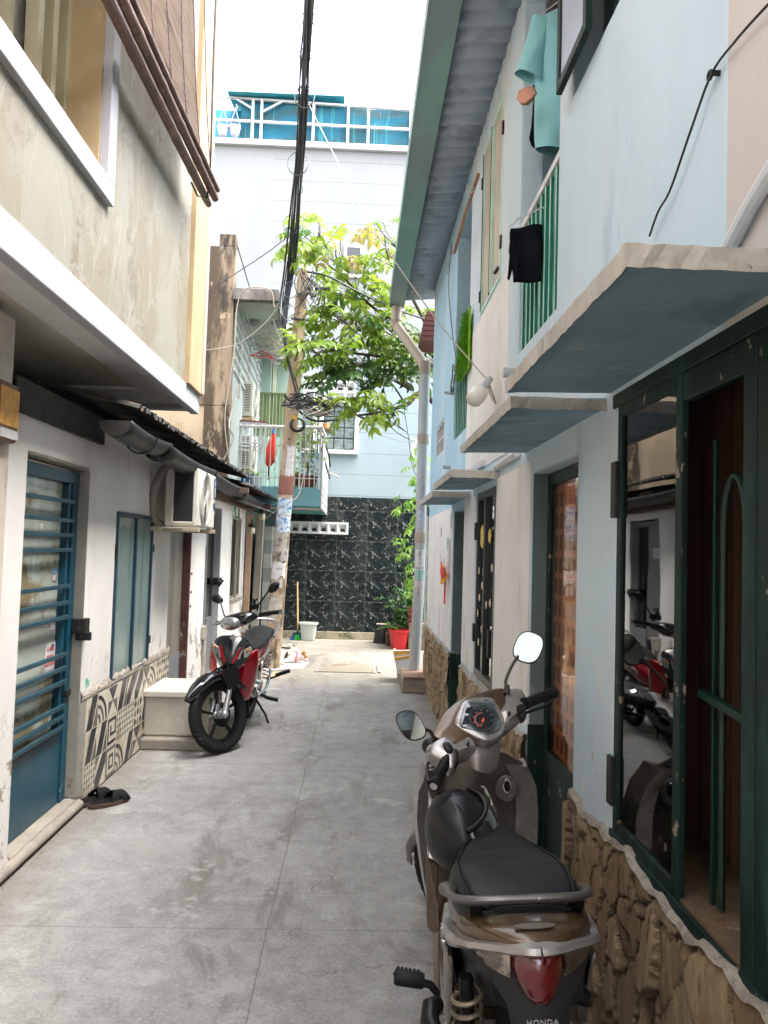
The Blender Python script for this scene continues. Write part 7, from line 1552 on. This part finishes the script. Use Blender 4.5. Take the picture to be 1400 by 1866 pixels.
# --- floorboard and leg shield
g = G(); g.loft([[Vector((x, -w, z)), Vector((x, w, z)), Vector((x, w*1.02, z-.05)), Vector((x, w*.8, z-.09)), Vector((x, -w*.8, z-.09)), Vector((x, -w*1.02, z-.05))] for x, w, z in ((.42, .15, .335), (.55, .165, .325), (.75, .17, .325), (.88, .17, .36))]); g.build('floorboard', m_bronze, SC, local=True, bevel=.01)
g = G(); g.box(.46, .84, -.145, .145, .328, .338); g.build('floor_mat', m_rubber, SC, local=True, bevel=.003)
rowsS = [(.30, .165, .93, .02), (.42, .185, .945, .03), (.55, .200, .945, .05), (.68, .208, .925, .07), (.78, .200, .895, .085), (.86, .165, .865, .09), (.905, .10, .85, .08)]
def shield_ring(z, w, xr, hump, front):
    out = []
    for u in np.linspace(-1, 1, 17):
        c = math.exp(-(u/.42)**2); x = xr+.055*abs(u)**2.2*(-1)+.0-hump*c+.01 if not front else xr+.075-.10*abs(u)**2.0
        out.append(Vector((x, u*w, z+.02*c*(not front))))
    return out
rings = []
for z, w, xr, h in rowsS: rings.append(shield_ring(z, w, xr, h, False)+shield_ring(z, w*1.02, xr, h, True)[::-1])
g = G(); g.loft(rings); ls = g.build('leg_shield', m_bronze_g, SC, local=True, smooth=True, angle=45)
for s in (-1, 1):
    g = G(); rings = []
    for z, w, xr, h in rowsS[:-1]: rings.append([Vector((xr-.075, s*(w+.004), z)), Vector((xr-.045, s*(w-.075+.02*(z-.3)), z+.004)), Vector((xr-.035, s*(w-.075+.02*(z-.3)), z+.004)), Vector((xr+.04, s*(w+.014), z))])
    g.loft(rings); g.build('shield_trim', m_silver, ls, local=True, smooth=True, angle=35)
g = G(); o = shield_ring(.42, .185, .945, .03, False)
g = G(); g.prism([at(779,1566,Y=2.50),at(800,1572,Y=2.48),at(826,1590,Y=2.44),at(826,1652,Y=2.30),at(801,1660,Y=2.26),at(801,1714,Y=2.22),at(779,1692,Y=2.30)], (.0, .05, .01)); g.build('lower_skirt', bmat('dark_brown_plastic', (.055,.03,.015), .45), ls, bevel=.004)
g = G(); g.prism([at(781,1440,Y=2.66),at(800,1478,Y=2.6),at(812,1540,Y=2.52),at(822,1577,Y=2.46),at(800,1571,Y=2.47),at(780,1564,Y=2.49)], (.0, .04, .0)); g.build('outer_trim', m_silver, ls, bevel=.004)
# key panel, hook, screws
kp = Vector((.853, -.105, .775)); g = G(); g.prism([(kp.x-.006, kp.y+.033*cos(a)*(1+.25*(cos(a) > 0)), kp.z+.047*sin(a)) for a in np.linspace(0, 2*pi, 18, endpoint=False)], (-.012, 0, 0)); k1 = g.build('key_panel', m_bronze_g, ls, local=True, bevel=.004)
g = G(); g.prism([(kp.x-.019, kp.y+.015*cos(a), kp.z+.010+.026*sin(a)) for a in np.linspace(0, 2*pi, 18, endpoint=False)], (-.004, 0, 0)); g.build('ignition_lock', m_chrome, ls, local=True, bevel=.002)
g = G(); g.prism([(kp.x-.024, kp.y+.011*cos(a), kp.z+.010+.019*sin(a)) for a in np.linspace(0, 2*pi, 18, endpoint=False)], (-.003, 0, 0)); g.build('key_slot', m_blkp, ls, local=True)
g = G(); g.tube([(.855, 0, .66), (.83, 0, .655), (.82, 0, .635), (.835, 0, .62)], .008, 8); g.tube([(.87, -.11, .60), (.84, -.11, .59), (.835, -.11, .57)], .008, 8); g.build('bag_hook', m_chrome, ls, local=True, smooth=True)
for y, z in ((.0, .735), (-.17, .81), (-.165, .70), (-.165, .55), (.155, .38)):
    x = float(np.interp(z, [r[0] for r in rowsS], [r[2] for r in rowsS]))-(.075 if abs(y) < .05 else .05); g = G(); g.lathe([(.001,-.002),(.010,-.002),(.010,.012),(.001,.012)], (x, y, z), 'X', 12); g.build('screw_hole', m_blkp, ls, local=True)
# --- front wheel and fender, steered left
rk = radians(26.5); A0 = Vector((.83, 0, 1.0)); ax = Vector((-sin(rk), 0, cos(rk)))
STR = Matrix.Translation(A0) @ Matrix.Rotation(radians(41), 4, ax) @ Matrix.Translation(-A0)
wheel(SC, (1.245, 0, .262), (0, 1, 0), R=.262, w=.088, rim=.17, spokes=5, xf=STR)
g = G(); g.xf = STR; rings = []
for a in np.linspace(radians(20), radians(165), 16):
    R = .292; cx, cz = 1.245, .262; w = .062 if a > .6 else .045; d = Vector((cos(a), 0, sin(a))); c = Vector((cx, 0, cz))+d*R*(1 if a > .7 else 1+.05*(.7-a)); rings.append([c-d*.045+Vector((0, w, 0)), c-d*.01+Vector((0, w*.9, 0)), c+d*.006+Vector((0, w*.4, 0)), c+d*.008, c+d*.006-Vector((0, w*.4, 0)), c-d*.01-Vector((0, w*.9, 0)), c-d*.045-Vector((0, w, 0))])
g.loft(rings, cap=False, close=False); g.build('front_fender', m_bronze_g, SC, local=True, smooth=True, solid=.004)
g = G(); g.xf = STR
for s in (-1, 1): g.tube([(1.235, s*.065, .25), (1.11, s*.062, .50), (1.05, s*.05, .62)], .016, 10)
g.build('fork_legs', m_blkp, SC, local=True, smooth=True)
g = G(); g.xf = STR; g.tube([(1.09, 0, .52), (.92, 0, .84), (.84, 0, .98)], .03, 12); g.build('steering_stem', m_blkp, SC, local=True, smooth=True)
# --- headset: built on the tilted dash plane
exW = (at(1010, 1262, Y=2.76)-at(795, 1425, Y=2.38)).normalized()
nW = Vector((-.10, -.62, .76)); nW = (nW-exW*nW.dot(exW)).normalized(); OW = at(880, 1310, Y=2.64)
def onp(px, py, off=0.):
    d = CAM_R @ Vector(((px-700)/1400., -(py-933)/1400., -1.0)); c = Vector((0, 0, CAM_H)); O = OW+nW*off; t = (O-c).dot(nW)/d.dot(nW); return c+d*t
def smooth_outline(o, n=4):
    P = [Vector((x, y, 0)) for x, y in o]; out = []
    for i in range(len(P)):
        a, b, c, d = P[i-1], P[i], P[(i+1) % len(P)], P[(i+2) % len(P)]
        for k in range(n): t = k/n; q = .5*((2*b)+(c-a)*t+(2*a-5*b+4*c-d)*t*t+(3*b-a-3*c+d)*t**3); out.append((q.x, q.y))
    return out
def pillow(name, o, off, depth, mat, par, rise=.01, inset=.82, base=.85, push=None, smooth=True, n=4, down=Vector((0,0,0))):
    o = smooth_outline(o, n); P = [onp(x, y, off) for x, y in o]; c = sum(P, Vector())/len(P); rings = []
    for k, dz in ((base, -depth), (.98, -depth*.55), (1.0, -.004), (.985, rise*.35), (inset, rise), (.35, rise*1.15), (.02, rise*1.2)): rings.append([c+(p-c)*k+nW*dz+(down*(-dz/depth) if dz < 0 else Vector()) for p in P])
    g = G(); g.loft(rings); return g.build(name, mat, par, smooth=smooth, angle=42)
HS = pillow('headset_cover', [(790,1341),(800,1318),(810,1301),(830,1282),(858,1267),(880,1262),(910,1255),(926,1262),(931,1281),(922,1296),(905,1318),(885,1340),(860,1352),(833,1356),(808,1350)], 0, .085, m_bronze, SC, rise=.012, down=Vector((.03, .05, -.02)))
pillow('right_pod', [(922,1262),(946,1257),(957,1270),(959,1292),(940,1310),(922,1326),(912,1322),(908,1300)], -.006, .055, m_silver, HS, rise=.016)
pillow('left_pod', [(800,1348),(818,1345),(829,1360),(850,1352),(860,1345),(866,1362),(840,1376),(834,1392),(822,1402),(800,1385),(779,1372),(779,1362)], -.004, .05, m_silver, HS, rise=.014)
g1 = pillow('gauge_surround', [(828,1318),(836,1296),(846,1278),(870,1272),(897,1273),(908,1288),(919,1312),(919,1332),(905,1346),(890,1351),(872,1346),(855,1338),(838,1328)], .010, .05, m_silver, HS, rise=.008, inset=.9)
g2 = pillow('gauge_lens', [(838,1321),(842,1300),(849,1281),(870,1277),(896,1279),(904,1293),(914,1315),(910,1331),(888,1339),(862,1331)], .020, .012, m_lens, HS, rise=.003, inset=.95)
def disc(name, px, py, rx, ry, off, mat, par, th=.0015, n=28, rot=0.):
    o = [(px+rx*cos(a)*cos(rot)-ry*sin(a)*sin(rot), py+rx*cos(a)*sin(rot)+ry*sin(a)*cos(rot)) for a in np.linspace(0, 2*pi, n, endpoint=False)]
    g = G(); g.prism([onp(x, y, off) for x, y in o], nW*th); return g.build(name, mat, par)
def ringd(name, px, py, r0, r1, off, mat, par, a0=0, a1=2*pi, sq=.92):
    g = G(); n = 30; fs = []
    pts = [(px+r*cos(a), py+r*sin(a)*sq) for a in np.linspace(a0, a1, n) for r in (r0, r1)]; g.add([onp(x, y, off) for x, y in pts]+[onp(x, y, off+.002) for x, y in pts], [(2*i, 2*i+1, 2*i+3, 2*i+2) for i in range(n-1)]+[(2*n+2*i, 2*n+2*i+2, 2*n+2*i+3, 2*n+2*i+1) for i in range(n-1)]+[(2*i+1, 2*n+2*i+1, 2*n+2*i+3, 2*i+3) for i in range(n-1)]+[(2*i, 2*i+2, 2*n+2*i+2, 2*n+2*i) for i in range(n-1)]); return g.build(name, mat, par)
m_face = bmat('black_dial', (.012,.012,.013), .3, bump=0); m_redmark = bmat('red_dial_mark', (.55,.03,.03), .4, bump=0); m_orange = bmat('orange_needle', (.80,.12,.05), .4, bump=0)
disc('dial_face', 880, 1310, 22, 20, .0235, m_face, g2, .001); ringd('dial_bezel', 880, 1310, 21.5, 25, .0236, m_chrome, g2); ringd('red_arc', 879, 1311, 13.5, 15, .0250, m_redmark, g2, 1.9, 4.6); ringd('inner_arc', 879, 1311, 12, 12.6, .0250, m_whiteplastic, g2, 1.6, 4.9)
for k, t in enumerate(('0','20','40','60','80','100','120','140')):
    a = 2.1+k*.62; p = onp(880+17.8*cos(a), 1310+16.2*sin(a), .0252); textmesh('numeral', t, .0052, frameM(p, exW, nW.cross(exW)), m_whiteplastic, g2, .0004)
for (o, nm) in (([(848,1298),(851,1290),(861,1288),(862,1295),(856,1300)], 'warning_window'), ([(869,1289),(880,1286),(889,1286),(888,1292),(876,1293),(868,1294)], 'warning_window'), ([(847,1305),(855,1304),(857,1318),(842,1321)], 'warning_window'), ([(888,1333),(886,1325),(892,1322),(903,1320),(901,1329),(895,1335)], 'fuel_gauge')):
    g = G(); g.prism([onp(x, y, .0240) for x, y in o], nW*.0015); g.build(nm, m_face, g2)
g = G(); a, b = onp(880.5, 1313, .0265), onp(876, 1325, .0265); g.bar(a+(a-b)*.35, b, .0016, .001, up=nW); g.prism([onp(880.5+2.6*cos(t), 1313+2.6*sin(t), .0262) for t in np.linspace(0, 2*pi, 10, endpoint=False)], nW*.002); g.bar(onp(880, 1314, .0265), onp(882, 1308, .0265), .003, .001, up=nW); g.build('needle', m_orange, g2)
for (x, y, t) in ((849, 1309, 'L'), (849, 1316, 'O'), (873, 1291, 'D'), (883, 1290.5, 'C')): textmesh('symbol', t, .005, frameM(onp(x, y, .0262), exW, nW.cross(exW)), m_whiteplastic, g2, .0004)
g = G(); g.bar(onp(889, 1327, .025), onp(897, 1332, .025), .001, .001, up=nW); g.build('fuel_needle', m_orange, g2)
# stem shroud under the dash
ca = [onp(x, y, -.02) for x, y in ((841,1352),(868,1362),(893,1358),(917,1335))]; cb = [at(x, y, Y=Y) for x, y, Y in ((842,1386,2.56),(868,1404,2.52),(890,1409,2.53),(906,1400,2.58))]
g = G(); back = Vector((.03, .16, .02)); mid = [a.lerp(b, .5)+nW*.012 for a, b in zip(ca, cb)]
def cat(ps, k=4): return bez(ps, k)
g.loft([cat(ca)+[p+back for p in cat(ca)[::-1]], cat(mid)+[p+back for p in cat(mid)[::-1]], cat(cb)+[p+back for p in cat(cb)[::-1]]]); g.build('stem_shroud', m_bronze_g, HS, smooth=True, angle=50)
for (x, y) in ((853, 1357), (928, 1302)): disc('screw_hole', x, y, 2.6, 3.2, .012, m_blkp, HS, .006)
# switches
for (o, nm) in (([(941,1288),(951,1284),(959,1287),(957,1298),(945,1302)], 'switch_block'), ([(946,1303),(958,1299),(960,1305),(951,1312)], 'switch_block'), ([(807,1355),(818,1354),(827,1366),(822,1374),(811,1368)], 'switch_block'), ([(829,1364),(836,1372),(836,1390),(829,1396),(826,1380)], 'switch_block')):
    pillow(nm, o, .012, .02, m_blkp, HS, rise=.006, n=2)
# grips, levers
def grip(a, b, end_r, nm='hand_grip'):
    g = G(); g.tube([a, a.lerp(b, .06), a.lerp(b, .1), a.lerp(b, .88), a.lerp(b, .9), b], [.022, .022, .0175, .0175, .021, .020], 18); q = g.build(nm, m_rubber, HS, smooth=True, angle=60)
    g = G()
    for k in range(12): c = a.lerp(b, .14+.06*k); d = (b-a).normalized(); u = d.orthogonal().normalized(); w = d.cross(u); g.tube([c+(u*cos(t)+w*sin(t))*.0178 for t in np.linspace(0, 2*pi, 14, endpoint=False)], .0011, 4, closed=True)
    g.build('grip_ridges', m_blkp, q); return q
ga, gb = at(955, 1283, Y=2.70), at(1012, 1261, Y=2.80); grip(ga, gb, .02)
la, lb = at(818, 1377, Y=2.50), at(791, 1432, Y=2.36); q = grip(la, lb, .02)
d = (lb-la).normalized(); g = G(); g.cyl(lb, lb+d*.004, .012, seg=14); g.build('bar_end', m_chrome, q)
g = G(); g.tube(bez([at(948, 1305, Y=2.75), at(925, 1325, Y=2.78), at(918, 1340, Y=2.8)], 5), .004, 6); g.tube(bez([at(955, 1300, Y=2.78), at(985, 1290, Y=2.85), at(1005, 1280, Y=2.88)], 5), .006, 6); g.build('brake_lever', m_blkp, HS, smooth=True)
g = G(); g.tube(bez([at(790, 1372, Y=2.58), at(779, 1395, Y=2.52), at(781, 1425, Y=2.44)], 5), .006, 6); g.build('brake_lever', m_blkp, HS, smooth=True)
g = G(); A = at(785, 1360, Y=2.6); g.ball(A, (.03, .03, .028), 14, 8); g.build('lever_perch', m_blkp, HS, smooth=True)
# mirrors
def mirror(lab, c, R, up, nrm, w, h, stem, par, skew=.25):
    nrm = Vector(nrm).normalized(); up = Vector(up); up = (up-nrm*up.dot(nrm)).normalized(); sd = up.cross(nrm).normalized(); o = []
    for a in np.linspace(0, 2*pi, 32, endpoint=False):
        x = math.copysign(abs(cos(a))**.75, cos(a)); y = math.copysign(abs(sin(a))**.75, sin(a)); o.append(c+sd*(w*x+skew*w*y)+up*h*(y-.12*x))
    cc = sum(o, Vector())/len(o)
    g = G(); g.loft([[cc+(p-cc)*k+nrm*dz for p in o] for k, dz in ((.05, -.034), (.5, -.030), (.86, -.018), (1.0, -.002), (1.03, .002), (1.0, .005), (.95, .005))]); m = g.build('mirror', m_blkp, par, smooth=True, angle=60)
    g = G(); g.prism([cc+(p-cc)*.945+nrm*.0035 for p in o], nrm*.0025); g.build('mirror_glass', m_mirror, m)
    g = G(); g.tube(bez(stem, 6), .006, 8); g.cyl(stem[0]-Vector((0,0,.02)), Vector(stem[0])+Vector((0,0,.008)), .013, .009, 10); g.build('mirror_stem', bmat('dull_mirror_stem', (.05,.035,.03), .5) if 'dull_mirror_stem' not in bpy.data.materials else bpy.data.materials['dull_mirror_stem'], m, smooth=True)
    return m
mirror('r', at(963, 1180, Y=2.84), 0, (.15, 0, 1), (-.25, -.93, .35), .050, .058, [at(924, 1252, Y=2.74), at(922, 1240, Y=2.75), at(932, 1215, Y=2.79), at(944, 1196, Y=2.83)], HS, .22)
mirror('l', at(749, 1322, Y=2.48), 0, (-.45, .1, 1), (.0, -.93, .33), .038, .050, [at(790, 1356, Y=2.56), at(789, 1342, Y=2.56), at(783, 1332, Y=2.55), at(770, 1330, Y=2.50)], HS, -.1)
# --- helmet on the seat nose
HM = thing('helmet', 'black open-face helmet with a glossy visor resting between scooter seat and leg shield', 'helmet', (.335, 2.40, .64))
hc = Vector((.335, 2.36, .750)); g = G(); rings = []
for i in range(15):
    t = i/14; ph = pi/2-t*pi*.62; ring = []
    for a in np.linspace(0, 2*pi, 36, endpoint=False):
        r = cos(ph); rid = 1+.03*max(0, cos(a*5+.6+t*1.5))**8*(t > .08); ring.append(Vector((.107*r*cos(a)*rid, .135*r*sin(a)*rid, .118*sin(ph)*rid)))
    rings.append(ring)
Rh = Matrix.Rotation(radians(-18), 3, 'Y') @ Matrix.Rotation(radians(12), 3, 'X')
g.loft([[hc+Rh @ p for p in r] for r in rings]); g.build('shell', bmat('satin_black_shell', (.005,.006,.008), .38, spec=.35, var=.2, vs=3, bump=.06, coat=.08), HM, smooth=True, angle=60)
g = G(); rings = []
for s in np.linspace(0, 1, 7):
    ph = .62-.95*s; rings.append([hc+Rh @ Vector((.115*cos(ph)*cos(a)*1.0, .142*cos(ph)*sin(a), .121*sin(ph))) for a in np.linspace(-1.35, .85, 22)])
g.loft(rings, cap=False, close=False); g.build('visor', bmat('dark_gloss_visor', (.02,.022,.022), .03, .0, var=0, bump=0, coat=1., spec=1.), HM, smooth=True, solid=.003)
g = G(); g.tube([hc+Rh @ Vector((.119*cos(.62)*cos(a), .146*cos(.62)*sin(a), .124*sin(.62))) for a in np.linspace(-1.4, .9, 18)], .007, 6); g.build('visor_hinge_strip', m_blkp, HM, smooth=True)
g = G(); g.tube(bez([hc+Vector((.06, .1, .08)), hc+Vector((.085, .12, .10)), hc+Vector((.10, .10, .08)), hc+Vector((.12, .06, .03)), hc+Vector((.13, .08, -.02))], 6), .004, 6); g.build('chin_wire', m_chrome, HM, smooth=True)
# ================================================================ RED AND BLACK MOTORCYCLE
m_red = bmat('metallic_red_paint', (.42,.006,.018), .22, .35, var=.05, bump=.01, coat=.8); m_glblk = bmat('gloss_black_paint', (.008,.009,.012), .12, 0, var=0, bump=0, coat=1.)
m_hlens = bmat('headlight_lens', (.45,.45,.46), .06, .6, var=.35, vs=40, bump=.1, coat=1.); m_amb = bmat('amber_bulb', (.45,.16,.03), .2, coat=.5)
hd = atan2(-1.22, -.075)      # heading of the motorcycle, towards the camera
MM = Matrix.Translation((-.985, 7.25, 0)) @ Matrix.Rotation(hd, 4, 'Z') @ Matrix.Rotation(radians(-5), 4, 'X')
MC = thing('motorcycle', 'red and black underbone motorcycle on its stand beside the tiled bench, front wheel turned', 'motorcycle', mat=MM)
rk2 = radians(27); A2 = Vector((.90, 0, .90)); ax2 = Vector((-sin(rk2), 0, cos(rk2)))
ST2 = Matrix.Translation(A2) @ Matrix.Rotation(radians(-37), 4, ax2) @ Matrix.Translation(-A2)
wheel(MC, (1.22, 0, .285), (0, 1, 0), R=.285, w=.075, rim=.205, spokes=5, xf=ST2); wheel(MC, (0, 0, .285), (0, 1, 0), R=.285, w=.085, rim=.205, spokes=5, tread=False)
for s in (-1, 1):
    g = G(); g.xf = ST2; g.tube([(1.225, s*.075, .285), (1.19, s*.075, .36), (1.11, s*.072, .52), (1.06, s*.07, .62)], [.024, .022, .018, .018], 12); g.ball((1.225, s*.078, .285), .03, 10, 6); g.build('fork_leg', m_alloy, MC, local=True, smooth=True)
g = G(); g.xf = ST2; rings = []
for a in np.linspace(radians(28), radians(150), 16):
    R = .325+.03*max(0, radians(60)-a); d = Vector((cos(a), 0, sin(a))); c = Vector((1.22, 0, .285))+d*R; w = .068*min(1, .25+1.3*(a-radians(28))); rings.append([c-d*.06+Vector((0, w*1.1, 0)), c-d*.02+Vector((0, w, 0)), c+d*.004+Vector((0, w*.5, 0)), c+d*.012, c+d*.004-Vector((0, w*.5, 0)), c-d*.02-Vector((0, w, 0)), c-d*.06-Vector((0, w*1.1, 0))])
g.loft(rings, cap=False, close=False); g.build('front_fender', m_glblk, MC, local=True, smooth=True, solid=.004)
g = G(); g.xf = ST2
for s in (-1, 1): g.prism([(1.22, s*.08, .60), (1.06, s*.085, .64), (1.02, s*.085, .56), (1.10, s*.088, .44), (1.16, s*.085, .46)], (0, s*.006, 0))
g.build('fork_cover', m_blkp, MC, local=True, bevel=.003)
# front cowl: black centre beak with red leg shields
def strip(rows, name, mat, par=None, solid=.006, ang=40, sub=0):
    g = G(); g.loft([[Vector(p) for p in r] for r in rows], cap=False, close=False); return g.build(name, mat, par or MC, local=True, smooth=True, solid=solid, angle=ang, subsurf=sub)
strip([[(1.00, .13, .86), (1.03, .06, .875), (1.035, 0, .88), (1.03, -.06, .875), (1.00, -.13, .86)],
       [(1.04, .165, .80), (1.09, .09, .80), (1.105, 0, .805), (1.09, -.09, .80), (1.04, -.165, .80)],
       [(1.03, .155, .71), (1.10, .085, .70), (1.13, 0, .70), (1.10, -.085, .70), (1.03, -.155, .71)],
       [(1.03, .09, .63), (1.08, .05, .60), (1.10, 0, .59), (1.08, -.05, .60), (1.03, -.09, .63)]], 'front_cowl', m_glblk, sub=1)
for s in (-1, 1):
    g = G(); g.loft([[Vector((1.055+k, s*y, z)) for y, z in ((.100,.775),(.150,.815),(.168,.775),(.135,.72),(.105,.715))] for k in (-.02, .03)]); g.build('turn_signal', m_hlens, MC, local=True, bevel=.008)
    g = G(); g.ball((1.075, s*.135, .78), .018, 10, 6); g.build('amber_bulb', m_amb, MC, local=True, smooth=True)
    g = G(); g.loft([[Vector((1.10+k, s*y, z)) for y, z in ((.025,.685),(.075,.80),(.090,.80),(.060,.70),(.030,.655))] for k in (0, .012)]); g.build('red_graphic', m_red, MC, local=True, bevel=.002)
    g = G(); g.loft([[Vector((1.098+k, s*y, z)) for y, z in ((.062,.70),(.092,.79),(.098,.77),(.085,.71))] for k in (0, .010)]); g.build('silver_graphic', m_alloy, MC, local=True, bevel=.002)
    # red leg shield
    strip([[(1.03, s*.12, .72), (.98, s*.185, .80), (.90, s*.20, .78), (.85, s*.17, .72)], [(1.02, s*.10, .60), (.98, s*.19, .66), (.88, s*.215, .66), (.80, s*.17, .62)], [(1.0, s*.09, .48), (.94, s*.17, .48), (.84, s*.20, .50), (.74, s*.15, .52)], [(.95, s*.08, .36), (.88, s*.14, .33), (.78, s*.165, .36), (.68, s*.13, .42)]], 'leg_shield', m_red, sub=1)
    strip([[(.86, s*.14, .76), (.80, s*.10, .80)], [(.80, s*.14, .62), (.70, s*.08, .66)], [(.74, s*.12, .50), (.60, s*.08, .52)], [(.66, s*.11, .40), (.52, s*.08, .42)]], 'inner_shield', m_blkp)
g = G(); g.lathe([(.001,0),(.026,0),(.026,.006),(.001,.006)], (1.055, 0, .862), 'X', 18); g.build('round_emblem', m_chrome, MC, local=True)
g = G(); g.tube([(.95, 0, .82), (1.0, 0, .60), (.85, 0, .42), (.55, 0, .40), (.3, 0, .55)], .05, 10); g.build('frame', m_blkp, MC, local=True, smooth=True)
# body and seat
g = G(); g.loft([sring(.62, .50, .05, .08), sring(.45, .57, .10, .12), sring(.20, .63, .13, .10), sring(-.05, .68, .12, .08), sring(-.30, .74, .08, .055), sring(-.42, .78, .04, .03)]); g.build('tail_body', m_red, MC, local=True, smooth=True)
for s in (-1, 1): strip([[(.50, s*.115, .60), (.30, s*.137, .64), (.05, s*.137, .68), (-.25, s*.11, .745)], [(.50, s*.118, .565), (.30, s*.14, .60), (.05, s*.14, .64), (-.25, s*.112, .72)]], 'silver_stripe', m_silver)
g = G(); g.loft([[Vector((x, u*w, z+dz)) for u, dz in ((-1, -.06), (-1.05, -.03), (-.9, 0), (0, .012), (.9, 0), (1.05, -.03), (1, -.06), (0, -.06))] for x, w, z in ((.52, .06, .70), (.42, .10, .73), (.25, .125, .745), (.08, .125, .77), (-.1, .13, .80), (-.28, .12, .82), (-.36, .09, .81))]); g.build('seat', m_seat, MC, local=True, smooth=True, subsurf=1)
g = G(); g.tube(bez([(-.05, .15, .76), (-.25, .15, .82), (-.42, .10, .86), (-.46, 0, .87), (-.42, -.10, .86), (-.25, -.15, .82), (-.05, -.15, .76)], 6), .014, 8); g.build('grab_rail', m_alloy, MC, local=True, smooth=True)
g = G(); g.box(.10, .55, -.10, .10, .28, .46); g.cyl((.62, 0, .42), (.40, 0, .40), .06, .075, 14); g.build('engine', m_alloy, MC, local=True, bevel=.02)
g = G(); g.cyl((.30, .10, .34), (.30, .145, .34), .085, .07, 22); g.cyl((.45, .10, .36), (.45, .14, .36), .05, seg=18); g.build('engine_cover', m_chrome, MC, local=True, smooth=True)
for s in (-1, 1):
    g = G(); pts = [Vector((-.02-.06*i/120+.03*cos(i*.42), s*.12+.03*sin(i*.42), .35+.27*i/120)) for i in range(120)]; g.tube(pts, .006, 5); g.build('shock_spring', m_chrome, MC, local=True, smooth=True)
g = G(); g.tube([(.30, .13, .30), (.36, .22, .28), (.36, .32, .27)], [.012, .016, .018], 10); g.build('foot_peg', m_rubber, MC, local=True, smooth=True)
g = G(); g.tube([(.05, .15, .38), (.0, .25, .42)], .01, 8); g.bar((.02, .22, .42), (-.03, .34, .47), .035, .03); g.build('passenger_peg', m_rubber, MC, local=True, bevel=.005)
g = G(); g.tube(bez([(.34, .15, .30), (.18, .17, .32), (.05, .17, .40), (-.02, .16, .46)], 5), .012, 8); g.tube([(.42, .15, .30), (.30, .17, .26), (.22, .18, .30)], .010, 8); g.build('gear_lever', m_chrome, MC, local=True, smooth=True)
g = G(); g.tube([(.28, .10, .25), (.22, .20, .10), (.20, .24, .012)], .010, 8); g.bar((.20, .22, .012), (.20, .36, .010), .03, .012); g.build('side_stand', m_blkp, MC, local=True, smooth=True)
g = G(); g.tube([(.40, -.10, .28), (.1, -.14, .26), (-.35, -.15, .34)], [.02, .04, .045], 12); g.build('exhaust', m_chrome, MC, local=True, smooth=True)
# headset
g = G(); g.xf = ST2; g.loft([[Vector(p) for p in r] for r in (
  [(.80, .20, .985), (.82, .20, 1.02), (.90, .18, 1.03), (.93, .18, .99), (.88, .19, .955)], [(.76, .10, .96), (.80, .11, 1.04), (.93, .10, 1.05), (1.00, .10, .98), (.93, .10, .92)],
  [(.74, 0, .95), (.79, 0, 1.05), (.95, 0, 1.06), (1.04, 0, .98), (.96, 0, .90)], [(.76, -.10, .96), (.80, -.11, 1.04), (.93, -.10, 1.05), (1.00, -.10, .98), (.93, -.10, .92)], [(.80, -.20, .985), (.82, -.20, 1.02), (.90, -.18, 1.03), (.93, -.18, .99), (.88, -.19, .955)])]); hs2 = g.build('headset_cover', m_glblk, MC, local=True, smooth=True, subsurf=1)
g = G(); g.xf = ST2; g.ball((.97, 0, .965), (.065, .105, .052), 18, 10, Matrix.Rotation(-.5, 3, 'Y')); g.build('headlight', m_hlens, MC, local=True, smooth=True)
for s in (-1, 1):
    g = G(); g.xf = ST2; g.tube([(.84, s*.20, 1.0), (.80, s*.27, 1.0), (.77, s*.36, .995)], .017, 12); g.build('hand_grip', m_rubber, hs2, local=True, smooth=True)
    g = G(); g.xf = ST2; g.cyl((.768, s*.36, .995), (.760, s*.385, .994), .017, seg=12); g.build('bar_end', m_chrome, hs2, local=True)
    g = G(); g.xf = ST2; g.tube([(.90, s*.19, 1.0), (.90, s*.26, .985), (.86, s*.34, .98)], .007, 6); g.build('lever', m_alloy if s < 0 else m_blkp, hs2, local=True, smooth=True)
    mc = Vector((.76, s*.33, 1.20)); nr = Vector((-1, -s*.12, .1)).normalized(); g = G(); g.xf = ST2; o = [mc+Vector((0, .062*cos(a)+.012*sin(a)*s, .043*sin(a)+.01*cos(a)*s)) for a in np.linspace(0, 2*pi, 24, endpoint=False)]
    g.loft([[mc+(p-mc)*k+nr*dz for p in o] for k, dz in ((.1, -.04), (.6, -.034), (.92, -.015), (1, 0), (.94, .003))]); mm = g.build('mirror', m_blkp, hs2, local=True, smooth=True)
    g = G(); g.xf = ST2; g.prism([mc+(p-mc)*.93+nr*.002 for p in o], nr*.003); g.build('mirror_glass', m_mirror, mm, local=True)
    g = G(); g.xf = ST2; g.tube([(.84, s*.19, 1.03), (.84, s*.20, 1.07), (.79, s*.27, 1.16), (.785, s*.31, 1.19)], .007, 8); g.build('mirror_stem', m_blkp, mm, local=True, smooth=True)
g = G(); g.xf = ST2; g.box(.80, .84, .10, .18, 1.05, 1.09); g.tube([(.82, .14, 1.05), (.82, .15, 1.12), (.80, .12, 1.14)], .012, 8); g.tube([(.82, .10, 1.10), (.83, .20, 1.13)], .008, 6); g.build('phone_holder', m_blkp, hs2, local=True, bevel=.004)
